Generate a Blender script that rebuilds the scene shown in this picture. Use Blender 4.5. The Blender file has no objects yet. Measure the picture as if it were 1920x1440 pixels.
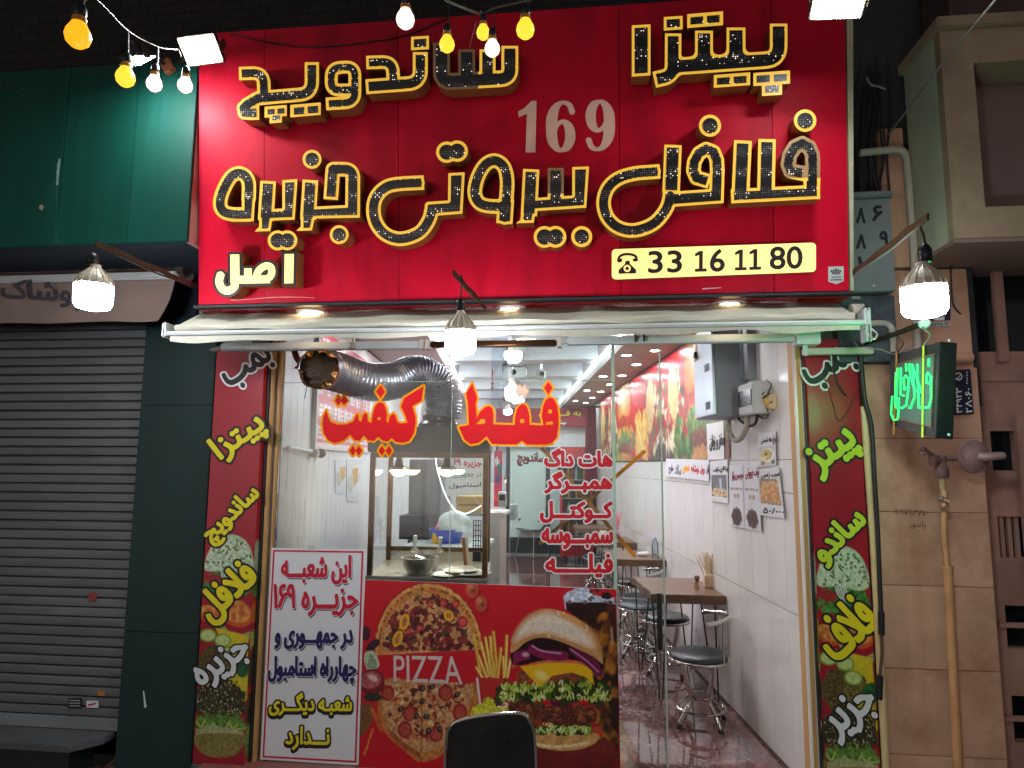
import bpy, bmesh, math, random, re
import numpy as np
from mathutils import Vector, Matrix
from mathutils.geometry import delaunay_2d_cdt
random.seed(7)
RNG = np.random.default_rng(7)
SC = bpy.context.scene
COL = SC.collection
R_ = math.radians

# ------------------------------------------------------------------ camera
FPX, CAM_Y, CAM_Z = 1250.0, -3.54, 1.60
YAW, PITCH, ROLL = R_(-6.4), R_(6.84), 0.006
cF = np.array([math.sin(YAW) * math.cos(PITCH), math.cos(YAW) * math.cos(PITCH), math.sin(PITCH)])
cR = np.array([math.cos(YAW), -math.sin(YAW), 0.0])
cU = np.cross(cR, cF)
cR, cU = cR * math.cos(ROLL) + cU * math.sin(ROLL), cU * math.cos(ROLL) - cR * math.sin(ROLL)
cC = np.array([0, CAM_Y, CAM_Z])
cam = bpy.data.cameras.new('camera')
camo = bpy.data.objects.new('camera', cam)
COL.objects.link(camo)
cam.sensor_width = 36
cam.lens = 36 * FPX / 1920
cam.clip_start = 0.02
cam.clip_end = 200
camo.matrix_world = Matrix(((cR[0], cU[0], -cF[0], cC[0]), (cR[1], cU[1], -cF[1], cC[1]),
                            (cR[2], cU[2], -cF[2], cC[2]), (0, 0, 0, 1)))
SC.camera = camo

# ------------------------------------------------------------------ night sky and exposure
W = bpy.data.worlds.new("World")
SC.world = W
W.use_nodes = True
_nt = W.node_tree
_bg = _nt.nodes['Background']
_sky = _nt.nodes.new('ShaderNodeTexSky')
_sky.sky_type = 'NISHITA'
_sky.sun_disc = False
_sky.sun_elevation = R_(1.0)
_sky.sun_rotation = R_(200)
_hs = _nt.nodes.new('ShaderNodeHueSaturation')
_hs.inputs['Saturation'].default_value = 0.25
_nt.links.new(_sky.outputs[0], _hs.inputs['Color'])
_nt.links.new(_hs.outputs[0], _bg.inputs[0])
_bg.inputs[1].default_value = 0.10
SC.view_settings.view_transform = 'Standard'
SC.view_settings.look = 'None'
SC.view_settings.gamma = 1.0
SC.view_settings.exposure = 0.0
SC.cycles.max_bounces = 10
SC.cycles.transparent_max_bounces = 24
SC.cycles.caustics_reflective = False
SC.cycles.caustics_refractive = False
SC.cycles.sample_clamp_indirect = 4.0
SC.cycles.blur_glossy = 0.5

# ------------------------------------------------------------------ photo pixel -> point on a real plane
def ray(u, v):
    return cR * ((u - 960) / FPX) - cU * ((v - 720) / FPX) + cF
class Plane:
    def __init__(s, p, n):
        s.p = np.array(p, float); n = np.array(n, float); s.n = n / np.linalg.norm(n)
    def at(s, u, v, off=0.0):
        d = ray(u, v)
        p = s.p + s.n * off
        t = ((p - cC) @ s.n) / (d @ s.n)
        return cC + d * t
    def many(s, uv, off=0.0):
        return np.array([s.at(u, v, off) for u, v in uv])
def FY(y): return Plane((0, y, 0), (0, -1, 0))
def FZ(z): return Plane((0, 0, z), (0, 0, 1))
def P(u, v, y=0.0): return FY(y).at(u, v)
def PZ(u, v, z=0.0): return FZ(z).at(u, v)
KD = -0.123                      # the shop interior runs back at a slight angle to the street front
XR, XL = 1.09, -1.685             # right / left inner wall at the street front
ZC = 2.62
YB = 8.5
RWALL = Plane((XR, 0, 0), (-1, KD, 0))
LWALL = Plane((XL, 0, 0), (1, -KD, 0))
def I(x, t, z): return np.array([x + t * KD, t, z])     # interior frame: x measured at the front

# ------------------------------------------------------------------ colours and materials
def lin(c):
    c = np.asarray(c, float) / 255.0
    return np.where(c <= 0.04045, c / 12.92, ((c + 0.055) / 1.055) ** 2.4)
def S(r, g, b): return tuple(lin((r, g, b)))
class NT:
    def __init__(s, m): s.t = m.node_tree; s.n = s.t.nodes; s.l = s.t.links
    def add(s, typ, **kw):
        n = s.n.new(typ)
        for k, v in kw.items():
            if k.startswith('i_'):
                key = k[2:]
                n.inputs[int(key) if key.isdigit() else key].default_value = v
            else: setattr(n, k, v)
        return n
    def link(s, a, b): s.l.new(a, b)
def newmat(name):
    m = bpy.data.materials.new(name); m.use_nodes = True
    q = NT(m); b = q.n['Principled BSDF']
    return m, q, b
def mat(name, c, rough=0.5, metal=0.0, var=0.12, vscale=6.0, dirt=None, dirt_amt=0.0, dscale=2.5, bump=0.0, bscale=60.0,
        stretch=(1, 1, 1), coat=0.0, spec=0.5, rvar=0.15):
    m, q, b = newmat(name)
    tc = q.add('ShaderNodeTexCoord')
    mp = q.add('ShaderNodeMapping'); mp.inputs['Scale'].default_value = stretch
    oi = q.add('ShaderNodeObjectInfo')
    of = q.add('ShaderNodeVectorMath', operation='SCALE'); of.inputs[0].default_value = (7.3, 5.1, 9.7)
    q.link(oi.outputs['Random'], of.inputs['Scale'])
    ad = q.add('ShaderNodeVectorMath', operation='ADD')
    q.link(tc.outputs['Object'], ad.inputs[0]); q.link(of.outputs[0], ad.inputs[1])
    q.link(ad.outputs[0], mp.inputs['Vector'])
    n1 = q.add('ShaderNodeTexNoise', i_Scale=vscale, i_Detail=6.0, i_Roughness=0.65)
    q.link(mp.outputs[0], n1.inputs['Vector'])
    mr = q.add('ShaderNodeMapRange', i_1=0.25, i_2=0.75, i_3=1 - var, i_4=1 + var)
    q.link(n1.outputs['Fac'], mr.inputs[0])
    mx = q.add('ShaderNodeVectorMath', operation='SCALE'); mx.inputs[0].default_value = c[:3]
    q.link(mr.outputs[0], mx.inputs['Scale'])
    out = mx.outputs[0]
    if dirt is not None:
        n2 = q.add('ShaderNodeTexNoise', i_Scale=dscale, i_Detail=8.0, i_Roughness=0.7)
        q.link(mp.outputs[0], n2.inputs['Vector'])
        m2 = q.add('ShaderNodeMapRange', i_1=0.48, i_2=0.72, i_3=0.0, i_4=dirt_amt)
        q.link(n2.outputs['Fac'], m2.inputs[0])
        mm = q.add('ShaderNodeMix', data_type='RGBA')
        q.link(m2.outputs[0], mm.inputs[0]); q.link(out, mm.inputs[6]); mm.inputs[7].default_value = (*dirt[:3], 1)
        out = mm.outputs[2]
    q.link(out, b.inputs['Base Color'])
    b.inputs['Metallic'].default_value = metal
    b.inputs['Specular IOR Level'].default_value = spec
    r2 = q.add('ShaderNodeMapRange', i_1=0.3, i_2=0.7, i_3=max(0.02, rough - rvar * rough), i_4=min(1, rough + rvar * rough))
    q.link(n1.outputs['Fac'], r2.inputs[0]); q.link(r2.outputs[0], b.inputs['Roughness'])
    if coat: b.inputs['Coat Weight'].default_value = coat; b.inputs['Coat Roughness'].default_value = 0.12
    if bump:
        n3 = q.add('ShaderNodeTexNoise', i_Scale=bscale, i_Detail=5.0)
        q.link(mp.outputs[0], n3.inputs['Vector'])
        bp = q.add('ShaderNodeBump', i_Strength=bump, i_Distance=0.01)
        q.link(n3.outputs['Fac'], bp.inputs['Height']); q.link(bp.outputs[0], b.inputs['Normal'])
    return m
def emat(name, c, strength, base=(0.8, 0.8, 0.8)):
    m, q, b = newmat(name)
    b.inputs['Base Color'].default_value = (*base, 1)
    b.inputs['Emission Color'].default_value = (*c, 1)
    b.inputs['Emission Strength'].default_value = strength
    b.inputs['Roughness'].default_value = 0.4
    return m
def printmat(name, rough=0.35, coat=0.0):
    m, q, b = newmat(name)
    a = q.add('ShaderNodeVertexColor', layer_name='print')
    q.link(a.outputs[0], b.inputs['Base Color'])
    b.inputs['Roughness'].default_value = rough
    if coat: b.inputs['Coat Weight'].default_value = coat; b.inputs['Coat Roughness'].default_value = 0.15
    return m
def glassmat(name, tint=(0.93, 0.97, 0.96), refl=0.06, smear=0.03):
    m, q, b = newmat(name)
    q.n.remove(b)
    out = q.n['Material Output']
    tr = q.add('ShaderNodeBsdfTransparent'); tr.inputs[0].default_value = (*tint, 1)
    gl = q.add('ShaderNodeBsdfGlossy'); gl.inputs['Roughness'].default_value = 0.02
    fr = q.add('ShaderNodeFresnel', i_IOR=1.45)
    mr = q.add('ShaderNodeMapRange', i_1=0.0, i_2=1.0, i_3=0.0, i_4=1.0)
    q.link(fr.outputs[0], mr.inputs[0])
    m1 = q.add('ShaderNodeMixShader')
    q.link(mr.outputs[0], m1.inputs[0]); q.link(tr.outputs[0], m1.inputs[1]); q.link(gl.outputs[0], m1.inputs[2])
    df = q.add('ShaderNodeBsdfDiffuse'); df.inputs[0].default_value = (0.6, 0.65, 0.65, 1)
    tc = q.add('ShaderNodeTexCoord')
    n = q.add('ShaderNodeTexNoise', i_Scale=2.2, i_Detail=7.0, i_Roughness=0.7)
    mp = q.add('ShaderNodeMapping'); mp.inputs['Scale'].default_value = (1, 1, 0.35)
    q.link(tc.outputs['Object'], mp.inputs[0]); q.link(mp.outputs[0], n.inputs['Vector'])
    m3 = q.add('ShaderNodeMapRange', i_1=0.4, i_2=0.75, i_3=0.0, i_4=smear)
    q.link(n.outputs['Fac'], m3.inputs[0])
    m2 = q.add('ShaderNodeMixShader')
    q.link(m3.outputs[0], m2.inputs[0]); q.link(m1.outputs[0], m2.inputs[1]); q.link(df.outputs[0], m2.inputs[2])
    q.link(m2.outputs[0], out.inputs[0])
    return m

# ------------------------------------------------------------------ mesh building
def frame(d):
    d = np.asarray(d, float); d = d / np.linalg.norm(d)
    a = np.array([0, 0, 1.0]) if abs(d[2]) < 0.9 else np.array([1.0, 0, 0])
    x = np.cross(a, d); x /= np.linalg.norm(x)
    return x, np.cross(d, x), d
class MB:
    def __init__(s): s.v = []; s.f = []
    def add(s, vs, fs):
        b = len(s.v); s.v.extend([tuple(map(float, p)) for p in vs]); s.f.extend([tuple(i + b for i in f) for f in fs]); return s
    def hexa(s, p):      # 4 bottom (ccw seen from above) + 4 top
        return s.add(p, [(3, 2, 1, 0), (4, 5, 6, 7), (0, 1, 5, 4), (1, 2, 6, 5), (2, 3, 7, 6), (3, 0, 4, 7)])
    def box(s, x0, y0, z0, x1, y1, z1):
        return s.hexa([(x0, y0, z0), (x1, y0, z0), (x1, y1, z0), (x0, y1, z0), (x0, y0, z1), (x1, y0, z1), (x1, y1, z1), (x0, y1, z1)])
    def cbox(s, c, sx, sy, sz, ax=(1, 0, 0), ay=(0, 1, 0), az=(0, 0, 1)):
        c = np.array(c, float); ax = np.array(ax, float) * sx / 2; ay = np.array(ay, float) * sy / 2; az = np.array(az, float) * sz / 2
        return s.hexa([c - ax - ay - az, c + ax - ay - az, c + ax + ay - az, c - ax + ay - az,
                       c - ax - ay + az, c + ax - ay + az, c + ax + ay + az, c - ax + ay + az])
    def ibox(s, x0, t0, z0, x1, t1, z1):   # box in the interior frame
        return s.hexa([I(x0, t0, z0), I(x1, t0, z0), I(x1, t1, z0), I(x0, t1, z0), I(x0, t0, z1), I(x1, t0, z1), I(x1, t1, z1), I(x0, t1, z1)])
    def slab(s, quad, n, d):     # quad (bl, br, tr, tl) is the front; extends d behind along -n
        q = [np.array(p, float) for p in quad]; n = np.array(n, float)
        b = [p - n * d for p in q]
        return s.add(q + b, [(0, 1, 2, 3), (7, 6, 5, 4), (1, 0, 4, 5), (2, 1, 5, 6), (3, 2, 6, 7), (0, 3, 7, 4)])
    def quad(s, a, b, c, d): return s.add([a, b, c, d], [(0, 1, 2, 3)])
    def tube(s, pts, r, n=8, cap=True, closed=False):
        pts = [np.array(p, float) for p in pts]; N = len(pts)
        rs = r if hasattr(r, '__len__') else [r] * N
        vs = []; px = None
        for i in range(N):
            if closed: d = pts[(i + 1) % N] - pts[i - 1]
            else: d = pts[min(i + 1, N - 1)] - pts[max(i - 1, 0)]
            d = d / (np.linalg.norm(d) + 1e-12)
            if px is None: x, y, _ = frame(d)
            else:
                x = px - d * (px @ d)
                if np.linalg.norm(x) < 1e-6: x, _, _ = frame(d)
                x /= np.linalg.norm(x); y = np.cross(d, x)
            px = x
            for k in range(n):
                a = 2 * math.pi * k / n
                vs.append(pts[i] + rs[i] * (math.cos(a) * x + math.sin(a) * y))
        fs = []
        for i in range(N if closed else N - 1):
            j = (i + 1) % N
            for k in range(n):
                fs.append((i * n + k, i * n + (k + 1) % n, j * n + (k + 1) % n, j * n + k))
        if cap and not closed:
            fs.append(tuple(range(n - 1, -1, -1))); fs.append(tuple((N - 1) * n + k for k in range(n)))
        return s.add(vs, fs)
    def lathe(s, prof, c, axis=(0, 0, 1), n=20):
        x, y, z = frame(axis); c = np.array(c, float); vs = []; fs = []
        M = len(prof)
        for r, h in prof:
            for k in range(n):
                a = 2 * math.pi * k / n
                vs.append(c + z * h + r * (math.cos(a) * x + math.sin(a) * y))
        for i in range(M - 1):
            for k in range(n):
                fs.append((i * n + k, i * n + (k + 1) % n, (i + 1) * n + (k + 1) % n, (i + 1) * n + k))
        if prof[0][0] > 1e-5: fs.append(tuple(range(n - 1, -1, -1)))
        if prof[-1][0] > 1e-5: fs.append(tuple((M - 1) * n + k for k in range(n)))
        return s.add(vs, fs)
    def prism(s, poly, n, d):    # planar polygon (front), extruded d along -n
        q = [np.array(p, float) for p in poly]; n = np.array(n, float); N = len(q)
        b = [p - n * d for p in q]
        fs = [tuple(range(N)), tuple(range(2 * N - 1, N - 1, -1))]
        for i in range(N):
            j = (i + 1) % N; fs.append((j, i, i + N, j + N))
        return s.add(q + b, fs)
    def disc(s, c, r, axis=(0, 0, 1), n=16, ry=None):
        x, y, _ = frame(axis); c = np.array(c, float); ry = ry or r
        return s.add([c + r * math.cos(2 * math.pi * k / n) * x + ry * math.sin(2 * math.pi * k / n) * y for k in range(n)], [tuple(range(n))])
def cat(pts, k=6, closed=False):
    pts = [np.array(p, float) for p in pts]; N = len(pts); out = []
    for i in range(N if closed else N - 1):
        p0 = pts[(i - 1) % N] if (closed or i > 0) else pts[0] * 2 - pts[1]
        p1 = pts[i]; p2 = pts[(i + 1) % N]
        p3 = pts[(i + 2) % N] if (closed or i < N - 2) else pts[-1] * 2 - pts[-2]
        for j in range(k):
            t = j / k
            out.append(0.5 * ((2 * p1) + (-p0 + p2) * t + (2 * p0 - 5 * p1 + 4 * p2 - p3) * t * t + (-p0 + 3 * p1 - 3 * p2 + p3) * t ** 3))
    if not closed: out.append(pts[-1])
    return out
def finish(me, bev=0.0, smooth=False, seg=2):
    if bev or smooth:
        bm = bmesh.new(); bm.from_mesh(me)
        bmesh.ops.remove_doubles(bm, verts=bm.verts, dist=1e-5)
        bmesh.ops.recalc_face_normals(bm, faces=bm.faces)
        if bev:
            es = [e for e in bm.edges if len(e.link_faces) == 2 and e.calc_face_angle(0) > 0.5]
            bmesh.ops.bevel(bm, geom=es, offset=bev, segments=seg, affect='EDGES', clamp_overlap=True)
        if smooth:
            for f in bm.faces: f.smooth = True
            for e in bm.edges:
                if len(e.link_faces) == 2 and e.calc_face_angle(0) > 0.7: e.smooth = False
        bm.to_mesh(me); bm.free()
def setparent(o, parent):
    o.parent = parent
    o.matrix_parent_inverse = Matrix.Translation(-WLOC[parent.name])
WLOC = {}
def obj(name, mb, m, parent=None, bev=0.0, smooth=False, seg=2):
    v = np.array(mb.v, float)
    c = np.array([(v[:, 0].min() + v[:, 0].max()) / 2, (v[:, 1].min() + v[:, 1].max()) / 2, v[:, 2].min()])
    me = bpy.data.meshes.new(name)
    me.from_pydata([tuple(p) for p in (v - c)], [], mb.f)
    me.update()
    finish(me, bev, smooth, seg)
    for x in (m if isinstance(m, (list, tuple)) else [m]): me.materials.append(x)
    o = bpy.data.objects.new(name, me)
    o.location = c
    COL.objects.link(o)
    WLOC[o.name] = Vector(c)
    if parent is not None: setparent(o, parent)
    return o
def tag(o, label, cat_, group=None):
    o['label'] = label; o['category'] = cat_
    if group: o['group'] = group
    return o
def thing(name, label, cat_, loc, group=None):
    o = bpy.data.objects.new(name, None); COL.objects.link(o)
    o.location = tuple(map(float, loc)); o.empty_display_size = 0.1
    WLOC[o.name] = Vector(o.location)
    return tag(o, label, cat_, group)
def struct(name, mb, m, parent=None, **kw):
    o = obj(name, mb, m, parent, **kw)
    if parent is None: o['kind'] = 'structure'
    return o
def dup(root, delta, label=None, group=None):
    r = root.copy(); COL.objects.link(r)
    r.location = Vector(root.location) + Vector(tuple(map(float, delta)))
    WLOC[r.name] = Vector(r.location)
    if label: r['label'] = label
    if group: r['group'] = group
    for ch in list(root.children):
        c = ch.copy(); COL.objects.link(c); c.parent = r; c.matrix_parent_inverse = ch.matrix_parent_inverse.copy()
        for g in list(ch.children):
            d = g.copy(); COL.objects.link(d); d.parent = c; d.matrix_parent_inverse = g.matrix_parent_inverse.copy()
    return r

# ------------------------------------------------------------------ signed distance drawing (letters, flat shapes)
class CV:
    def __init__(s, u0, v0, u1, v1, res=1.0):
        s.u0, s.v0, s.res = u0, v0, res
        s.nx = int(math.ceil((u1 - u0) / res)) + 1; s.ny = int(math.ceil((v1 - v0) / res)) + 1
        s.U, s.V = np.meshgrid(u0 + np.arange(s.nx) * res, v0 + np.arange(s.ny) * res)
    def val(s, F, u, v):
        x = min(max((u - s.u0) / s.res, 0), s.nx - 1.001); y = min(max((v - s.v0) / s.res, 0), s.ny - 1.001)
        i, j = int(x), int(y); a, b = x - i, y - j
        return (F[j, i] * (1 - a) + F[j, i + 1] * a) * (1 - b) + (F[j + 1, i] * (1 - a) + F[j + 1, i + 1] * a) * b
def fillet(path):
    out = []
    for i, p in enumerate(path):
        if len(p) == 2 or i in (0, len(path) - 1): out.append((p[0], p[1])); continue
        a = np.array(path[i - 1][:2], float); b = np.array(p[:2], float); c = np.array(path[i + 1][:2], float)
        d1 = a - b; d2 = c - b; l1, l2 = np.linalg.norm(d1), np.linalg.norm(d2); d1 /= l1; d2 /= l2
        ang = math.acos(max(-1, min(1, d1 @ d2)))
        t = min(p[2] / math.tan(ang / 2), l1 * 0.9, l2 * 0.9)
        A = b + d1 * t; B = b + d2 * t
        for k in range(9):
            w = k / 8
            q = (1 - w) ** 2 * A + 2 * w * (1 - w) * b + w * w * B
            out.append(tuple(q))
    return out
def sd_seg(cv, a, b, ra, rb=None):
    rb = ra if rb is None else rb
    a = np.array(a, float); b = np.array(b, float); ab = b - a
    px, py = cv.U - a[0], cv.V - a[1]
    h = np.clip((px * ab[0] + py * ab[1]) / max(ab @ ab, 1e-9), 0, 1)
    return np.hypot(px - h * ab[0], py - h * ab[1]) - (ra + (rb - ra) * h)
def sd_obox(cv, a, b, r, ea=0.0, eb=0.0):
    a = np.array(a, float); b = np.array(b, float); d = b - a; L = np.linalg.norm(d); d /= L
    a = a - d * ea; b = b + d * eb; L += ea + eb; c = (a + b) / 2
    x = (cv.U - c[0]) * d[0] + (cv.V - c[1]) * d[1]; y = -(cv.U - c[0]) * d[1] + (cv.V - c[1]) * d[0]
    qx, qy = np.abs(x) - L / 2, np.abs(y) - r
    return np.hypot(np.maximum(qx, 0), np.maximum(qy, 0)) + np.minimum(np.maximum(qx, qy), 0)
def sd_poly(cv, pts):
    pts = np.array(pts, float); N = len(pts)
    d = np.full(cv.U.shape, 1e9); ins = np.zeros(cv.U.shape, bool)
    for i in range(N):
        a, b = pts[i], pts[(i + 1) % N]
        d = np.minimum(d, sd_seg(cv, a, b, 0.0))
        cnd = ((a[1] <= cv.V) != (b[1] <= cv.V))
        with np.errstate(divide='ignore', invalid='ignore'):
            xi = a[0] + (cv.V - a[1]) / (b[1] - a[1]) * (b[0] - a[0])
        ins ^= cnd & (cv.U < xi)
    return np.where(ins, -d, d)
def sd_circ(cv, c, r): return np.hypot(cv.U - c[0], cv.V - c[1]) - r
def sd_path(cv, path, w, sharp=()):
    """stroke with flat ends; interior joints round unless listed as sharp (square)"""
    pts = fillet(path) if any(len(p) > 2 for p in path) else [tuple(p) for p in path]
    F = np.full(cv.U.shape, 1e9); r = w / 2; N = len(pts)
    for i in range(N - 1):
        e0 = r if (i > 0 and pts[i] in sharp) else 0.0
        e1 = r if (i < N - 2 and pts[i + 1] in sharp) else 0.0
        F = np.minimum(F, sd_obox(cv, pts[i], pts[i + 1], r, e0, e1))
        if i > 0: F = np.minimum(F, sd_circ(cv, pts[i], r))
    return F
def smin(a, b, k):
    h = np.maximum(k - np.abs(a - b), 0) / k
    return np.minimum(a, b) - h * h * k * 0.25
def contours(F, lvl):
    G = np.pad(F - lvl, 1, constant_values=10.0)
    G = np.where(np.abs(G) < 1e-6, 1e-6, G)
    ny, nx = G.shape
    ins = G < 0
    c = ins[:-1, :-1].astype(int) + ins[:-1, 1:] * 2 + ins[1:, 1:] * 4 + ins[1:, :-1] * 8
    T = {1: [(3, 0)], 2: [(0, 1)], 3: [(3, 1)], 4: [(1, 2)], 5: [(3, 0), (1, 2)], 6: [(0, 2)], 7: [(3, 2)], 8: [(2, 3)], 9: [(2, 0)],
         10: [(0, 1), (2, 3)], 11: [(2, 1)], 12: [(1, 3)], 13: [(1, 0)], 14: [(0, 3)]}
    adj = {}
    def eid(j, i, e):
        return (j, i, 0) if e == 0 else (j, i + 1, 1) if e == 1 else (j + 1, i, 0) if e == 2 else (j, i, 1)
    for j, i in zip(*np.nonzero((c > 0) & (c < 15))):
        for a, b in T[int(c[j, i])]:
            A, B = eid(j, i, a), eid(j, i, b)
            adj.setdefault(A, []).append(B); adj.setdefault(B, []).append(A)
    def pt(e):
        j, i, k = e
        a = G[j, i]; b = G[j, i + 1] if k == 0 else G[j + 1, i]
        t = a / (a - b)
        return ((i + t if k == 0 else i) - 1, (j if k == 0 else j + t) - 1)
    loops = []; seen = set()
    for st in adj:
        if st in seen: continue
        loop = [st]; seen.add(st); cur = st
        while True:
            nx_ = [q for q in adj[cur] if q not in seen]
            if not nx_: break
            cur = nx_[0]; seen.add(cur); loop.append(cur)
        if len(loop) >= 4: loops.append(np.array([pt(e) for e in loop]))
    return loops
def simplify(P_, tol):
    N = len(P_)
    if N < 8: return P_
    k = int(np.argmax(((P_ - P_[0]) ** 2).sum(1)))
    def dp(a):
        keep = np.zeros(len(a), bool); keep[0] = keep[-1] = True; st = [(0, len(a) - 1)]
        while st:
            i, j = st.pop()
            if j <= i + 1: continue
            d = a[j] - a[i]; L = math.hypot(*d)
            q = a[i + 1:j] - a[i]
            e = np.abs(q[:, 0] * d[1] - q[:, 1] * d[0]) / L if L > 1e-9 else np.hypot(q[:, 0], q[:, 1])
            m = int(np.argmax(e))
            if e[m] > tol: keep[i + 1 + m] = True; st += [(i, i + 1 + m), (i + 1 + m, j)]
        return a[keep]
    A = dp(P_[:k + 1]); B = dp(np.vstack([P_[k:], P_[:1]]))
    return np.vstack([A[:-1], B[:-1]])
def plate(cv, F, lvl, plane, off=0.0, thick=0.0, tol=0.22, mapper=None):
    """shape {F<lvl} drawn in photo pixels, laid on plane (+off toward the viewer), with side walls `thick` deep"""
    loops = [simplify(l, tol / cv.res) for l in contours(F, lvl)]
    loops = [l for l in loops if len(l) >= 3]
    if not loops: return None
    uv = np.vstack(loops) * cv.res + np.array([cv.u0, cv.v0])
    edges = []; b = 0
    for l in loops:
        n = len(l); edges += [(b + i, b + (i + 1) % n) for i in range(n)]; b += n
    vo, eo, fo, _, _, _ = delaunay_2d_cdt([Vector(p) for p in uv], edges, [], 0, 1e-4)
    uvo = np.array([(p.x, p.y) for p in vo])
    tri = [f for f in fo if cv.val(F, *uvo[list(f)].mean(0)) < lvl]
    mp = mapper or (lambda u, v: plane.at(u, v, off))
    P3 = [mp(u, v) for u, v in uvo]
    mb = MB()
    # orientation: photo v points down, so flip to face the viewer
    fs = []
    for f in tri:
        a, b_, c_ = (uvo[i] for i in f)
        cr = (b_[0] - a[0]) * (c_[1] - a[1]) - (b_[1] - a[1]) * (c_[0] - a[0])
        fs.append(tuple(f) if cr < 0 else tuple(reversed(f)))
    if thick:
        n = plane.n; nv = len(P3)
        ed = {}
        for f in fs:
            for i in range(3):
                e = (f[i], f[(i + 1) % 3]); ed[e] = 1
        back = [p - n * thick for p in P3]
        for e in list(ed):
            if (e[1], e[0]) not in ed: fs.append((e[1], e[0], e[0] + nv, e[1] + nv))
        P3 = P3 + back
    mb.add(P3, fs)
    return mb
def edt(mask, R):
    d = np.where(mask, 0.0, 1e6); ny, nx = mask.shape
    for ax in (0, 1):
        best = d.copy()
        for s in range(1, R + 1):
            sh = np.full_like(d, 1e6)
            if ax == 0:
                sh[s:] = d[:-s]; best = np.minimum(best, sh + s * s)
                sh = np.full_like(d, 1e6); sh[:-s] = d[s:]; best = np.minimum(best, sh + s * s)
            else:
                sh[:, s:] = d[:, :-s]; best = np.minimum(best, sh + s * s)
                sh = np.full_like(d, 1e6); sh[:, :-s] = d[:, s:]; best = np.minimum(best, sh + s * s)
        d = best
    return np.sqrt(np.minimum(d, R * R * 4))
def blur(F, k=1):
    for _ in range(k):
        G = np.pad(F, 1, mode='edge')
        F = (G[:-2, 1:-1] + G[2:, 1:-1] + G[1:-1, :-2] + G[1:-1, 2:] + 4 * G[1:-1, 1:-1]) / 8
    return F
# Persian letters: isolated, final, initial, medial forms
_AR = {'ا': 'ﺍﺎ', 'آ': 'ﺁﺂ', 'ب': 'ﺏﺐﺑﺒ', 'پ': 'ﭖﭗﭘﭙ', 'ت': 'ﺕﺖﺗﺘ', 'ج': 'ﺝﺞﺟﺠ', 'چ': 'ﭺﭻﭼﭽ', 'ح': 'ﺡﺢﺣﺤ', 'خ': 'ﺥﺦﺧﺨ', 'د': 'ﺩﺪ',
       'ذ': 'ﺫﺬ', 'ر': 'ﺭﺮ', 'ز': 'ﺯﺰ', 'س': 'ﺱﺲﺳﺴ', 'ش': 'ﺵﺶﺷﺸ', 'ص': 'ﺹﺺﺻﺼ', 'ط': 'ﻁﻂﻃﻄ', 'ع': 'ﻉﻊﻋﻌ', 'غ': 'ﻍﻎﻏﻐ', 'ف': 'ﻑﻒﻓﻔ',
       'ق': 'ﻕﻖﻗﻘ', 'ک': 'ﮎﮏﮐﮑ', 'گ': 'ﮒﮓﮔﮕ', 'ل': 'ﻝﻞﻟﻠ', 'م': 'ﻡﻢﻣﻤ', 'ن': 'ﻥﻦﻧﻨ', 'و': 'ﻭﻮ', 'ه': 'هﻪﻫﻬ', 'ی': 'ﯼﯽﯾﯿ', 'ـ': 'ــــ'}
def shape_fa(s):
    s = s.replace('لا', '\uFEFB')
    out = []
    def dual(c): return len(_AR.get(c, '')) == 4
    def can(c): return c in _AR or c == '\uFEFB'
    for i, c in enumerate(s):
        pv = i > 0 and dual(s[i - 1]) and can(c)
        nx = i + 1 < len(s) and can(s[i + 1]) and dual(c)
        if c == '\uFEFB': out.append('\uFEFC' if pv else c); continue
        f = _AR.get(c)
        if f is None: out.append(c); continue
        if len(f) == 2: out.append(f[1] if pv else f[0])
        else: out.append(f[0] if not pv and not nx else f[1] if pv and not nx else f[2] if nx and not pv else f[3])
    out = ''.join(reversed(out))
    return re.sub('[۰-۹/]+', lambda m: m.group(0)[::-1], out)
_TX = {}
def text_edges(s, fa=True):
    """outline of a word as closed polylines (font units)"""
    key = (s, fa)
    if key not in _TX:
        c = bpy.data.curves.new('lettering', 'FONT'); c.body = shape_fa(s) if fa else s
        o = bpy.data.objects.new('lettering', c); COL.objects.link(o)
        dg = bpy.context.evaluated_depsgraph_get()
        cu = o.evaluated_get(dg).to_curve(dg)
        loops = []
        for sp in cu.splines:
            bp = sp.bezier_points; n = len(bp); pts = []
            for k in range(n):
                p0, h0, h1, p1 = (np.array(q[:2]) for q in (bp[k].co, bp[k].handle_right, bp[(k + 1) % n].handle_left, bp[(k + 1) % n].co))
                for m in range(4):
                    t = m / 4; pts.append((1 - t) ** 3 * p0 + 3 * t * (1 - t) ** 2 * h0 + 3 * t * t * (1 - t) * h1 + t ** 3 * p1)
            if n > 2: loops.append(np.array(pts))
        COL.objects.unlink(o); bpy.data.objects.remove(o); bpy.data.curves.remove(c)
        _TX[key] = loops
    return _TX[key]
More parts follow.
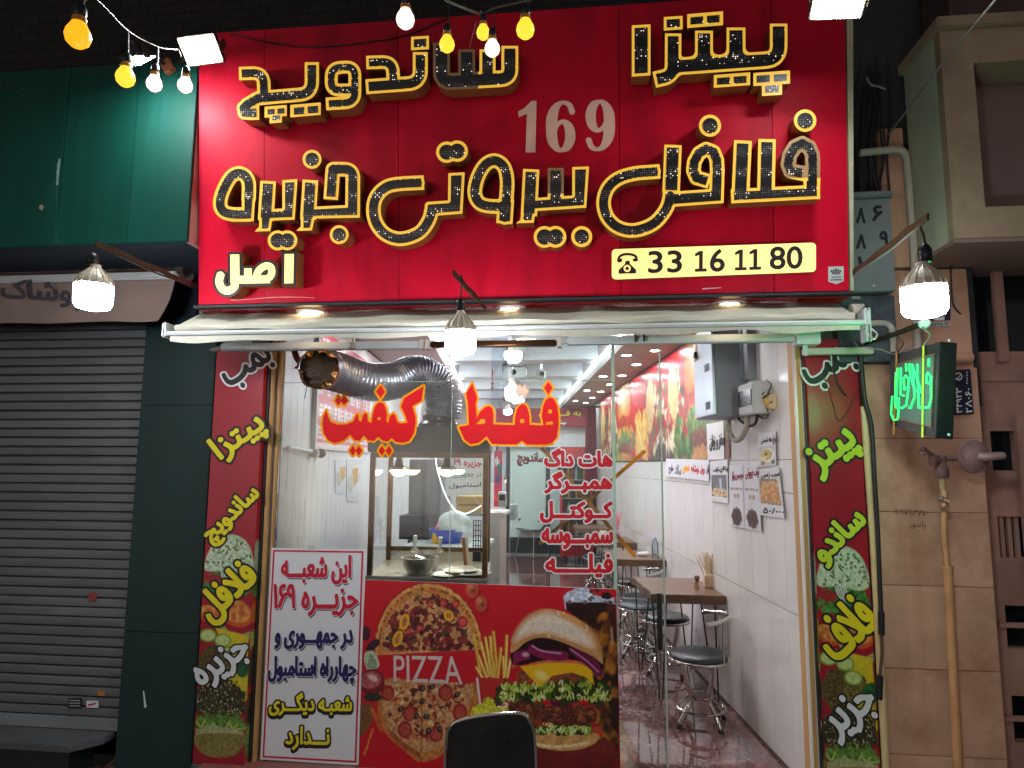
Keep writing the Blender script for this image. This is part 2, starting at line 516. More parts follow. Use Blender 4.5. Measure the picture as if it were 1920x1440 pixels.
def text_sdf(s, quad, fa=True, res=0.5, R=None, maxoff=8):
    """text fitted into the photo-pixel quad (tl, tr, br, bl); returns canvas and signed distance in pixels"""
    loops = text_edges(s, fa)
    v = np.vstack(loops)
    lo, hi = v.min(0), v.max(0); q = np.array(quad, float)
    def mp(p):
        w = (p - lo) / (hi - lo); a, b = w[:, :1], 1 - w[:, 1:]
        return (q[0] * (1 - a) + q[1] * a) * (1 - b) + (q[3] * (1 - a) + q[2] * a) * b
    uv = mp(v)
    m = maxoff + 3
    cv = CV(uv[:, 0].min() - m, uv[:, 1].min() - m, uv[:, 0].max() + m, uv[:, 1].max() + m, res)
    D = np.zeros((cv.ny, cv.nx + 1))
    for L in loops:
        g = (mp(L) - np.array([cv.u0, cv.v0])) / res; h = np.roll(g, -1, 0)
        for (x0, y0), (x1, y1) in zip(g, h):
            if y0 == y1: continue
            a, b = (y0, y1) if y0 < y1 else (y1, y0)
            js = np.arange(math.ceil(a), math.ceil(b))
            if len(js) == 0: continue
            xs = x0 + (js - y0) / (y1 - y0) * (x1 - x0)
            np.add.at(D, (js, np.clip(np.ceil(xs).astype(int), 0, cv.nx)), 1 if y1 > y0 else -1)
    M = np.cumsum(D, 1)[:, :cv.nx] != 0
    Rr = int(maxoff / res) + 4
    F = blur((edt(M, Rr) - edt(~M, Rr)) * res, 2)
    return cv, F
def lettering(parent, s, quad, plane, layers, fa=True, res=0.5, name='lettering', mapper=None, tol=0.25):
    """layers: (offset px, material, distance off the plane, (du, dv) shift)"""
    mo = max(l[0] for l in layers)
    cv, F = text_sdf(s, quad, fa, res, maxoff=max(mo, 2))
    for l in layers:
        du, dv = l[3] if len(l) > 3 else (0, 0)
        cv.u0 += du; cv.v0 += dv
        if mapper: mb = plate(cv, F, l[0], plane, 0, 0, tol, mapper=lambda u, v, k=l[2]: mapper(u, v, k))
        else: mb = plate(cv, F, l[0], plane, l[2], 0, tol)
        cv.u0 -= du; cv.v0 -= dv
        if mb: obj(name, mb, l[1], parent)

# ------------------------------------------------------------------ painted prints (flat pictures): colours on a fine grid
def _hash(i, j, s):
    h = (i * 374761393 + j * 668265263 + s * 1442695041) & 0xFFFFFFFF
    h = ((h ^ (h >> 13)) * 1274126177) & 0xFFFFFFFF
    return ((h ^ (h >> 16)) & 0xFFFF) / 65535.0
def vnoise(x, y, s=0):
    i = np.floor(x).astype(np.int64); j = np.floor(y).astype(np.int64); a = x - i; b = y - j
    a = a * a * (3 - 2 * a); b = b * b * (3 - 2 * b)
    return (_hash(i, j, s) * (1 - a) + _hash(i + 1, j, s) * a) * (1 - b) + (_hash(i, j + 1, s) * (1 - a) + _hash(i + 1, j + 1, s) * a) * b
def fbm(x, y, s=0, o=4):
    r = 0; w = 0.5; t = 0
    for k in range(o): r = r + w * vnoise(x, y, s + k * 17); t += w; w *= 0.5; x = x * 2.03; y = y * 2.03
    return r / t
class _Sub: pass
class Paint:
    def __init__(s, X, Y, base):
        s.X, s.Y = X, Y; s.C = np.ones(X.shape + (3,)) * np.array(S(*base))
        s.px = 1.2; s.seed = 1
        s.cx = (X.min(0), X.max(0)); s.ry = (Y.min(1), Y.max(1))
    def win(s, x0, y0, x1, y1, m):
        i = np.nonzero((s.cx[1] >= x0 - m) & (s.cx[0] <= x1 + m))[0]; j = np.nonzero((s.ry[1] >= y0 - m) & (s.ry[0] <= y1 + m))[0]
        if len(i) == 0 or len(j) == 0: return None
        sl = (slice(j[0], j[-1] + 1), slice(i[0], i[-1] + 1))
        q = _Sub(); q.sl = sl; q.U, q.V = s.X[sl], s.Y[sl]
        return q
    def ell(s, cx, cy, rx, ry, c, ang=0, soft=None, wob=0, wsc=6, var=0, vsc=3, a=1.0, cond=None):
        R = max(rx, ry); q = s.win(cx - R, cy - R, cx + R, cy + R, (soft or s.px) + wob)
        if q is None: return
        k, z = math.cos(R_(ang)), math.sin(R_(ang))
        x = (q.U - cx) * k + (q.V - cy) * z; y = -(q.U - cx) * z + (q.V - cy) * k
        s._fill(q, (np.sqrt((x / rx) ** 2 + (y / ry) ** 2) - 1) * min(rx, ry), c, soft, wob, wsc, var, vsc, a, cond)
    def poly(s, pts, c, soft=None, wob=0, wsc=6, var=0, vsc=3, a=1.0, smooth=0, cond=None):
        if smooth: pts = [tuple(p) for p in cat(pts, smooth, True)]
        P_ = np.array(pts); q = s.win(*P_.min(0), *P_.max(0), (soft or s.px) + wob)
        if q is not None: s._fill(q, sd_poly(q, pts), c, soft, wob, wsc, var, vsc, a, cond)
    def line(s, pts, w, c, soft=None, wob=0, wsc=6, var=0, vsc=3, a=1.0, smooth=0):
        if smooth: pts = [tuple(p) for p in cat(pts, smooth)]
        P_ = np.array(pts); q = s.win(*P_.min(0), *P_.max(0), (soft or s.px) + wob + w)
        if q is None: return
        d = np.full(q.U.shape, 1e9)
        for i in range(len(pts) - 1): d = np.minimum(d, sd_seg(q, pts[i], pts[i + 1], w / 2))
        s._fill(q, d, c, soft, wob, wsc, var, vsc, a)
    def _fill(s, q, d, c, soft, wob, wsc, var, vsc, a, cond=None):
        if wob:
            s.seed += 1; d = d + (fbm(q.U / wsc, q.V / wsc, s.seed, 3) - 0.5) * 2 * wob
        al = np.clip(0.5 - d / (soft or s.px), 0, 1) * a
        if cond is not None: al = al * cond[q.sl]
        cc = np.array(S(*c))
        if var:
            s.seed += 1
            cc = cc * np.clip(1 + var * (fbm(q.U / vsc, q.V / vsc, s.seed, 4) - 0.5) * 3.2, 0.05, 3)[..., None]
        s.C[q.sl] = s.C[q.sl] * (1 - al[..., None]) + cc * al[..., None]
def print_grid(name, pfun, nx, ny, paint, m, parent=None):
    """a flat printed sheet: pfun(a, b) -> point (a across 0..1, b down 0..1); paint(A, B) -> linear colours"""
    A, B = np.meshgrid(np.linspace(0, 1, nx), np.linspace(0, 1, ny))
    C = np.clip(paint(A, B), 0, 1).reshape(-1, 3)
    c00, c10, c11, c01 = (np.array(pfun(*q)) for q in ((0, 0), (1, 0), (1, 1), (0, 1)))
    a = A.reshape(-1, 1); b = B.reshape(-1, 1)
    V3 = (c00 * (1 - a) + c10 * a) * (1 - b) + (c01 * (1 - a) + c11 * a) * b
    ix = np.arange(nx * ny).reshape(ny, nx)
    F4 = np.stack([ix[:-1, :-1], ix[1:, :-1], ix[1:, 1:], ix[:-1, 1:]], -1).reshape(-1, 4)
    ctr = np.array([V3[:, 0].mean(), V3[:, 1].mean(), V3[:, 2].min()])
    me = bpy.data.meshes.new(name)
    me.from_pydata((V3 - ctr).tolist(), [], F4.tolist())
    at = me.color_attributes.new('print', 'FLOAT_COLOR', 'POINT')
    at.data.foreach_set('color', np.hstack([C, np.ones((len(C), 1))]).astype(np.float32).ravel())
    me.materials.append(m)
    o = bpy.data.objects.new(name, me); o.location = ctr; COL.objects.link(o); WLOC[o.name] = Vector(ctr)
    if parent is not None: setparent(o, parent)
    return o
# ================================================================== materials
M = {}
M['brick_dark'] = mat('dark_brick', (0.035, 0.03, 0.03), 0.85, var=0.3, bump=0.4, bscale=40)
M['red_panel'] = mat('red_composite_panel', S(204, 3, 42), 0.48, var=0.10, vscale=1.6, dirt=S(104, 4, 28), dirt_amt=0.65, dscale=2.2, stretch=(1, 1, 0.22), spec=0.16, rvar=0.3, bump=0.10, bscale=5)
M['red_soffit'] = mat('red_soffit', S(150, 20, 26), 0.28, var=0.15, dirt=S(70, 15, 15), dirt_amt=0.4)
M['black_trim'] = mat('black_trim', (0.02, 0.022, 0.025), 0.45)
M['bronze_side'] = mat('bronze_return', S(150, 96, 52), 0.42, metal=0.3, var=0.25)
M['rim'] = emat('lit_yellow_acrylic', S(255, 200, 66), 0.66, S(196, 146, 50))
M['rim_dim'] = mat('unlit_yellow_acrylic', S(170, 130, 88), 0.4)
M['cream_lit'] = emat('lit_cream_acrylic', S(255, 226, 130), 0.80, S(240, 215, 140))
M['pink_vinyl'] = mat('pale_pink_vinyl', S(250, 196, 176), 0.45, var=0.05)
M['black_vinyl'] = mat('black_vinyl', (0.012, 0.01, 0.012), 0.4)
M['dark_metal'] = mat('dark_weathered_metal', S(70, 62, 52), 0.5, metal=0.7, var=0.3, dirt=S(110, 80, 50), dirt_amt=0.5, bump=0.2)
M['cream_fabric'] = mat('cream_awning_fabric', S(192, 188, 170), 0.85, var=0.08, vscale=3, dirt=S(150, 135, 105), dirt_amt=0.45, dscale=2.2, bump=0.25, bscale=220)
M['white_paint'] = mat('white_painted_aluminium', S(192, 194, 192), 0.45, var=0.05, dirt=S(150, 145, 135), dirt_amt=0.4)
M['bulb_neck'] = mat('pale_plastic_bulb_neck', S(216, 200, 178), 0.4, var=0.05)
M['black_plastic'] = mat('black_plastic', (0.012, 0.012, 0.014), 0.35)
M['led_bulb'] = emat('led_bulb_diffuser', (0.86, 0.92, 1.0), 150.0, (0.9, 0.9, 0.9))
M['flood_led'] = emat('floodlight_lens', (0.88, 0.97, 1.0), 210.0)
M['down_warm'] = emat('warm_downlight', (1.0, 0.72, 0.42), 60.0)
M['green_panel'] = mat('green_fascia_panel', S(2, 60, 50), 0.6, spec=.2, var=0.14, vscale=2.0, dirt=S(20, 96, 84), dirt_amt=0.25, dscale=7, stretch=(1, 1, 0.12), rvar=0.3)
M['green_dark'] = mat('dark_green_column_paint', S(13, 46, 44), 0.5, var=0.15, dirt=S(30, 60, 60), dirt_amt=0.3, dscale=5)
M['return_pink_light'] = mat('fascia_return_panel', S(196, 150, 140), 0.6, var=0.15, dirt=S(120, 90, 85), dirt_amt=0.5)  # pinkish colour stands for the light falling on the fascia side
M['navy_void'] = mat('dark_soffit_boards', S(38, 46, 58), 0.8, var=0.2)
M['shutter'] = mat('grey_shutter_slat', S(112, 112, 113), 0.5, metal=0.1, var=0.22, vscale=3.0, dirt=S(78, 74, 72), dirt_amt=0.65, dscale=2.4, stretch=(0.5, 1, 2), rvar=0.25)
M['beige_fabric'] = mat('beige_awning_valance', S(150, 127, 116), 0.9, var=0.12, dirt=S(120, 95, 85), dirt_amt=0.4, bump=0.3, bscale=150)
M['granite'] = mat('grey_granite', S(88, 88, 90), 0.55, var=0.5, vscale=60, dirt=S(50, 48, 46), dirt_amt=0.5, dscale=6)
M['rubble'] = mat('broken_brown_concrete', S(110, 86, 68), 0.9, var=0.4, vscale=14, bump=0.8, bscale=25)
M['pave'] = mat('street_paving', S(118, 112, 106), 0.8, var=0.25, vscale=8, dirt=S(70, 64, 60), dirt_amt=0.5, bump=0.3)
M['gold_frame'] = mat('worn_wood_frame', S(196, 150, 92), 0.6, var=0.25, vscale=8, dirt=S(92, 66, 40), dirt_amt=0.85, dscale=5, stretch=(1, 1, 0.15), bump=0.3)
M['white_tile'] = mat('white_wall_tile', S(232, 228, 224), 0.16, var=0.03, vscale=2, dirt=S(200, 200, 200), dirt_amt=0.3, coat=0.3)
M['grout'] = mat('dark_joint', S(120, 116, 112), 0.8)
M['white_panel'] = mat('white_wall_panel', S(222, 222, 224), 0.3, var=0.05, stretch=(1, 1, 0.2))
M['marble'] = None
M['ceil'] = mat('ceiling_paint', S(228, 228, 232), 0.6, var=0.03)
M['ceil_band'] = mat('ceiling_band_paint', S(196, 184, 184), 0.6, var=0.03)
M['cove'] = emat('led_cove_strip', (0.80, 0.92, 1.0), 26.0)
M['down_cool'] = emat('cool_downlight', (0.96, 0.97, 1.0), 250.0)
M['steel'] = mat('brushed_steel', S(212, 206, 196), 0.36, metal=0.75, var=0.1, stretch=(1, 1, 8), vscale=10, rvar=0.3)
M['dark_steel'] = mat('greasy_steel_hood', S(52, 52, 45), 0.34, metal=0.4, var=0.25, vscale=3, dirt=S(60, 50, 38), dirt_amt=0.5)
M['chrome'] = mat('chrome_tube', S(205, 200, 196), 0.14, metal=1.0, var=0.05)
M['brass_edge'] = mat('brown_steel_edge', S(120, 88, 56), 0.4, metal=0.8, var=0.3, dirt=S(60, 40, 26), dirt_amt=0.7, dscale=8)
M['glass'] = glassmat('shop_glass', smear=0.022)
M['glass_edge'] = mat('pale_glass_edge', S(176, 196, 180), 0.3)
M['wood'] = mat('brown_wood_slab', S(104, 74, 54), 0.42, var=0.3, vscale=5, stretch=(1, 9, 9), dirt=S(70, 42, 26), dirt_amt=0.5, dscale=4)
M['black_metal'] = mat('black_rod', (0.012, 0.012, 0.013), 0.4, metal=0.3)
M['seat_vinyl'] = mat('black_seat_vinyl', (0.018, 0.02, 0.026), 0.32, var=0.2, bump=0.15, bscale=120)
M['stone'] = mat('red_light_tint_stone', S(206, 158, 132), 0.7, var=0.2, vscale=3, dirt=S(150, 92, 62), dirt_amt=0.7, dscale=2.6, bump=0.15)  # pinkish base and warm dirt tone stand in for red light out of view
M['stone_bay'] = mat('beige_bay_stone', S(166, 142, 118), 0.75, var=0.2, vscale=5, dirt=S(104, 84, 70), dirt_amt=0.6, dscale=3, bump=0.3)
M['pink_paint'] = mat('pink_rendered_wall', S(176, 134, 118), 0.65, var=0.15, dirt=S(110, 84, 78), dirt_amt=0.5)
M['grey_box'] = mat('grey_steel_cabinet', S(140, 144, 148), 0.5, metal=0.2, var=0.12, dirt=S(100, 100, 102), dirt_amt=0.5)
M['dark_glass'] = mat('dark_window', (0.008, 0.010, 0.014), 0.12)
M['cream_pipe'] = mat('cream_pipe', S(214, 186, 136), 0.45, var=0.08, dirt=S(150, 110, 80), dirt_amt=0.3, dscale=8)
M['grey_pipe'] = mat('grey_white_pipe', S(188, 176, 164), 0.5, var=0.1, dirt=S(120, 104, 94), dirt_amt=0.5)
M['black_cable'] = mat('black_cable', (0.015, 0.015, 0.016), 0.5)
M['white_cable'] = mat('white_cable', S(130, 128, 124), 0.5)
M['paper'] = mat('white_paper', S(226, 224, 226), 0.7, var=0.04, vscale=2)
M['yellow_v'] = mat('yellow_vinyl', S(232, 214, 30), 0.4)
M['lime_v'] = mat('lime_vinyl', S(196, 216, 52), 0.4)
M['white_v'] = mat('white_vinyl', S(226, 226, 226), 0.4)
M['red_v'] = mat('red_vinyl', S(206, 18, 34), 0.4)
M['orange_v'] = mat('orange_vinyl', S(255, 168, 0), 0.6, spec=.2)
M['scarlet_v'] = mat('scarlet_vinyl', S(236, 24, 34), 0.6, spec=.2)
M['navy_v'] = mat('navy_vinyl', S(24, 20, 84), 0.4)
M['crimson_v'] = mat('crimson_vinyl', S(200, 12, 50), 0.4)
M['tape'] = mat('orange_tape', S(212, 132, 20), 0.4)
M['print'] = printmat('printed_sheet', 0.32, 0.15)
M['print_matt'] = printmat('printed_poster', 0.5)
def m_marble():
    m, q, b = newmat('purple_marble')
    tc = q.add('ShaderNodeTexCoord')
    n1 = q.add('ShaderNodeTexNoise', i_Scale=2.6, i_Detail=9.0, i_Roughness=0.7, i_Distortion=1.4)
    q.link(tc.outputs['Object'], n1.inputs[0])
    cr = q.add('ShaderNodeValToRGB'); e = cr.color_ramp.elements
    e[0].position = 0.32; e[0].color = (*S(70, 44, 44), 1); e[1].position = 0.72; e[1].color = (*S(160, 122, 116), 1)
    x = cr.color_ramp.elements.new(0.5); x.color = (*S(108, 72, 70), 1)
    q.link(n1.outputs['Fac'], cr.inputs[0])
    n2 = q.add('ShaderNodeTexNoise', i_Scale=5.0, i_Detail=6.0, i_Distortion=2.5); q.link(tc.outputs['Object'], n2.inputs[0])
    r = q.add('ShaderNodeMapRange', i_1=0.49, i_2=0.505, i_3=0.0, i_4=1.0); q.link(n2.outputs['Fac'], r.inputs[0])
    r2 = q.add('ShaderNodeMapRange', i_1=0.505, i_2=0.52, i_3=0.35, i_4=0.0); q.link(n2.outputs['Fac'], r2.inputs[0])
    mu = q.add('ShaderNodeMath', operation='MULTIPLY'); q.link(r.outputs[0], mu.inputs[0]); q.link(r2.outputs[0], mu.inputs[1])
    mx = q.add('ShaderNodeMix', data_type='RGBA'); q.link(mu.outputs[0], mx.inputs[0]); q.link(cr.outputs[0], mx.inputs[6])
    mx.inputs[7].default_value = (*S(205, 185, 180), 1)
    q.link(mx.outputs[2], b.inputs['Base Color'])
    b.inputs['Roughness'].default_value = 0.06
    b.inputs['Coat Weight'].default_value = 0.6
    return m
M['marble'] = m_marble()
def m_sequin():
    m, q, b = newmat('black_sequin_face')
    tc = q.add('ShaderNodeTexCoord')
    vo = q.add('ShaderNodeTexVoronoi', i_Scale=105.0, i_Randomness=0.18); q.link(tc.outputs['Object'], vo.inputs['Vector'])
    dot = q.add('ShaderNodeMapRange', i_1=0.22, i_2=0.34, i_3=1.0, i_4=0.0); q.link(vo.outputs['Distance'], dot.inputs[0])
    sp = q.add('ShaderNodeSeparateColor'); q.link(vo.outputs['Color'], sp.inputs[0])
    v = q.add('ShaderNodeMapRange', i_1=0.0, i_2=1.0, i_3=0.05, i_4=0.45); q.link(sp.outputs[0], v.inputs[0])
    cb = q.add('ShaderNodeMix', data_type='RGBA'); q.link(dot.outputs[0], cb.inputs[0])
    cb.inputs[6].default_value = (0.006, 0.005, 0.007, 1)
    cl = q.add('ShaderNodeVectorMath', operation='SCALE'); cl.inputs[0].default_value = (0.75, 0.66, 0.62); q.link(v.outputs[0], cl.inputs['Scale'])
    q.link(cl.outputs[0], cb.inputs[7]); q.link(cb.outputs[2], b.inputs['Base Color'])
    b.inputs['Roughness'].default_value = 0.3
    mm = q.add('ShaderNodeMath', operation='MULTIPLY', i_1=0.4); q.link(dot.outputs[0], mm.inputs[0]); q.link(mm.outputs[0], b.inputs['Metallic'])
    # a few sequins glow to imitate their reflected sparkle
    nz = q.add('ShaderNodeTexNoise', i_Scale=9.0, i_Detail=2.0); q.link(tc.outputs['Object'], nz.inputs['Vector'])
    nr = q.add('ShaderNodeMapRange', i_1=0.35, i_2=0.75, i_3=0.975, i_4=0.72); q.link(nz.outputs['Fac'], nr.inputs[0])
    gt = q.add('ShaderNodeMath', operation='GREATER_THAN'); q.link(sp.outputs[1], gt.inputs[0]); q.link(nr.outputs[0], gt.inputs[1])
    m2 = q.add('ShaderNodeMath', operation='MULTIPLY'); q.link(gt.outputs[0], m2.inputs[0]); q.link(dot.outputs[0], m2.inputs[1])
    m3 = q.add('ShaderNodeMath', operation='MULTIPLY', i_1=1.6); q.link(m2.outputs[0], m3.inputs[0])
    b.inputs['Emission Color'].default_value = (1.0, 0.86, 0.66, 1)
    q.link(m3.outputs[0], b.inputs['Emission Strength'])
    return m
M['sequin'] = m_sequin()
def m_brickwall():
    m, q, b = newmat('night_brick_wall')
    tc = q.add('ShaderNodeTexCoord'); mp = q.add('ShaderNodeMapping'); mp.inputs['Rotation'].default_value = (R_(90), 0, 0)
    q.link(tc.outputs['Object'], mp.inputs[0])
    br = q.add('ShaderNodeTexBrick', i_Scale=4.0); q.link(mp.outputs[0], br.inputs['Vector'])
    br.inputs['Color1'].default_value = (*S(46, 40, 42), 1); br.inputs['Color2'].default_value = (*S(34, 30, 33), 1); br.inputs['Mortar'].default_value = (*S(22, 20, 22), 1)
    q.link(br.outputs['Color'], b.inputs['Base Color']); b.inputs['Roughness'].default_value = 0.85
    bp = q.add('ShaderNodeBump', i_Strength=0.6, i_Distance=0.01); q.link(br.outputs['Fac'], bp.inputs['Height']); bp.invert = True
    q.link(bp.outputs[0], b.inputs['Normal'])
    return m
M['brickwall'] = m_brickwall()

# ================================================================== ground, floor, walls of the place
ZS = -0.10
struct('ground', MB().box(-12, -12, ZS - 0.3, 12, 0.3, ZS), M['pave'])
struct('shop_floor', MB().hexa([I(XL - .1, -0.10, -0.3), I(XR + .1, -0.10, -0.3), I(XR + .1, YB + .2, -0.3), I(XL - .1, YB + .2, -0.3),
                                I(XL - .1, -0.10, 0), I(XR + .1, -0.10, 0), I(XR + .1, YB + .2, 0), I(XL - .1, YB + .2, 0)]), M['marble'])
up_wall = struct('upper_brick_wall', MB().box(-7, 0.10, 2.66, 7, 0.5, 9), M['brickwall'])
# right wall core and its tiles
def wall_box(x0, x1, t0, t1, z0, z1): return MB().ibox(x0, t0, z0, x1, t1, z1)
rw = struct('right_shop_wall', wall_box(XR + .008, XR + .2, 0.0, YB, 0, 3.0), M['grout'])
zj = RWALL.at(1380, 1095)[2]
rows = [(0.02, zj - .002), (zj + .002, zj + 0.62), (zj + 0.624, 1.63)]
tw = 0.245
for r, (z0, z1) in enumerate(rows):
    t = 0.02
    while t < YB - 0.02:
        e = min(t + tw, YB - 0.02)
        obj('tile', wall_box(XR, XR + .0075, t + .0018, e - .0018, z0, z1), M['white_tile'], rw)
        t = e
t = 0.02
while t < 1.6:
    obj('tile', wall_box(XR, XR + .0075, t + .0018, min(t + tw, 1.6) - .0018, 1.634, 2.61), M['white_tile'], rw); t += tw
lw = struct('left_shop_wall', wall_box(XL - .2, XL - .012, 0.0, YB, 0, 3.0), M['grout'])
t = 0.02
while t < YB - .05:
    e = min(t + 0.125, YB - .02)
    obj('panel', wall_box(XL - .0115, XL, t + .0015, e - .0015, 0.02, 2.6), M['white_panel'], lw); t = e
struct('back_shop_wall', MB().box(I(XL, YB, 0)[0] - .2, YB, 0, I(XR, YB, 0)[0] + .2, YB + .2, 3.0), M['white_panel'])
# ceiling: raised middle, lower bands along the walls, cross beams
ce = struct('shop_ceiling', MB().ibox(XL - .2, 0.02, 2.92, XR + .2, YB, 3.0), M['ceil'])
xb0, xb1 = XL + 0.62, XR - 0.50
struct('ceiling_band', MB().ibox(xb1, 0.05, ZC, XR + .0, YB, 2.915), M['ceil_band'], ce)
struct('ceiling_band', MB().ibox(XL + .0, 0.05, ZC, xb0, YB, 2.915), M['ceil_band'], ce)
for t in (0.9, 2.3, 3.7, 5.1, 6.5, 7.9):
    struct('ceiling_beam', MB().ibox(xb0 + .003, t, 2.74, xb1 - .003, t + 0.30, 2.913), M['ceil'], ce)
struct('ceiling_beam', MB().ibox(-0.42, 0.06, 2.70, -0.24, YB - .01, 2.912), M['ceil'], ce)
for x, sx in ((xb1, -1), (xb0, 1)):
    struct('led_cove_strip', MB().ibox(x + sx * .004, 0.3, ZC + .10, x + sx * .016, YB - .02, ZC + .115), M['cove'], ce)
# the front wall above the shop window, behind the sign
struct('front_lintel', MB().box(-2.2, 0.02, 2.41, 1.5, 0.12, 2.655), M['black_trim'])

# ================================================================== shop sign
TILT = R_(6)
sn = np.array([0, -math.cos(TILT), -math.sin(TILT)]); su = np.array([0, -math.sin(TILT), math.cos(TILT)])
BL, BR = P(372, 571, -.5), P(1592, 545, -.5)
HS = 1.35
sign = thing('shop_sign', 'large red fascia sign with black sequined Persian letters in yellow rims above the window', 'sign', (0, -.35, 2.37))
SGN = Plane(BL, sn)
xs = [BL[0]] + [P(u, 555, -.5)[0] for u in (496, 748, 1164, 1452)] + [BR[0]]
for i in range(5):
    a, b = xs[i] + .0015, xs[i + 1] - .0015
    q = [np.array([a, BL[1], BL[2]]), np.array([b, BL[1], BL[2]]), np.array([b, BL[1], BL[2]]) + su * HS, np.array([a, BL[1], BL[2]]) + su * HS]
    obj('panel', MB().slab(q, sn, 0.03), M['red_panel'], sign)
box = MB()
a, b = BL[0] - .004, BR[0] + .004
q = [np.array([x, BL[1], BL[2]]) - sn * .033 + su * h for x, h in ((a, -.012), (b, -.012), (b, HS), (a, HS))]
bk = [np.array([p[0], .09, p[2]]) for p in q]
box.add(q + bk, [(0, 1, 2, 3), (1, 0, 4, 5), (2, 1, 5, 6), (3, 2, 6, 7), (0, 3, 7, 4)])
obj('sign_box', box, M['black_trim'], sign)
obj('bottom_trim', MB().box(a, BL[1] - .034, BL[2] - .024, b, BL[1] + .02, BL[2] - .0125), M['black_trim'], sign)
obj('soffit', MB().box(a, BL[1] + .021, BL[2] - .026, b, .0, BL[2] - .015), M['red_soffit'], sign)
obj('side_trim', MB().slab([np.array([b + .002, BL[1], BL[2]]), np.array([b + .016, BL[1], BL[2]]), np.array([b + .030, BL[1], BL[2]]) + su * HS, np.array([b + .002, BL[1], BL[2]]) + su * HS], sn, 0.03),
    mat('pale_sign_edge', S(190, 180, 150), 0.5, var=0.2, dirt=S(90, 85, 70), dirt_amt=0.6), sign)

LET = Plane(BL + sn * 0.088, sn)
def Z2(x, y): return 360 + x / 3, y / 3
def Z3(x, y): return 960 + x / 3, y / 3
def Z6(x, y): return 360 + x / 4.364, 430 + y / 4.364
def letter(cv, F, conv, rim=15, inner=None, dim=None, mats=('rim', 'sequin'), body='bronze_side', res_tol=0.5):
    mp = lambda k: (lambda u, v: LET.at(*conv(u, v), k))
    b = plate(cv, F, 0, LET, 0, .084, res_tol, mapper=mp(0))
    if b is None: return
    L = obj('letter', b, M[body], sign)
    obj('rim', plate(cv, F, 0, LET, 0, 0, res_tol, mapper=mp(.002)), M[mats[0]], L)
    if dim is not None:
        d = plate(cv, np.maximum(F, dim), 0, LET, 0, 0, res_tol, mapper=mp(.0035))
        if d: obj('rim', d, M['rim_dim'], L)
    fi = plate(cv, inner if inner is not None else F, 0 if inner is not None else -rim, LET, 0, 0, res_tol, mapper=mp(.005))
    if fi: obj('face', fi, M[mats[1]], L)
def cvz(x0, y0, x1, y1): return CV(x0 - 30, y0 - 30, x1 + 30, y1 + 30, 2.5)
def union(*F, k=0):
    r = F[0]
    for f in F[1:]: r = smin(r, f, k) if k else np.minimum(r, f)
    return r
def qd(x0, y0, x1, y1, h, dx=0):     # slanted block: left x0 top y0, right x1 top y1, height h
    return [(x0, y0), (x1, y1), (x1 + dx, y1 + h), (x0 + dx, y0 + h)]
def shrink(q, i=0): return q
# --- sandwich (upper left)
c = cvz(1340, 230, 1850, 515)
F = union(sd_path(c, [(1403, 240), (1403, 462, 60), (1788, 440, 55), (1788, 258)], 94),
          sd_path(c, [(1545, 278), (1545, 450)], 94), sd_path(c, [(1662, 278), (1662, 445)], 90))
letter(c, F, Z2, dim=np.maximum(np.maximum(1345 - c.U, c.U - 1610), -1e3 + 0 * c.U))
c = cvz(970, 280, 1345, 540)
F = union(sd_path(c, [(980, 352), (1128, 347, 60), (1133, 470)], 76), sd_path(c, [(978, 488), (1284, 466, 75), (1284, 293)], 84))
letter(c, F, Z2)
c = cvz(1225, 198, 1340, 285); F = sd_poly(c, qd(1232, 207, 1333, 201, 76)); letter(c, F, Z2)
c = cvz(735, 330, 965, 620)
F = union(sd_path(c, [(783, 450), (783, 382, 55), (916, 374, 50), (916, 575, 60), (753, 585)], 72), sd_path(c, [(783, 445), (783, 507, 45), (916, 505)], 72))
letter(c, F, Z2, rim=16)
c = cvz(245, 340, 725, 685)
F = union(sd_path(c, [(674, 350), (674, 527, 75), (372, 552, 60), (290, 600, 55), (296, 636, 34), (378, 634)], 80), sd_path(c, [(264, 414), (402, 409, 62), (405, 545)], 76))
letter(c, F, Z2)
def dots(conv, outer, inner, bbox):
    c = cvz(*bbox)
    letter(c, union(*[sd_poly(c, o) for o in outer]), conv, inner=union(*[sd_poly(c, i) for i in inner]))
dots(Z2, [qd(408, 600, 533, 590, 62), qd(436, 650, 506, 645, 44)], [qd(425, 615, 465, 612, 30), qd(480, 611, 520, 608, 30), qd(452, 650, 494, 647, 28)], (400, 585, 540, 695))
dots(Z2, [qd(553, 590, 724, 576, 70)], [qd(572, 606, 632, 601, 40), qd(650, 599, 710, 594, 40)], (545, 570, 732, 665))
# --- pizza (upper right)
c = cvz(670, 130, 785, 435); letter(c, sd_poly(c, [(674, 143), (779, 137), (779, 424), (674, 431)]), Z3)
c = cvz(795, 125, 1565, 495)
F = union(sd_path(c, [(907, 188), (905, 425, 70), (800, 449)], 92), sd_path(c, [(905, 375), (1500, 333, 80), (1500, 133)], 98), k=20)
F = smin(F, sd_path(c, [(1080, 172), (1080, 350)], 100), 36); F = smin(F, sd_path(c, [(1260, 155), (1260, 340)], 106), 36)
letter(c, F, Z3)
c = cvz(848, 85, 965, 175); letter(c, sd_poly(c, qd(854, 96, 960, 89, 76)), Z3)
dots(Z3, [qd(985, 80, 1187, 63, 78)], [qd(1003, 97, 1076, 91, 42), qd(1096, 89, 1168, 83, 42)], (978, 58, 1195, 165))
dots(Z3, [qd(1135, 422, 1340, 406, 72)], [qd(1153, 438, 1226, 433, 40), qd(1246, 431, 1320, 426, 40)], (1128, 400, 1348, 500))
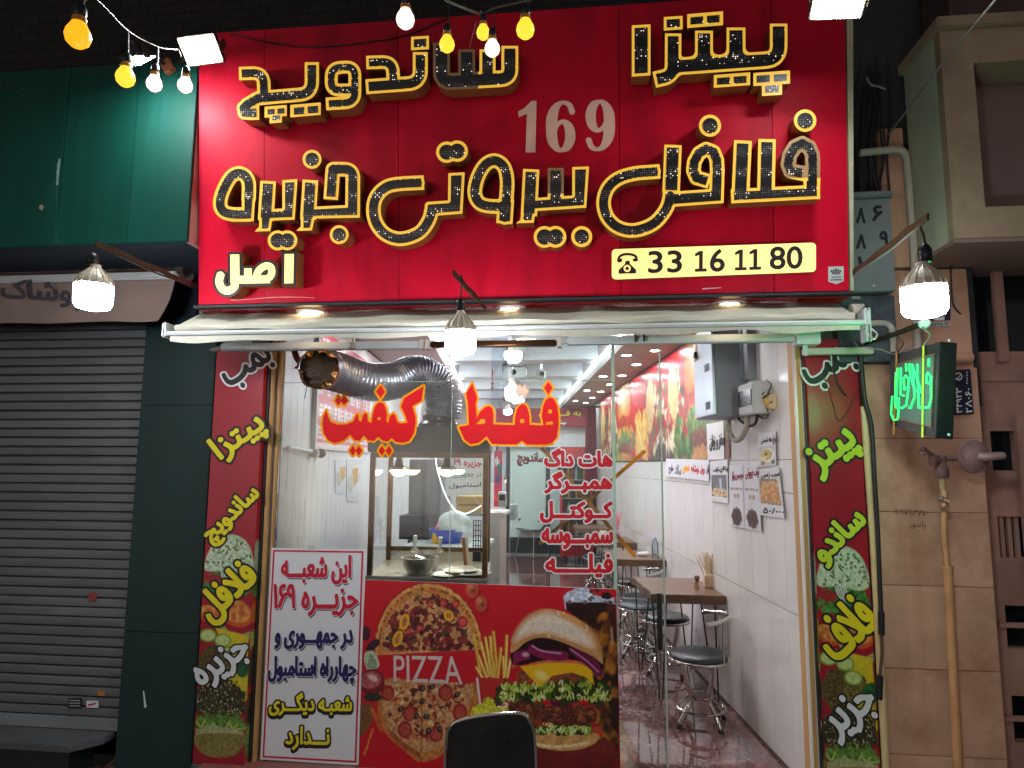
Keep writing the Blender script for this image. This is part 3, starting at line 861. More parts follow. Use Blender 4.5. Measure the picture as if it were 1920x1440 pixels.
dots(Z3, [qd(1358, 410, 1564, 396, 74), qd(1406, 470, 1520, 462, 70)], [qd(1376, 426, 1450, 421, 40), qd(1472, 420, 1546, 415, 40), qd(1424, 482, 1500, 477, 40)], (1350, 390, 1570, 545))
# --- falafel
c = cvz(1220, 765, 1750, 1150)
F = union(sd_path(c, [(1690, 1082), (1692, 935), (1690, 870, 1), (1672, 828, 1), (1633, 806, 1), (1592, 826, 1), (1562, 875, 1), (1553, 925, 1), (1568, 962, 1), (1650, 978)], 84),
          sd_path(c, [(1232, 1104), (1732, 1078)], 80), sd_path(c, [(1299, 790), (1285, 1100)], 100), sd_path(c, [(1435, 782), (1428, 1095)], 98))
F = np.minimum(F, sd_poly(c, [(1640, 1000), (1735, 1000), (1730, 1120), (1640, 1118)]))
letter(c, F, Z3, rim=17, dim=np.maximum(1500 - c.U, c.V - 1000))
def dot1(conv, x, y, r, rim=18):
    c = cvz(x - r, y - r, x + r, y + r); letter(c, sd_circ(c, (x, y), r), conv, rim=rim)
def dot2(conv, x0, y0, x1, y1, r, rim=17):
    c = cvz(min(x0, x1) - r, min(y0, y1) - r, max(x0, x1) + r, max(y0, y1) + r)
    F = union(sd_circ(c, (x0, y0), r), sd_circ(c, (x1, y1), r)); letter(c, F, conv, inner=union(sd_circ(c, (x0, y0), r - rim), sd_circ(c, (x1, y1), r - rim)))
dot1(Z3, 1649, 678, 63); dot1(Z3, 1114, 707, 62)
c = cvz(470, 795, 1215, 1345)
bowl = cat([(893, 1080), (872, 1165), (812, 1245), (737, 1285), (660, 1296), (585, 1272), (533, 1215), (515, 1140), (535, 1065), (592, 1008), (690, 976), (833, 964)], 4)
F = union(sd_path(c, [(906, 815), (895, 1085)], 98), sd_path(c, bowl, 82),
          sd_path(c, [(1150, 1105), (1155, 960), (1152, 900, 1), (1133, 855, 1), (1092, 838, 1), (1052, 862, 1), (1026, 910, 1), (1020, 960, 1), (1038, 1000, 1), (1112, 1022)], 82),
          sd_poly(c, [(900, 1078), (1110, 1064), (1195, 1000), (1190, 1142), (890, 1164)]))
letter(c, F, Z3)
# --- beirouti
c = cvz(15, 935, 440, 1265)
F = union(sd_poly(c, [(339, 940), (433, 936), (418, 1168), (60, 1192), (60, 1118), (339, 1100)]), sd_path(c, [(246, 945), (246, 1140)], 90), sd_path(c, [(108, 952), (95, 1215)], 92),
          sd_poly(c, [(62, 1150), (138, 1150), (122, 1253), (22, 1256), (46, 1238)]))
letter(c, F, Z3, dim=np.maximum(np.maximum(190 - c.U, c.U - 300), c.V - 1090))
dot2(Z3, 183, 1333, 245, 1332, 61); dot1(Z3, 392, 1331, 59)
c = cvz(1540, 860, 1835, 1265)
F = union(sd_path(c, cat([(1757, 1258), (1768, 1120), (1772, 1010), (1752, 935), (1702, 903), (1648, 928), (1606, 1000), (1590, 1080), (1610, 1135), (1660, 1158), (1765, 1163)], 4), 82))
F = np.minimum(F, sd_path(c, [(1757, 1258), (1766, 1120)], 92))
letter(c, F, Z2)
c = cvz(975, 965, 1540, 1390)
F = union(sd_poly(c, [(1442, 974), (1534, 969), (1521, 1202), (1385, 1212), (1310, 1240), (1310, 1150), (1322, 1136), (1440, 1128)]),
          sd_path(c, cat([(1350, 1172), (1335, 1232), (1290, 1300), (1222, 1335), (1150, 1342), (1080, 1312), (1035, 1252), (1020, 1180), (1035, 1110), (1087, 1055), (1160, 1035), (1305, 1027)], 4), 82))
letter(c, F, Z2)
dot2(Z2, 1433, 856, 1492, 850, 60)
# --- jazireh
c = cvz(112, 930, 368, 1250)
F = union(sd_path(c, cat([(318, 1130), (320, 1040), (302, 992), (260, 974), (215, 1000), (172, 1080), (158, 1145), (176, 1188), (230, 1205), (330, 1206)], 4), 80),
          sd_poly(c, [(280, 1060), (360, 1040), (346, 1244), (230, 1246), (230, 1170), (280, 1175)]))
letter(c, F, Z2)
c = cvz(345, 1005, 600, 1310)
F = union(sd_poly(c, [(508, 1013), (593, 1008), (577, 1235), (400, 1243), (400, 1180), (508, 1172)]), sd_path(c, [(428, 1018), (414, 1240)], 88),
          sd_poly(c, [(378, 1190), (458, 1190), (440, 1300), (352, 1302), (378, 1276)]))
letter(c, F, Z2)
c = cvz(580, 905, 950, 1305)
F = union(sd_path(c, [(780, 1122), (792, 951, 6), (905, 952, 50), (903, 1224)], 82),
          sd_poly(c, [(640, 1165), (943, 1150), (943, 1224), (640, 1230)]), sd_path(c, [(666, 1012), (652, 1235)], 88),
          sd_poly(c, [(612, 1190), (698, 1190), (674, 1296), (585, 1299), (612, 1274)]))
letter(c, F, Z2)
dot2(Z2, 482, 1352, 536, 1352, 56, 15); dot1(Z2, 675, 896, 53, 15); dot1(Z2, 828, 1320, 53, 15)
# --- asl (cream faces with black rims)
c = cvz(735, 180, 858, 468); letter(c, sd_poly(c, [(736, 180), (856, 178), (850, 463), (733, 465)]), Z6, rim=22, mats=('black_vinyl', 'cream_lit'))
c = cvz(170, 180, 720, 555)
F = union(sd_path(c, [(350, 205), (352, 440)], 76), sd_path(c, cat([(352, 420), (346, 470), (300, 502), (250, 488), (222, 430), (238, 360)], 4), 66),
          sd_path(c, [(340, 412), (440, 412), (640, 408)], 66), sd_path(c, [(458, 318), (458, 410)], 64),
          sd_path(c, cat([(520, 405), (545, 340), (600, 300), (645, 310), (652, 360), (630, 400)], 4), 60)) - 20
letter(c, F, Z6, rim=21, mats=('black_vinyl', 'cream_lit'))
# --- 169
def flat(cv, F, conv, off, m, name='digit'):
    obj(name, plate(cv, F, 0, SGN, 0, 0, .5, mapper=lambda u, v: SGN.at(*conv(u, v), off)), m, sign)
def varpath(cv, pts):
    p = cat(pts, 5); F = np.full(cv.U.shape, 1e9)
    for i in range(len(p) - 1): F = np.minimum(F, sd_seg(cv, p[i][:2], p[i + 1][:2], p[i][2] / 2, p[i + 1][2] / 2))
    return F
c = cvz(30, 560, 140, 865); flat(c, sd_poly(c, [(34, 628), (72, 606), (108, 568), (138, 567), (132, 857), (76, 858), (84, 640), (38, 660)]), Z3, .004, M['pink_vinyl'])
six = [(338, 628, 34), (322, 590, 30), (282, 577, 22), (246, 606, 44), (226, 660, 62), (222, 730, 62), (228, 790, 58), (252, 834, 36), (280, 845, 24), (312, 822, 48), (328, 770, 58), (318, 712, 50), (288, 684, 26), (256, 700, 26), (240, 730, 30)]
c = cvz(190, 560, 365, 862); flat(c, varpath(c, six), Z3, .004, M['pink_vinyl'])
nine = [(277 - x + 493, 711 - y + 706, w) for x, y, w in six]
c = cvz(400, 553, 582, 856); flat(c, varpath(c, nine), Z3, .004, M['pink_vinyl'])
# --- phone plate
PH = Plane(BL + sn * 0.045, sn)
c = CV(1140, 448, 1540, 530, 0.8)
F = sd_poly(c, [(1155, 475), (1522, 463), (1522, 502), (1155, 516)]) - 8
pl = obj('phone_plate', plate(c, F, 0, PH, 0, .04, .2), M['bronze_side'], sign)
obj('lit_face', plate(c, F, 0, PH, .0025, 0, .2), M['cream_lit'], pl)
for s, u0, u1, v0, v1 in (('33', 1216, 1278, 471, 511), ('6', 1332, 1358, 468, 509), ('80', 1444, 1504, 463, 504)):
    lettering(pl, s, [(u0, v0 + 0.5), (u1, v0 - 1), (u1, v1 - 1), (u0, v1 + 0.5)], PH, [(1.2, M['black_vinyl'], .005)], fa=False, res=0.4)
for u, v in ((1303, 470), (1378, 467.5), (1405, 466.5)):
    c = CV(u - 2, v - 4, u + 26, v + 46, .4)
    F = union(sd_poly(c, [(u + 8, v + 1), (u + 15, v), (u + 14.5, v + 39), (u + 7.5, v + 39)]), sd_poly(c, [(u, v + 6), (u + 9, v), (u + 10, v + 7), (u + .5, v + 11)]), sd_poly(c, [(u, v + 34), (u + 22, v + 33.3), (u + 22, v + 39), (u, v + 39.8)]))
    obj('lettering', plate(c, F, 0, PH, .005, 0, .2), M['black_vinyl'], pl)
def Zp(x, y): return 760 + x / 4.364, 430 + y / 4.364
c = cvz(1730, 195, 1905, 370)
F = union(sd_path(c, cat([(1742, 262), (1752, 225), (1790, 205), (1845, 205), (1885, 222), (1895, 258)], 4), 20), sd_poly(c, [(1738, 240), (1778, 240), (1770, 268), (1738, 272)]), sd_poly(c, [(1858, 240), (1898, 236), (1898, 262), (1866, 265)]),
          sd_poly(c, [(1802, 258), (1834, 256), (1838, 282), (1888, 330), (1888, 360), (1745, 364), (1745, 332), (1796, 284)]))
F = np.maximum(F, -np.abs(sd_circ(c, (1815, 320), 22)) + 7)
F = np.maximum(F, 0.0 + np.where(np.abs(np.hypot(c.U - 1815, c.V - 320) - 22) < 8, 8 - np.abs(np.hypot(c.U - 1815, c.V - 320) - 22), -9))
obj('phone_symbol', plate(c, F, 0, PH, 0, 0, .5, mapper=lambda u, v: PH.at(*Zp(u, v), .005)), M['black_vinyl'], pl)
# --- small maker's sticker in the corner
c = CV(1545, 495, 1590, 536, .5)
F = sd_poly(c, [(1553, 500), (1582, 499), (1582, 527), (1568, 533), (1553, 528)])
st = obj('sticker', plate(c, F, 0, SGN, .003, 0), M['white_paint'], sign)
for k in range(5):
    x = 1559 + k * 4.2; h = 9 - abs(k - 2) * 1.5
    F = sd_seg(c, (1567.5 + (x - 1567.5) * .6, 514), (x, 514 - h), .9, 1.6)
    obj('emblem', plate(c, F, 0, SGN, .0045, 0, .1), M['black_vinyl'], st)
obj('emblem', plate(c, union(sd_poly(c, [(1558, 518), (1577, 517.5), (1577, 521), (1558, 521.5)])), 0, SGN, .0045, 0, .1), M['grey_box'], st)
obj('emblem', plate(c, union(sd_poly(c, [(1556, 524), (1579, 523.5), (1579, 525.6), (1556, 526)])), 0, SGN, .0045, 0, .1), M['black_vinyl'], st)
# scraped paint near the bottom edge
c = CV(1310, 535, 1410, 548, .5)
obj('scratch', plate(c, sd_seg(c, (1318, 541.5), (1352, 539.5), 1.2, .4), 0, SGN, .002), M['white_v'], sign)
c = CV(420, 550, 600, 568, .5)
obj('scratch', plate(c, sd_path(c, cat([(432, 563), (470, 561), (510, 557.5), (560, 557), (590, 559)], 4), .8), 0, SGN, .002), M['pink_vinyl'], sign)
# ================================================================== lamps
def A(*p): return np.array(p, float)
ZSOF = BL[2] - .026
def soff(x, y, label):
    p = A(x, y, ZSOF - .004)
    t = thing('downlight', label, 'ceiling light', p, None)
    obj('trim_ring', MB().lathe([(.055, -.001), (.066, -.006), (.082, -.002), (.082, .003)], p, n=28), M['white_paint'], t, smooth=True)
    obj('lens', MB().lathe([(.0, -.0025), (.0555, -.002), (.055, .002)], p, n=24), M['down_warm'], t)
for (u, v, w) in ((583, 583, 'left one of the three'), (960, 579, 'middle one of the three'), (1365, 570, 'right one of the three')):
    d = ray(u, v); q = cC + d * ((ZSOF - cC[2]) / d[2])
    soff(q[0], max(q[1], -.40), 'lit warm downlight in the red soffit under the sign, ' + w)

def led_bulb(label, u, vtop, vbot, rpx, y, arm, socket_v, extra_cord=None):
    """big T-shaped LED bulb: photo box top (neck) .. bottom, at street depth y"""
    top = P(u, vtop, y); bot = P(u, vbot, y)
    sc = (top[2] - bot[2]) / (vbot - vtop)        # metres per pixel here
    r = rpx * sc; H = top[2] - bot[2]
    t = thing('led_bulb_lamp', label, 'bulb lamp', bot, 'large LED bulbs hung in front of the shop')
    k = H / 100.0
    obj('diffuser', MB().lathe([(0, 0), (r * .55, .5 * k), (r * .85, 4 * k), (r * .97, 11 * k), (r, 20 * k), (r, 52 * k)], bot, n=32), M['led_bulb'], t, smooth=True)
    obj('heat_sink', MB().lathe([(r * .99, 52.3 * k), (r * .97, 60 * k), (r * .8, 72 * k), (r * .5, 84 * k), (r * .30, 92 * k), (r * .27, 100 * k)], bot, n=32), M['bulb_neck'], t, smooth=True)
    fins = MB()
    for i in range(16):
        a = 2 * math.pi * i / 16; dx, dy = math.cos(a), math.sin(a)
        prof = [(r * 1.0, 53 * k), (r * .985, 61 * k), (r * .815, 73 * k), (r * .51, 85 * k), (r * .31, 93 * k)]
        fins.tube([bot + A(dx * q[0], dy * q[0], q[1]) for q in prof], [r * .03, r * .035, r * .035, r * .03, r * .015], 5)
    obj('fin', fins, M['bulb_neck'], t)['kind'] = 'stuff'
    st = P(u, socket_v, y)
    obj('socket', MB().lathe([(r * .26, 0), (r * .31, .004), (r * .33, (st[2] - top[2]) * .6), (r * .26, (st[2] - top[2]) * .8), (r * .12, st[2] - top[2])], top + A(0, 0, .0005), n=20), M['black_plastic'], t, smooth=True)
    a0, a1, hook = arm
    hang = hook
    obj('cord', MB().tube([st + A(0, 0, -.003), st * .5 + hang * .5 + A(.002, 0, 0), hang], .0035, 6), M['dark_metal'], t)
    # bracket arm: L-section bar
    d = a1 - a0; L = np.linalg.norm(d); d /= L
    x, yv, _ = frame(d)
    mb = MB(); N = 14
    for s in (0,):
        pts = [a0 + d * L * i / N + A(0, 0, 0.003 * math.sin(i * 1.3)) for i in range(N + 1)]
        for i in range(N):
            c = (pts[i] + pts[i + 1]) / 2
            e = pts[i + 1] - pts[i]; l = np.linalg.norm(e); e /= l
            mb.cbox(c, l + .001, .006, .022, e, np.cross(A(0, 0, 1), e) / np.linalg.norm(np.cross(A(0, 0, 1), e)), np.cross(e, np.cross(A(0, 0, 1), e)) / np.linalg.norm(np.cross(e, np.cross(A(0, 0, 1), e))))
    obj('bracket_arm', mb, M['dark_metal'], t)
    w = [a0 + d * L * s + A(0, 0, -.016 + .004 * math.sin(s * 9)) for s in np.linspace(0, .96, 12)] + [hang + A(0, 0, .004)]
    obj('wire', MB().tube(w, .0035, 6), M['white_cable' if 'right' in label else 'dark_metal'], t)
    return t
yl = -1.15
led_bulb('large glowing LED bulb on a rusty bracket off the left edge of the red sign', 173, 497, 580, 31.5, yl,
         (P(368, 537, -.50), P(180, 455, yl) , P(179, 462, yl)), 474)
yc = -.98
led_bulb('large glowing LED bulb hanging in front of the awning, middle of the shop', 863, 583, 665, 28.5, yc,
         (P(910, 575, -.44), P(850, 510, yc - .06), P(866, 519, yc)), 560)
yr = -1.45
led_bulb('largest glowing LED bulb on a bracket off the right edge of the red sign', 1735, 492, 594, 37.5, yr,
         (P(1599, 512, -.50), P(1740, 405, yr - .05), P(1725, 424, yr)), 457)
# floodlights
def floodlight(label, c, nrm, up, w, h, arm_to):
    n = nrm / np.linalg.norm(nrm); u = up - n * (up @ n); u /= np.linalg.norm(u); s = np.cross(u, n)
    t = thing('floodlight', label, 'floodlight', c, None)
    obj('housing', MB().cbox(c - n * .018, w, h, .03, s, u, n), M['black_plastic'], t, bev=.006)
    mb = MB()
    for k in range(8):
        mb.cbox(c - n * .040 + s * w * ((k + .5) / 8 - .5), .004, h * .8, .016, s, u, n)
    obj('cooling_fins', mb, M['black_plastic'], t)
    obj('lens', MB().cbox(c + n * .0, w * .90, h * .86, .008, s, u, n), M['flood_led'], t, bev=.002)
    obj('frame', MB().cbox(c - n * .003, w * .97, h * .96, .006, s, u, n), M['dark_metal'], t)
    for q in (-1, 1): obj('yoke', MB().cbox(c + s * q * (w / 2 + .006) - n * .035, .004, .03, .09, s, u, n), M['dark_metal'], t)
    obj('support_arm', MB().tube([c - n * .075, (c - n * .075) * .4 + arm_to * .6, arm_to], .011, 8), M['dark_metal'], t)
    return t
def flood_from(u, v, y): return P(u, v, y)
# left floodlight facing the sign and the street
c1 = P(376, 94, -1.02)
floodlight('square white floodlight lighting the top left corner of the red sign', c1, A(.22, -.10, -1.0) + A(0, -.72, 0), A(0.05, -1, .35), .165, .125, P(318, 128, -.5))
c2 = P(258, 113, -.92)
floodlight('floodlight seen edge on, pointed down at the green fascia', c2, A(.12, .5, -1.0), A(-.6, -.9, 0), .20, .10, P(330, 135, -.5))
c3 = P(1572, 6, -1.02)
floodlight('floodlight at the top right corner of the red sign, half out of view', c3, A(-.20, -.12, -1.0) + A(0, -.35, 0), A(-0.1, -1, .35), .20, .135, P(1600, 20, -.5) + A(0, 0, .1))
t = thing('bracket_box', 'rusty brown mounting box beside the left floodlight', 'bracket', P(322, 140, -.55))
obj('box_body', MB().cbox(P(322, 131, -.60), .055, .09, .075, A(.85, 0, .5), A(0, 1, 0), A(-.5, 0, .85)), mat('rusty_box', S(150, 84, 50), .7, var=.3, dirt=S(80, 46, 30), dirt_amt=.5), t, bev=.004)
obj('lid_screw', MB().lathe([(0, 0), (.006, 0), (.005, .004)], P(322, 131, -.65), (0, -1, 0), 10), M['dark_metal'], t)
# string of small festoon bulbs
def em(n, c, s): return emat(n, c, s, tuple(.25 * q for q in c))
BW = em('bulb_white_warm', (1.0, .80, .52), 2.0); BY = em('bulb_yellow', (1.0, .62, .04), 1.35); BO = em('bulb_orange', (1.0, .40, .01), 1.3); BP = em('bulb_pinkish', (1.0, .74, .60), 1.8)
AMB = mat('amber_bulb_collar', S(206, 140, 60), .4)
fest = [  # u, v centre, radius px, y, colour, wire top (u, v), socket dark?, round
    (146, 68, 21, -1.55, BO, (158, 2), 'far left orange bulb of the string, close to the picture edge'),
    (235, 146, 16, -1.25, BY, (241, 58), 'yellow bulb of the string below the edge on floodlight'),
    (289, 158, 13, -1.15, BP, (297, 88), 'small pinkish white bulb of the string left of the floodlight'),
    (347, 161, 12.5, -1.1, BW, (348, 125), 'small clear bulb of the string just under the square floodlight'),
    (760, 37, 16, -1.45, BP, (760, -12), 'white bulb of the string at the left of the middle bunch above the sign'),
    (838, 84, 13.5, -1.3, BY, (841, 5), 'yellow bulb of the string hanging lowest left in the middle bunch'),
    (906, 62, 12, -1.2, BY, (901, 24), 'small pale yellow bulb of the string between two others in the middle bunch'),
    (923, 92, 13.5, -1.3, BW, (926, 16), 'bright white bulb of the string hanging lowest right in the middle bunch'),
    (985, 56, 16, -1.45, BY, (988, -8), 'yellow bulb of the string at the right of the middle bunch'),
]
ends = []
for (u, v, r, y, m, (wu, wv), lab) in fest:
    c = P(u, v, y); s = (P(u, v - 10, y)[2] - c[2]) / 10
    t = thing('festoon_bulb', lab, 'string bulb', c - A(0, 0, r * s), 'festoon bulbs of the string lights')
    R = r * s
    obj('globe', MB().lathe([(0, -R), (R * .5, -R * .87), (R * .87, -R * .5), (R, 0), (R * .92, R * .42), (R * .72, R * .8), (R * .55, R * 1.15)], c, n=22), m, t, smooth=True)
    obj('collar', MB().lathe([(R * .58, R * 1.16), (R * .56, R * 1.6), (R * .45, R * 1.7)], c, n=18), AMB, t, smooth=True)
    obj('socket', MB().lathe([(R * .44, R * 1.71), (R * .52, R * 1.9), (R * .48, R * 2.6), (R * .2, R * 2.95)], c, n=18), M['black_plastic'], t, smooth=True)
    w = P(wu, wv, y + .02)
    obj('drop_wire', MB().tube([c + A(0, 0, R * 2.9), c * .5 + w * .5 + A(.006, 0, 0), w], .0025, 6), M['white_cable'] if u < 330 else M['black_cable'], t)
sc_ = MB().tube(cat([P(158, 2, -1.5), P(182, 0, -1.5), P(241, 58, -1.25), P(297, 88, -1.12), P(332, 93, -1.05)], 6), .0022, 7)
tag(obj('string_wire', sc_, M['white_cable']), 'pale cable of the string lights ending at the left floodlight', 'cable')
sc_ = MB().tube(cat([P(835, -2, -1.3), P(841, 3, -1.3), P(894, 24, -1.2), P(903, 22, -1.2)], 6), .005, 7)
tag(obj('string_wire', sc_, M['white_cable']), 'white string light cable above the middle bunch of bulbs', 'cable')
sc_ = MB().tube(cat([P(905, 26, -1.2), P(930, 14, -1.25), P(990, 0, -1.4), P(1050, -14, -1.5)], 6), .005, 7)
tag(obj('string_wire', sc_, M['black_cable']), 'dark string light cable running right above the middle bunch of bulbs', 'cable')
tag(obj('stay_wire', MB().tube([P(880, 90, -.9), P(893, 40, -1.15)], .0016, 5), M['white_cable']), 'thin loose wire tied up to the bulb string', 'cable')
tag(obj('sag_cable', MB().tube(cat([SGN.at(u, v, .006) for u, v in ((430, 64), (500, 78), (560, 87), (600, 88), (680, 80), (760, 66), (840, 34))], 5), .003, 6), M['black_cable']), 'black cable sagging along the top left of the red sign', 'cable')

# ================================================================== awning under the sign
aw = thing('awning', 'rolled up cream fabric awning with white front bar under the red sign', 'awning', P(960, 640, -.6))
xa, xb_ = P(315, 620, -.62)[0], P(1617, 600, -.62)[0]
zf = P(960, 612, -.62)[2]
def strip(name, prof, x0, x1, m, nseg=40, wav=None, parent=None):
    vs = []; fs = []; K = len(prof)
    for i in range(nseg + 1):
        s = i / nseg; x = x0 + (x1 - x0) * s
        for k, (y, z) in enumerate(prof):
            dy, dz = wav(s, k) if wav else (0, 0)
            vs.append((x, y + dy, z + dz))
    for i in range(nseg):
        for k in range(K):
            a, b = i * K + k, i * K + (k + 1) % K
            fs.append((a, b, b + K, a + K))
    fs.append(tuple(range(K - 1, -1, -1))); fs.append(tuple(nseg * K + k for k in range(K)))
    o = MB().add(vs, fs); r = obj(name, o, m, parent, smooth=True); return r
zt = P(960, 578, -.42)[2]
wv = lambda s, k: (0.004 * math.sin(s * 37 + k), 0.004 * math.sin(s * 23 + 1.3 * k) + .003 * math.sin(s * 61))
zl = P(960, 610, -.62)[2]
strip('fabric_roll', [(-.60, zl - .001), (-.622, zl + .008), (-.626, zl + .022), (-.612, zl + .034), (-.58, zl + .042), (-.42, zt), (-.40, zt), (-.40, zt - .03), (-.55, zl)], xa + .03, xb_ - .03, M['cream_fabric'], 60, wv, aw)
strip('front_bar', [(-.60, zl - .023), (-.632, zl - .022), (-.640, zl - .012), (-.634, zl - .004), (-.60, zl - .002)], xa, xb_, M['white_paint'], 4, None, aw)
# valance hanging under the bar with a wavy hem
vx0, vx1 = P(380, 640, -.6)[0], P(1480, 620, -.6)[0]
zv = zl - .024
vs = []; fs = []; N = 110
for i in range(N + 1):
    s = i / N; x = xa + .012 + (xb_ - xa - .024) * s
    drop = .024 + .006 * math.sin(s * 17) * math.sin(s * 5 + 1) + .006 * math.sin(s * 43)
    yy = -.618 + .010 * math.sin(s * 29) + .006 * math.sin(s * 71)
    for (k, yk) in ((0, -.618), (.5, -.618 * .5 + yy * .5), (1, yy)):
        vs.append((x, yk, zv - drop * k)); 
for i in range(N):
    for k in range(2):
        a = i * 3 + k; fs.append((a, a + 1, a + 4, a + 3))
b0 = len(vs); vs += [(x, y + .003, z) for x, y, z in vs]; fs += [tuple(j + b0 for j in reversed(f)) for f in list(fs)]
obj('valance', MB().add(vs, fs), M['cream_fabric'], aw, smooth=True)
for x in (xa, xb_):
    obj('end_cap', MB().cbox((x + (.012 if x > 0 else -.012), -.60, zl + .005), .02, .085, .075), M['white_paint'], aw, bev=.008)
obj('side_bracket', MB().box(xb_ + .024, -.60, zl - .10, xb_ + .048, -.52, zl + .07), M['white_paint'], aw, bev=.012)
obj('roller_end', MB().lathe([(0, 0), (.035, 0), (.035, .05), (0, .05)], (xb_ + .0, -.50, zl + .06), (1, 0, 0), 18), M['grey_pipe'], aw)
obj('crank_hook', MB().tube(cat([A(xb_ + .02, -.66, zl - .05), A(xb_ + .035, -.67, zl - .075), A(xb_ + .02, -.67, zl - .095), A(xb_ + .008, -.66, zl - .07)], 5), .004, 6), M['steel'], aw)
# white tube fittings under the awning
def batten(label, u0, u1, v0, v1, m, y=-.34, h=.038):
    a = P(u0, v0, y); b = P(u1, v1, y)
    t = thing('tube_fitting', label, 'light fitting', (a + b) / 2)
    z = (a[2] + b[2]) / 2
    obj('body', MB().box(a[0], y, z - h / 2, b[0], y + .05, z + h / 2), m, t, bev=.006)
    return t, a, b, z
t, a, b, z = batten('long white unlit tube fitting under the left half of the awning', 412, 786, 649, 647, M['white_paint'])
obj('end_clip', MB().box(b[0] + .001, -.345, z - .023, b[0] + .022, -.285, z + .023), M['grey_pipe'], t)
obj('plug', MB().tube([A(a[0] - .002, -.32, z), A(a[0] - .04, -.32, z - .01), A(a[0] - .06, -.32, z - .012)], [.014, .012, .008], 10), M['grey_pipe'], t)
obj('clamp', MB().box(P(660, 645, -.35)[0], -.352, z - .02, P(664, 645, -.35)[0], -.341, z + .035), M['steel'], t)
t, a, b, z = batten('shiny dark brown metal tube between the two white fittings under the awning', 806, 1044, 646, 641, mat('brown_glossy_metal', S(96, 66, 44), .18, metal=.85, var=.2), y=-.33, h=.030)
for x in (a[0] - .012, b[0] + .012): obj('end_clip', MB().box(x - .010, -.338, z - .022, x + .010, -.276, z + .022), M['grey_pipe'], t)
t, a, b, z = batten('long white fitting under the right half of the awning tinted by the green sign', 1063, 1492, 638, 632, M['white_paint'])
for u in (1190, 1206): obj('clamp', MB().box(P(u, 635, -.35)[0], -.352, z - .012, P(u + 3, 635, -.35)[0], -.341, z + .03), M['dark_metal'], t)
obj('end_box', MB().box(b[0] + .002, -.35, z - .035, b[0] + .11, -.27, z + .03), M['white_paint'], t, bev=.005)
obj('cable_gland', MB().lathe([(.012, 0), (.012, .05), (.006, .05)], (b[0] + .05, -.31, z - .085), (0, 0, 1), 12), M['white_paint'], t)
tag(obj('wall_bracket', MB().box(P(1505, 660, -.2)[0], -.22, P(1560, 665, -.2)[2], P(1636, 660, -.2)[0], -.18, P(1560, 653, -.2)[2]), M['grey_pipe'], bev=.004), 'pale horizontal arm sticking out right of the awning above the right column', 'bracket')

# ================================================================== left neighbour
YG = -.62
g = thing('green_fascia', 'dark green metal fascia board over the shuttered shop on the left', 'fascia', (-2.5, -.4, 2.6))
zgb = P(350, 452, YG)[2]; xg = P(350, 450, YG)[0]
GT = FY(YG)
cuts = [-5.5, P(-60, 300, YG)[0], P(118, 300, YG)[0], P(249, 300, YG)[0], xg]
ztop = lambda x: 3.55
zgt = P(230, 120, YG)[2]
for i in range(4):
    obj('panel', MB().box(cuts[i] + .001, YG, zgb, cuts[i + 1] - .001, YG + .02, zgt), M['green_panel'], g, bev=.002)
obj('side_return', MB().box(xg - .02, YG + .022, zgb + .003, xg - .001, -.05, zgt), M['return_pink_light'], g)
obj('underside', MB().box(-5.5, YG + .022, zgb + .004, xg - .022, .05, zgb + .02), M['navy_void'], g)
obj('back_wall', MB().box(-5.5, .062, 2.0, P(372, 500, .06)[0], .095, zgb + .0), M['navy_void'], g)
for u, v in ((15, 162), (42, 165)):
    obj('bolt', MB().lathe([(0, .006), (.008, .005), (.011, 0)], P(u, v, YG - .001), (0, -1, 0), 10), M['dark_metal'], g)
sp = CV(0, 250, 260, 460, 1.0)
for F in (sd_path(sp, cat([(106, 348), (108, 330), (111, 300), (109, 320)], 3), 5),):
    obj('paint_smear', plate(sp, F + (fbm(sp.U / 4, sp.V / 9, 5) - .45) * 6, 0, GT, .002), mat('pale_smear', S(120, 150, 150), .7), g)
obj('paint_splat', plate(sp, sd_circ(sp, (78, 389), 4.5) + (fbm(sp.U / 3, sp.V / 3, 9) - .5) * 5, 0, GT, .002), M['beige_fabric'], g)
obj('drip', plate(sp, sd_path(sp, [(106, 352), (105, 455)], .8), 0, GT, .002), mat('pale_drip', S(80, 120, 116), .7), g)
# its awning with lettering
aw2 = thing('left_awning', 'faded beige awning with dark Persian lettering over the closed shutter', 'awning', (-3, -.3, 2.1))
aw2.name = 'beige_awning'; WLOC['beige_awning'] = WLOC['left_awning']
YA = -.30
xe = P(325, 560, YA)[0]
za, zb = P(250, 527, YA)[2], P(250, 604, YA)[2]
vs = []; fs = []; N = 40
for i in range(N + 1):
    s = i / N; x = -5.5 + (xe + 5.5) * s
    for k in range(5):
        w = k / 4
        vs.append((x - (.06 * w ** 2 if i == N else 0), YA - .02 * w + .010 * w * math.sin(s * 60), za + (zb - za) * w + .004 * w * math.sin(s * 45)))
for i in range(N):
    for k in range(4):
        a = i * 5 + k; fs.append((a, a + 1, a + 6, a + 5))
b0 = len(vs); vs += [(x, y + .004, z) for x, y, z in vs]; fs += [tuple(j + b0 for j in reversed(f)) for f in list(fs)]
obj('valance', MB().add(vs, fs), M['beige_fabric'], aw2, smooth=True)
obj('front_bar', MB().box(-5.5, YA - .03, za + .001, P(335, 520, YA)[0], YA + .02, za + .042), M['white_paint'], aw2, bev=.008)
obj('fabric_roll', MB().tube([A(-5.5, YA + .16, za + .10), A(P(338, 500, YA + .16)[0], YA + .16, za + .10)], .055, 20), M['beige_fabric'], aw2, smooth=True)
obj('roller_end', MB().lathe([(0, 0), (.058, 0), (.058, .045), (0, .045)], (P(340, 500, YA + .16)[0], YA + .16, za + .10), (1, 0, 0), 18), M['grey_pipe'], aw2)
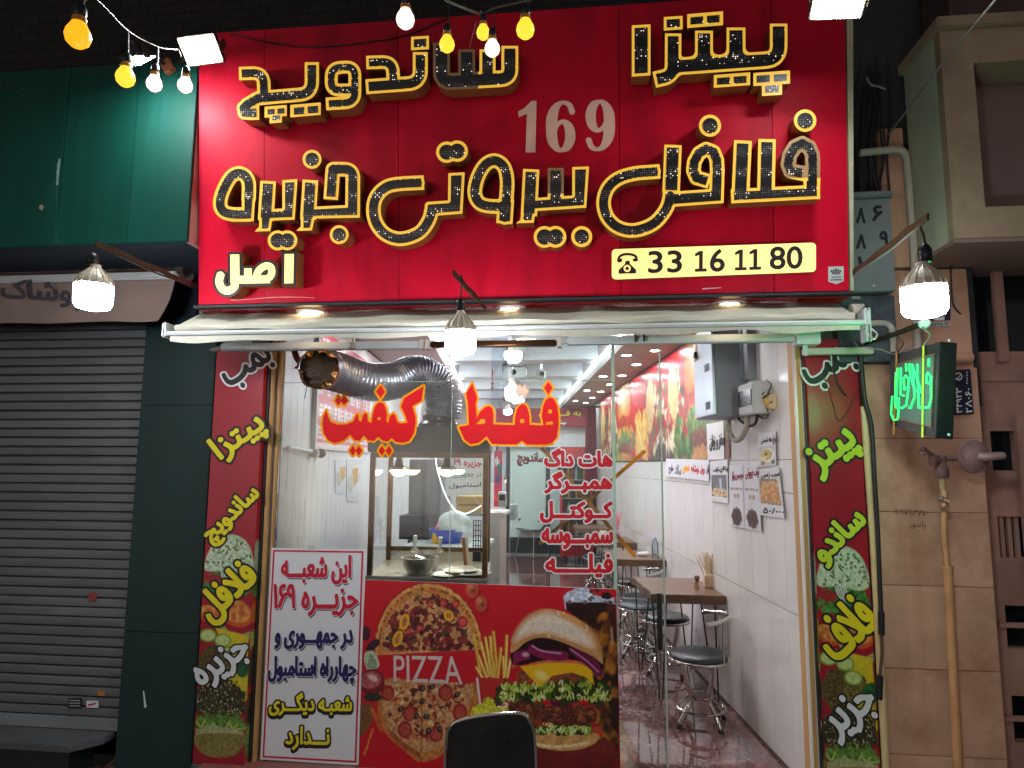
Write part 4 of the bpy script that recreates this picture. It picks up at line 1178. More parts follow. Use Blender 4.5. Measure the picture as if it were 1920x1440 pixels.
lettering(aw2, 'پوشاک', [(2, 524), (150, 527), (152, 582), (4, 570)], FY(YA - .024), [(1.6, mat('faded_dark_print', S(70, 66, 74), .8), .012)])
# roller shutter: one slat per object
sh = thing('roller_shutter', 'closed grey metal roller shutter with grimy horizontal slats', 'shutter', (-3, .05, 0))
YS = .035
zb_, zt_ = P(200, 1352, YS)[2], zb + .25
pitch = .0527
nsl = int((zt_ - zb_) / pitch) + 1
xsr = P(247, 980, YS)[0] + .02
me0 = None
for i in range(nsl):
    z0 = zb_ + .02 + i * pitch; z1 = z0 + pitch - .0028
    prof = [(YS + .012, z0), (YS + .002, z0 + .003), (YS - .005, z0 + .006), (YS - .007, z0 + .024), (YS - .0055, z1 - .006), (YS + .002, z1 - .001), (YS + .012, z1)]
    if me0 is None:
        me0 = strip('slat', prof, -5.5, xsr, M['shutter'], 1, None, sh)
    else:
        o = me0.copy(); COL.objects.link(o); o.parent = sh; o.matrix_parent_inverse = me0.matrix_parent_inverse.copy(); o.location = Vector(me0.location) + Vector((0, random.uniform(-.0025, .0015), i * pitch + random.uniform(-.0006, .0006)))
obj('bottom_rail', MB().box(-5.5, YS - .015, zb_ - .045, xsr, YS + .02, zb_ + .018), M['grey_box'], sh, bev=.003)
obj('backing', MB().box(-5.5, YS + .014, zb_ - .04, xsr, YS + .024, zt_ + .05), M['black_trim'], sh)
SHP = FY(YS - .011)
def sticker(u0, v0, u1, v1, m, nm='sticker'):
    q = [SHP.at(*p) for p in ((u0, v1), (u1, v1), (u1, v0), (u0, v0))]
    return obj(nm, MB().slab(q, A(0, -1, 0), .0015), m, sh)
sticker(166, 1111, 181, 1127, mat('faded_red_sticker', S(150, 60, 60), .7))
sticker(183, 1295, 196, 1305, mat('orange_sticker', S(190, 120, 40), .6))
st1 = sticker(128, 1309, 154, 1328, M['black_vinyl'])
cvx = CV(126, 1307, 158, 1330, .4)
for k in range(3):
    obj('print_line', plate(cvx, union(*[sd_seg(cvx, (131 + j * 3.4, 1313.5 + k * 5), (132.6 + j * 3.4, 1313 + k * 5 + (j % 2)), .7) for j in range(6)]), 0, SHP, .0012, 0, .1), M['white_v'], st1)
st2 = sticker(162, 1314, 184, 1327, M['paper'])
obj('print_line', plate(CV(160, 1312, 190, 1330, .4), sd_seg(CV(160, 1312, 190, 1330, .4), (166, 1322), (179, 1319), 1.6), 0, SHP, .0012), M['red_v'], st2)
# dark green column
xg0, xg1 = P(247, 980, -.02)[0], P(384, 1000, -.02)[0]
gc = thing('green_column', 'dark green painted metal clad column between the shutter and the red printed column', 'column', ((xg0 + xg1) / 2, .03, ZS))
zj1, zj2 = P(330, 1187, -.02)[2], P(330, 760, -.02)[2]
for z0, z1 in ((ZS + .03, zj1 - .001), (zj1 + .001, zj2 - .001), (zj2 + .001, 2.42)):
    obj('cladding_sheet', MB().box(xg0, -.02, z0, xg1, .055, z1), M['green_dark'], gc, bev=.003)
cg = CV(255, 1280, 290, 1345, .5)
obj('white_drip', plate(cg, varpath(cg, [(269, 1296, 2), (271, 1310, 3), (272.5, 1325, 4.5)]), 0, FY(-.02), .002), M['white_v'], gc)
# granite step and rubble
sx = P(220, 1380, -.2)[0]
stp = thing('granite_step', 'grey granite doorstep slab with a broken corner below the shutter', 'step', (-3, -.2, ZS))
zs1 = P(100, 1352, -.0)[2]
zs1 = zb_ - .047
ys0 = PZ(200, 1403, zs1)[1]
xs1 = PZ(218, 1370, zs1)[0]
obj('slab', MB().prism([A(-5.5, ys0, zs1), A(xs1 - .10, ys0, zs1), A(xs1, ys0 + .12, zs1), A(xs1, .03, zs1), A(-5.5, .03, zs1)], A(0, 0, 1), .035), M['granite'], stp, bev=.004)
obj('base', MB().box(-5.5, ys0 + .03, ZS, xs1 - .12, .03, zs1 - .036), M['black_trim'], stp)
mb = MB()
for k in range(14):
    cx, cy, cz = xs1 - .10 + random.uniform(-.02, .10), ys0 + random.uniform(.06, .26), ZS + random.uniform(0, .03)
    r = random.uniform(.02, .05)
    pts = [A(cx, cy, cz) + A(random.uniform(-1, 1), random.uniform(-1, 1), random.uniform(-.6, .8)) * r for _ in range(8)]
    mb.hexa([A(cx - r, cy - r, ZS - .01) + .3 * (pts[0] - A(cx, cy, cz)), A(cx + r, cy - r, ZS - .01), A(cx + r, cy + r, ZS - .01), A(cx - r, cy + r, ZS - .01)] + [A(cx - r * .7, cy - r * .6, cz + r) + .3 * (pts[1] - A(cx, cy, cz)), A(cx + r * .6, cy - r * .8, cz + r * .8), A(cx + r * .7, cy + r * .7, cz + r), A(cx - r * .6, cy + r * .6, cz + r * .9)])
rb = obj('rubble', mb, M['rubble']); rb['kind'] = 'stuff'

# ================================================================== right neighbour
# stone bay overhead with a recessed window
YBY = -.38
bay = thing('stone_bay', 'beige stone clad bay window projecting above the right pier', 'bay', P(1850, 445, YBY))
e0 = P(1775, 250, YBY)[0]
zb0 = P(1784, 447, YBY)[2]
zb1 = P(1770, 58, YBY)[2]
e1 = 4.5
wx0 = P(1836, 250, YBY)[0]; wz0 = P(1845, 388, YBY)[2]; wz1 = P(1830, 118, YBY)[2]
front = MB()
front.box(e0, YBY, zb0, e1, YBY + .05, wz0)
front.box(e0, YBY, wz1, e1, YBY + .05, zb1)
front.box(e0, YBY, wz0, wx0, YBY + .05, wz1)
obj('front_face', front, M['stone_bay'], bay)
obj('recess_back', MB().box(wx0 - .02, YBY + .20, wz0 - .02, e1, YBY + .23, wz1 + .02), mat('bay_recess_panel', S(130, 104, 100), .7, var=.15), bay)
obj('recess_side', MB().box(wx0 - .024, YBY + .051, wz0, wx0 - .002, YBY + .199, wz1), M['stone_bay'], bay)
obj('recess_sill', MB().box(wx0, YBY + .051, wz0 - .024, e1, YBY + .199, wz0 - .002), M['stone_bay'], bay)
obj('recess_head', MB().box(wx0, YBY + .051, wz1 + .002, e1, YBY + .199, wz1 + .024), M['stone_bay'], bay)
ybk = -.02
obj('side_face', MB().box(e0 + .001, YBY + .052, zb0, e0 + .03, ybk, zb1 - .001), mat('bay_side_lit_tone', S(196, 198, 172), .6, var=.12, stretch=(1, 1, .2), dirt=S(110, 104, 90), dirt_amt=.5), bay)  # side of the stone bay coloured paler and greenish for the light on it
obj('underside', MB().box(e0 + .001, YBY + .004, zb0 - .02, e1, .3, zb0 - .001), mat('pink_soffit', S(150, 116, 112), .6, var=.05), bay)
obj('top_slab', MB().box(e0 - .02, YBY - .03, zb1 + .001, e1, .0, zb1 + .06), M['stone_bay'], bay, bev=.006)
obj('upper_storey', MB().box(e0 + .12, YBY + .12, zb1 + .062, e1, .0, zb1 + .9), mat('dark_upper_storey', S(80, 62, 62), .8, var=.2), bay)
# stone pier in blocks
YP = -.03
px0, px1 = P(1630, 900, YP)[0], P(1856, 1000, YP)[0]
pier = thing('stone_pier', 'stone clad pier tinted for red light, thin joints between the shop and the gated entrance', 'pier', ((px0 + px1) / 2, .1, ZS))
zz = [ZS] + [P(1700, v, YP)[2] for v in (1415, 1254, 1098, 960, 822)] + [P(1700, 690, YP)[2]]
zz = sorted(zz)
for i in range(len(zz) - 1):
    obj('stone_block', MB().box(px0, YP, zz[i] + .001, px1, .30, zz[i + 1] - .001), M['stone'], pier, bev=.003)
zz2 = [zz[-1]] + [P(1750, 510, .0)[2]]
pxm = P(1680, 600, .02)[0]; pxt = P(1818, 580, .02)[0]
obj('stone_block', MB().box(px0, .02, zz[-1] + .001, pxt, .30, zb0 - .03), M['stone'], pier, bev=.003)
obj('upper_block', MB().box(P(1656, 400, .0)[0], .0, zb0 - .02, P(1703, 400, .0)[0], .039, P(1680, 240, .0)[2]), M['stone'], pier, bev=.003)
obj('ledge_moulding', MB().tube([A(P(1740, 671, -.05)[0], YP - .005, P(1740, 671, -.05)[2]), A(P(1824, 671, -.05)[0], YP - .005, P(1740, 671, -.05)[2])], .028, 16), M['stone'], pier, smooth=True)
# dark recess with wall behind between sign and bay
struct('right_back_wall', MB().box(BR[0] + .06, .04, 1.9, px1 + .05, .098, 4.2), mat('dark_grey_wall', S(52, 50, 54), .9, var=.35, vscale=5, bump=.5))  # even dark grey, varied at random
# grey utility cabinet with painted numerals
yb = -.12
gb = thing('utility_cabinet', 'grey painted steel utility cabinet stencilled with Persian numerals beside the sign', 'cabinet', P(1640, 540, yb))
x0, x1 = P(1588, 450, yb)[0], P(1674, 450, yb)[0]; z0, z1 = P(1640, 546, yb)[2], P(1640, 372, yb)[2]
obj('door', MB().box(x0, yb, z0, x1, .039, z1), M['grey_box'], gb, bev=.004)
obj('hood', MB().box(x0 - .01, yb - .03, z1 + .001, x1 + .008, .039, z1 + .028), M['grey_box'], gb, bev=.006)
obj('latch', MB().lathe([(0, .02), (.008, .018), (.010, 0)], P(1637, 537, yb), (0, -1, 0), 12), M['steel'], gb)
CBP = FY(yb - .001)
numv = mat('stencil_paint', S(40, 42, 48), .8)
for s, q in (('۸', (1606, 390, 1622, 418)), ('۶', (1636, 386, 1654, 414)), ('۸', (1606, 440, 1623, 466)), ('۹', (1650, 434, 1665, 462)), ('۱', (1609, 482, 1617, 506))):
    a, b, c_, d_ = q
    lettering(gb, s, [(a, b), (c_, b), (c_, d_), (a, d_)], CBP, [(1.6, numv, .001)], name='numeral')
lb = thing('lower_cabinet', 'dark scuffed metal box under the stencilled grey cabinet', 'cabinet', P(1640, 660, yb + .03))
obj('door', MB().box(x0 - .05, yb + .04, P(1640, 676, yb)[2], P(1674, 450, yb)[0] + .01, .038, z0 - .012), mat('scuffed_grey', S(70, 74, 86), .6, var=.3, dirt=S(130, 128, 126), dirt_amt=.5, dscale=9), lb, bev=.004)
obj('hinge', MB().box(x0 + .02, yb + .03, z0 - .016, x0 + .06, yb + .039, z0 - .03), M['steel'], lb)
# pipes
def pipe(label, uv, y, r, m, name='pipe', k=6, cat_='pipe', straight=False):
    pts = [P(u, v, y if not isinstance(y, (list, tuple)) else y[i]) for i, (u, v) in enumerate(uv)]
    if not straight: pts = cat(pts, k)
    return tag(obj(name, MB().tube(pts, r, 12), m, smooth=True), label, cat_)
pipe('pale drain pipe bending down past the right of the grey cabinet', [(1612, 287), (1650, 283), (1685, 281), (1698, 292), (1702, 320), (1708, 400), (1714, 480), (1718, 600), (1722, 660)], -.06, .019, M['grey_pipe'])
pipe('short grey pipe elbow to the right of the awning end', [(1622, 607), (1655, 606), (1669, 612), (1674, 626), (1675, 660)], -.12, .015, M['grey_pipe'])
pipe('cream plastic conduit running down beside the right printed column', [(1620, 762), (1630, 900), (1640, 1050), (1651, 1250), (1662, 1445)], -.085, .018, M['cream_pipe'])
pipe('thick black cable hanging down beside the right printed column', [(1612, 640), (1616, 690), (1622, 750), (1634, 800), (1640, 900), (1646, 1000), (1649, 1080), (1652, 1150)], -.13, .010, M['black_cable'], 'cable', cat_='cable')
cj = thing('cable_joint', 'taped black joints and brown bare section at the end of the hanging cable', 'cable', P(1652, 1300, -.13))
obj('tape_sleeve', MB().tube([P(1652, 1147, -.135), P(1653, 1190, -.135)], .0145, 12), M['black_plastic'], cj)
obj('bare_section', MB().tube([P(1653, 1191, -.135), P(1654, 1225, -.135), P(1650, 1265, -.135)], .007, 10), mat('rusty_rod', S(96, 66, 54), .7, var=.3), cj)
obj('tape_sleeve', MB().tube([P(1650, 1266, -.135), P(1648, 1311, -.135)], .015, 12), M['black_plastic'], cj)
# gas pipe, valve and regulator
yg = -.16
gp = thing('gas_pipe', 'pale yellow gas riser pipe with a lever valve on the stone pier', 'pipe', P(1785, 1440, yg))
obj('riser', MB().tube(cat([P(1770, 960, yg), P(1771, 1010, yg), P(1777, 1066, yg)], 4), .0135, 14), M.setdefault('tan_pipe', mat('tan_gas_pipe', S(204, 146, 100), .5, var=.12, dirt=S(140, 84, 54), dirt_amt=.5, dscale=8)), gp, smooth=True)
obj('lower_riser', MB().tube(cat([P(1777, 1067, yg), P(1784, 1200, yg), P(1797, 1445, yg)], 4), .021, 14), M['tan_pipe'], gp, smooth=True)
obj('coupling', MB().tube([P(1777, 1060, yg), P(1777, 1068, yg)], .025, 14), M['tan_pipe'], gp)
obj('valve_body', MB().tube([P(1770, 920, yg), P(1770, 950, yg)], [.018, .018], 6), mat('brass_valve', S(196, 150, 120), .45, metal=.3, var=.2), gp, bev=.002)
obj('lever', MB().cbox(P(1771, 937, yg - .03), .055, .006, .022, A(.9, 0, -.35), A(0, 1, 0), A(.35, 0, .9)), mat('pinkish_lever', S(210, 170, 150), .4), gp, bev=.004)
obj('nut', MB().lathe([(0, .012), (.007, .01), (.009, 0)], P(1764, 934, yg - .034), (0, -1, 0), 6), M['steel'], gp)
obj('upper_pipe', MB().tube([P(1767, 878, yg), P(1768, 919, yg)], .014, 14), M['cream_pipe'], gp)
gr = thing('gas_regulator', 'round pinkish gas regulator with side outlet on the stone pier', 'gas regulator', P(1825, 915, yg))
rp = mat('regulator_paint', S(158, 126, 124), .5, metal=.2, var=.15, dirt=S(110, 80, 76), dirt_amt=.3)
rc = P(1826, 856, yg)
ax = A(.22, -1, -.05)
obj('diaphragm_housing', MB().lathe([(0, .035), (.03, .034), (.05, .022), (.066, .012), (.078, .008), (.080, 0), (.078, -.010), (.06, -.02), (.035, -.05), (0, -.055)], rc, ax, 36), rp, gr, smooth=True)
xx, yy_, zz_ = frame(ax)
for k in range(10):
    a = k * math.pi / 5
    obj('flange_bolt', MB().lathe([(0, .006), (.004, .006), (.005, 0)], rc + zz_ * .0085 + (math.cos(a) * xx + math.sin(a) * yy_) * .072, ax, 6), rp, gr)
obj('spring_tube', MB().tube([rc + zz_ * .03, rc + zz_ * .05 + A(.02, 0, 0), rc + zz_ * .045 + A(.055, -.02, .004), rc + A(.095, -.06, .004)], [.022, .021, .019, .017], 14), rp, gr, smooth=True)
obj('name_plate', MB().cbox(rc + zz_ * .028 + A(-.02, -.004, .03), .036, .002, .022), rp, gr)
obj('inlet_body', MB().lathe([(.024, 0), (.03, .01), (.03, .05), (.022, .06), (.02, .105)], P(1767, 897, yg), (0, 0, 1), 16), rp, gr, smooth=True)
obj('side_port', MB().lathe([(.018, 0), (.022, .005), (.022, .035), (.032, .036), (.032, .044), (.02, .045)], P(1765, 862, yg), (-1, 0, 0), 18), rp, gr, smooth=True)
obj('bell_cap', MB().lathe([(.030, 0), (.028, .012), (.014, .022), (.010, .035), (0, .036)], P(1733, 852, yg), (0, 0, 1), 18), rp, gr, smooth=True)
obj('union_pipe', MB().tube([P(1772, 860, yg), P(1800, 858, yg)], .014, 12), rp, gr)
# blue address plate
bp = thing('address_plate', 'small dark navy plate with white Persian numerals on the stone pier', 'plate', P(1807, 778, -.06))
q = [P(1789, 778, -.045), P(1826, 776, -.045), P(1820, 692, -.045), P(1786, 693, -.045)]
obj('plate', MB().slab(q, A(0, -1, 0), .012), mat('navy_plate', S(24, 22, 52), .35), bp, bev=.002)
APL = FY(-.0462)
lettering(bp, '۳۴۹۲۳', [(1793, 774), (1792, 728), (1803, 727), (1804, 774)], APL, [(.5, M['white_v'], .0008)], res=.35, name='numeral')
lettering(bp, '۲۸۰۶۰', [(1811, 774), (1810, 728), (1821, 727), (1823, 774)], APL, [(.5, M['white_v'], .0008)], res=.35, name='numeral')
cp = CV(1785, 690, 1830, 725, .4)
obj('round_emblem', plate(cp, np.maximum(np.abs(sd_circ(cp, (1797, 706), 6.5)) - .9, -9), 0, APL, .0008, 0, .1), M['white_v'], bp)
obj('emblem_stroke', plate(cp, union(sd_path(cp, [(1793, 710), (1798, 706), (1802, 702)], 1.2), sd_path(cp, [(1794, 712), (1800, 708)], 1)), 0, APL, .0008, 0, .1), M['white_v'], bp)
obj('print_line', plate(cp, union(*[sd_seg(cp, (1812.5, 697 + k * 5), (1813.5, 699.5 + k * 5), .7) for k in range(5)]), 0, APL, .0008, 0, .1), M['white_v'], bp)
# small plate behind the lamp
bp2 = thing('small_number_plate', 'small white number plate under the right bulb lamp', 'plate', P(1765, 612, -.0))
q = [P(1740, 613, .01), P(1782, 611, .01), P(1781, 603, .01), P(1740, 605, .01)]
obj('plate', MB().slab(q, A(0, -1, 0), .01), M['white_paint'], bp2)
lettering(bp2, '۱۸۷۳۵۰۹۲', [(1743, 605.5), (1780, 604), (1780, 610.5), (1743, 612)], FY(.0085), [(.25, M['black_vinyl'], .001)], res=.3, name='numeral')
q = [P(1742, 601, .01), P(1782, 600, .01), P(1782, 560, .01), P(1742, 562, .01)]
obj('backing_board', MB().slab(q, A(0, -1, 0), .01), mat('dark_navy_board', S(30, 34, 60), .5), bp2)
q = [P(1752, 601, .004), P(1771, 600, .004), P(1771, 593, .004), P(1752, 594, .004)]
obj('label_strip', MB().slab(q, A(0, -1, 0), .004), M['paper'], bp2)
# graffiti on the pier
gf = CV(1665, 940, 1750, 1010, .5)
lettering(pier, '۰۹۱۹۷۱۱۳۷۷۰', [(1673, 953), (1740, 957), (1740, 969), (1673, 964)], FY(YP - .0005), [(.1, mat('graffiti_ink', S(104, 70, 54), .8), .0008)], res=.4)
lettering(pier, 'پاسور', [(1704, 976), (1736, 976), (1736, 993), (1704, 993)], FY(YP - .0005), [(.1, bpy.data.materials['graffiti_ink'], .0008)], res=.4)
# pink wall with dark windows and slots, on the far right
pw = thing('entrance_wall', 'pink rendered wall with dark window panes and grille slots at the right edge', 'wall', (3.2, .3, ZS))
YW = .16
def rect_wall(y, holes, x0, x1, z0, z1):
    xs_ = sorted(set([x0, x1] + [h[0] for h in holes] + [h[1] for h in holes])); zs_ = sorted(set([z0, z1] + [h[2] for h in holes] + [h[3] for h in holes]))
    mb = MB()
    for i in range(len(xs_) - 1):
        for j in range(len(zs_) - 1):
            cx, cz = (xs_[i] + xs_[i + 1]) / 2, (zs_[j] + zs_[j + 1]) / 2
            if any(h[0] < cx < h[1] and h[2] < cz < h[3] for h in holes): continue
            mb.box(xs_[i], y, zs_[j], xs_[i + 1], y + .06, zs_[j + 1])
    return mb
def hole(u0, v0, u1, v1):
    a = P(u0, v1, YW); b = P(u1, v0, YW); return (a[0], b[0], a[2], b[2])
hs = [hole(1818, 508, 1990, 660), hole(1862, 808, 1906, 882), hole(1876, 970, 1990, 1046), hole(1890, 1138, 1990, 1216), hole(1903, 1308, 1990, 1392)]
obj('wall_panel', rect_wall(YW, hs, P(1822, 800, YW)[0] - .25, 4.6, ZS, zb0 - .03), M['pink_paint'], pw)
for h in hs: obj('dark_pane', MB().box(h[0] - .01, YW + .065, h[2] - .01, h[1] + .01, YW + .075, h[3] + .01), M['dark_glass'], pw)
fr = MB(); 
for (u0, u1) in ((1866, 1886),): fr.box(P(u0, 600, YW - .02)[0], YW - .03, hs[0][2] - .06, P(u1, 600, YW - .02)[0], YW - .001, hs[0][3] + .06)
obj('window_mullion', fr, M['pink_paint'], pw, bev=.004)
obj('window_ledge', MB().box(P(1826, 680, YW)[0], YW - .02, P(1850, 716, YW)[2], 4.6, YW - .001, P(1850, 700, YW)[2]), M['pink_paint'], pw, bev=.004)
for u in (1884, 1898, 1912):
    a = P(u, 1040, YW - .0)[0]
    obj('grille_bar', MB().box(a, YW + .02, hs[2][2], a + .018, YW + .04, hs[2][3]), M['pink_paint'], pw)
for v in (1171, 1345):
    z = P(1900, v, YW)[2]
    obj('rail', MB().box(P(1868, v, YW)[0], YW - .025, z - .012, 4.6, YW - .001, z + .012), M['pink_paint'], pw, bev=.003)
obj('post', MB().box(P(1905, 800, YW - .05)[0], YW - .06, ZS, P(1925, 800, YW - .05)[0], YW - .026, P(1905, 780, YW)[2]), M['pink_paint'], pw, bev=.004)
# LED board with green lettering
def led_board():
    base = P(1725, 822, -.55)
    t = thing('led_sign', 'hanging black framed LED board with green glowing Persian word and yellow strap', 'led sign', base)
    tl, tr, br_, bl_ = (1669, 667), (1763, 640), (1755, 822), (1668, 797)
    # the board hangs turned toward the left, front edge nearer the street
    yA, yB = -.34, -.66
    TLp, BLp = P(*tl, yA), P(*bl_, yA)
    TRp, BRp = P(*tr, yB), P(*br_, yB)
    n = np.cross(TRp - TLp, BLp - TLp); n /= np.linalg.norm(n)
    if n @ (cC - TLp) < 0: n = -n
    PLN = Plane(TLp, n)
    q = [PLN.at(*p) for p in (bl_, br_, tr, tl)]
    obj('case', MB().slab(q, n, .075), M['black_plastic'], t, bev=.003)
    ins = [(1678, 786), (1746, 803), (1752, 662), (1679, 683)]
    q2 = [PLN.at(u, v, .002) for u, v in ins]
    obj('face', MB().slab(q2, n, .001), mat('smoky_board', S(80, 92, 96), .4, var=.2), t)
    led = emat('green_led', (0.0, 1.0, 0.10), 2.6, (.1, .4, .2))
    redled = mat('dull_red_led', S(150, 70, 52), .5)
    def Zl(x, y): return 1560 + x / 3.789, 620 + y / 3.789
    strokes = [[(690, 205), (690, 250)], [(682, 300), (710, 330), (700, 375), (672, 370), (676, 310)], [(706, 330), (708, 480), (690, 545), (620, 548), (608, 240)],
               [(640, 440), (570, 240)], [(575, 250), (590, 470), (560, 550), (545, 545)], [(552, 240), (560, 330), (600, 440)], [(528, 240), (530, 285)],
               [(525, 320), (548, 345), (545, 400), (515, 420), (512, 335)], [(548, 390), (530, 530), (500, 550), (455, 545), (470, 265)], [(492, 270), (490, 455), (520, 465)],
               [(430, 470), (422, 590), (440, 635), (470, 630), (478, 480)], [(456, 300), (450, 520)]]
    mb = MB()
    for s in strokes:
        pts = [np.array(Zl(*p)) for p in s]
        L = [0]
        for i in range(len(pts) - 1): L.append(L[-1] + np.linalg.norm(pts[i + 1] - pts[i]))
        d = 0
        while d <= L[-1]:
            i = max(k for k in range(len(L)) if L[k] <= d + 1e-9); i = min(i, len(pts) - 2)
            w = (d - L[i]) / max(L[i + 1] - L[i], 1e-9); p = pts[i] * (1 - w) + pts[i + 1] * w
            mb.lathe([(.0043, 0), (.004, .003), (.002, .005), (0, .006)], PLN.at(*p, .003), n, 7)
            d += 2.3
    o = obj('green_led', mb, led, t); o['kind'] = 'stuff'
    mb = MB()
    for a, b in (((1681, 684), (1751, 664)), ((1751, 664), (1746, 801)), ((1746, 801), (1680, 785)), ((1680, 785), (1681, 684))):
        for k in range(30):
            w = k / 30; p = np.array(a) * (1 - w) + np.array(b) * w
            mb.lathe([(.0035, 0), (.003, .004), (0, .006)], PLN.at(*p, .003), n, 6)
    o = obj('red_led_border', mb, redled, t); o['kind'] = 'stuff'
    for (u0, v0, u1, v1, m) in ((1731, 648, 1729, 820, mat('yellow_band', S(214, 220, 70), .5)), (1681, 660, 1675, 815, mat('orange_band', S(196, 120, 60), .5))):
        p0, p1 = PLN.at(u0, v0, .006), PLN.at(u1, v1, .006)
        s = np.cross(n, p1 - p0); s /= np.linalg.norm(s)
        obj('strap', MB().add([p0 - s * .005, p1 - s * .005, p1 + s * .005, p0 + s * .005] + [p - n * .0015 for p in (p0 - s * .005, p1 - s * .005, p1 + s * .005, p0 + s * .005)], [(0, 1, 2, 3), (7, 6, 5, 4), (1, 0, 4, 5), (3, 2, 6, 7)]), m, t)
    lt = bpy.data.lights.new('green_led_glow', 'POINT'); lt.color = (.05, 1, .3); lt.energy = 5; lt.shadow_soft_size = .12
    lo = bpy.data.objects.new('green_led_glow', lt); COL.objects.link(lo); lo.location = PLN.at(1715, 725, .16)
    setparent(lo, t)
    for u, v in ((1771, 641), (1770, 816)):
        obj('case_screw', MB().lathe([(0, .006), (.005, .005), (.006, 0)], PLN.at(u, v, -.03) + A(.05, 0, 0) * 0 + A(0, -.035, 0), A(.4, -1, 0), 8), M['white_paint'], t)
    obj('hanger', MB().tube(cat([PLN.at(1731, 648, .004), P(1744, 628, -.62), P(1733, 618, -.62), P(1729, 611, -.60)], 4), .003, 6), M['white_cable'], t)
    obj('hanger', MB().tube(cat([PLN.at(1683, 660, .004), P(1694, 644, -.4), P(1684, 632, -.4), P(1682, 619, -.4)], 4), .003, 6), M['dark_metal'], t)
    return t
led_board()
arm = thing('sign_arm', 'brown pole tied with white cloth that carries the LED board', 'bracket', P(1640, 635, -.35))
obj('pole', MB().tube([P(1632, 640, -.1), P(1685, 624, -.40), P(1740, 603, -.62)], .012, 10), M['dark_metal'], arm)
obj('cloth_tie', MB().lathe([(.012, 0), (.02, .01), (.024, .03), (.018, .05), (.012, .055)], P(1728, 608, -.57), P(1745, 602, -.66) - P(1728, 608, -.57), 12), M['paper'], arm, smooth=True)
tag(obj('loose_wire', MB().tube(cat([P(1602, 640, -.2), P(1612, 652, -.2), P(1650, 655, -.25), P(1672, 663, -.3), P(1690, 660, -.34), P(1712, 645, -.4)], 6), .003, 6), M['white_cable']), 'thin white wire looping from the awning arm to the LED board', 'cable')
tag(obj('diagonal_cable', MB().tube([P(1666, 252, -.05), P(1768, 118, -.6), P(1878, -14, -1.25)], .0045, 8), M['white_cable']), 'white cable stretched diagonally up in front of the bay', 'cable')
tag(obj('wall_cable', MB().tube(cat([P(1782, 490, .0), P(1784, 540, .0), P(1787, 570, .0), P(1800, 588, .02), P(1812, 598, .05)], 5), .004, 6), M['black_cable']), 'dark cable down the pier behind the right bulb lamp', 'cable')
for k, uv in enumerate([[(1625, 145), (1632, 158), (1650, 163), (1661, 168)], ]):
    tag(obj('cable_end', MB().tube(cat([P(u, v, -.1) for u, v in uv], 5), .006, 7), M['white_cable']), 'short white cable end in the dark gap beside the sign', 'cable')
mb = MB()
for k in range(9):
    u = 1612 + k * 6 + random.uniform(-3, 3); mb.tube(cat([P(u, 100 + random.uniform(0, 60), -.0), P(u + random.uniform(-12, 12), 200, -.03), P(u + random.uniform(-14, 14), 290, -.05), P(u + random.uniform(-8, 8), 372, -.02)], 5), .004 + .003 * random.random(), 6)
o = obj('cable_bundle', mb, M['black_cable']); o['kind'] = 'stuff'
# broken wires in front of the right column
for uv, m, l in (([(1540, 700), (1550, 720), (1562, 760), (1572, 789), (1590, 770), (1606, 735)], 'dark_metal', 'thin loose wire hanging in a V in front of the right printed column'),
                 ([(1562, 650), (1563, 690), (1568, 715), (1580, 736), (1586, 741)], 'black_cable', 'cut black cable end hanging in front of the right printed column')):
    tag(obj('loose_wire', MB().tube(cat([P(u, v, -.16) for u, v in uv], 5), .0025 if m == 'dark_metal' else .006, 6), M[m]), l, 'cable')
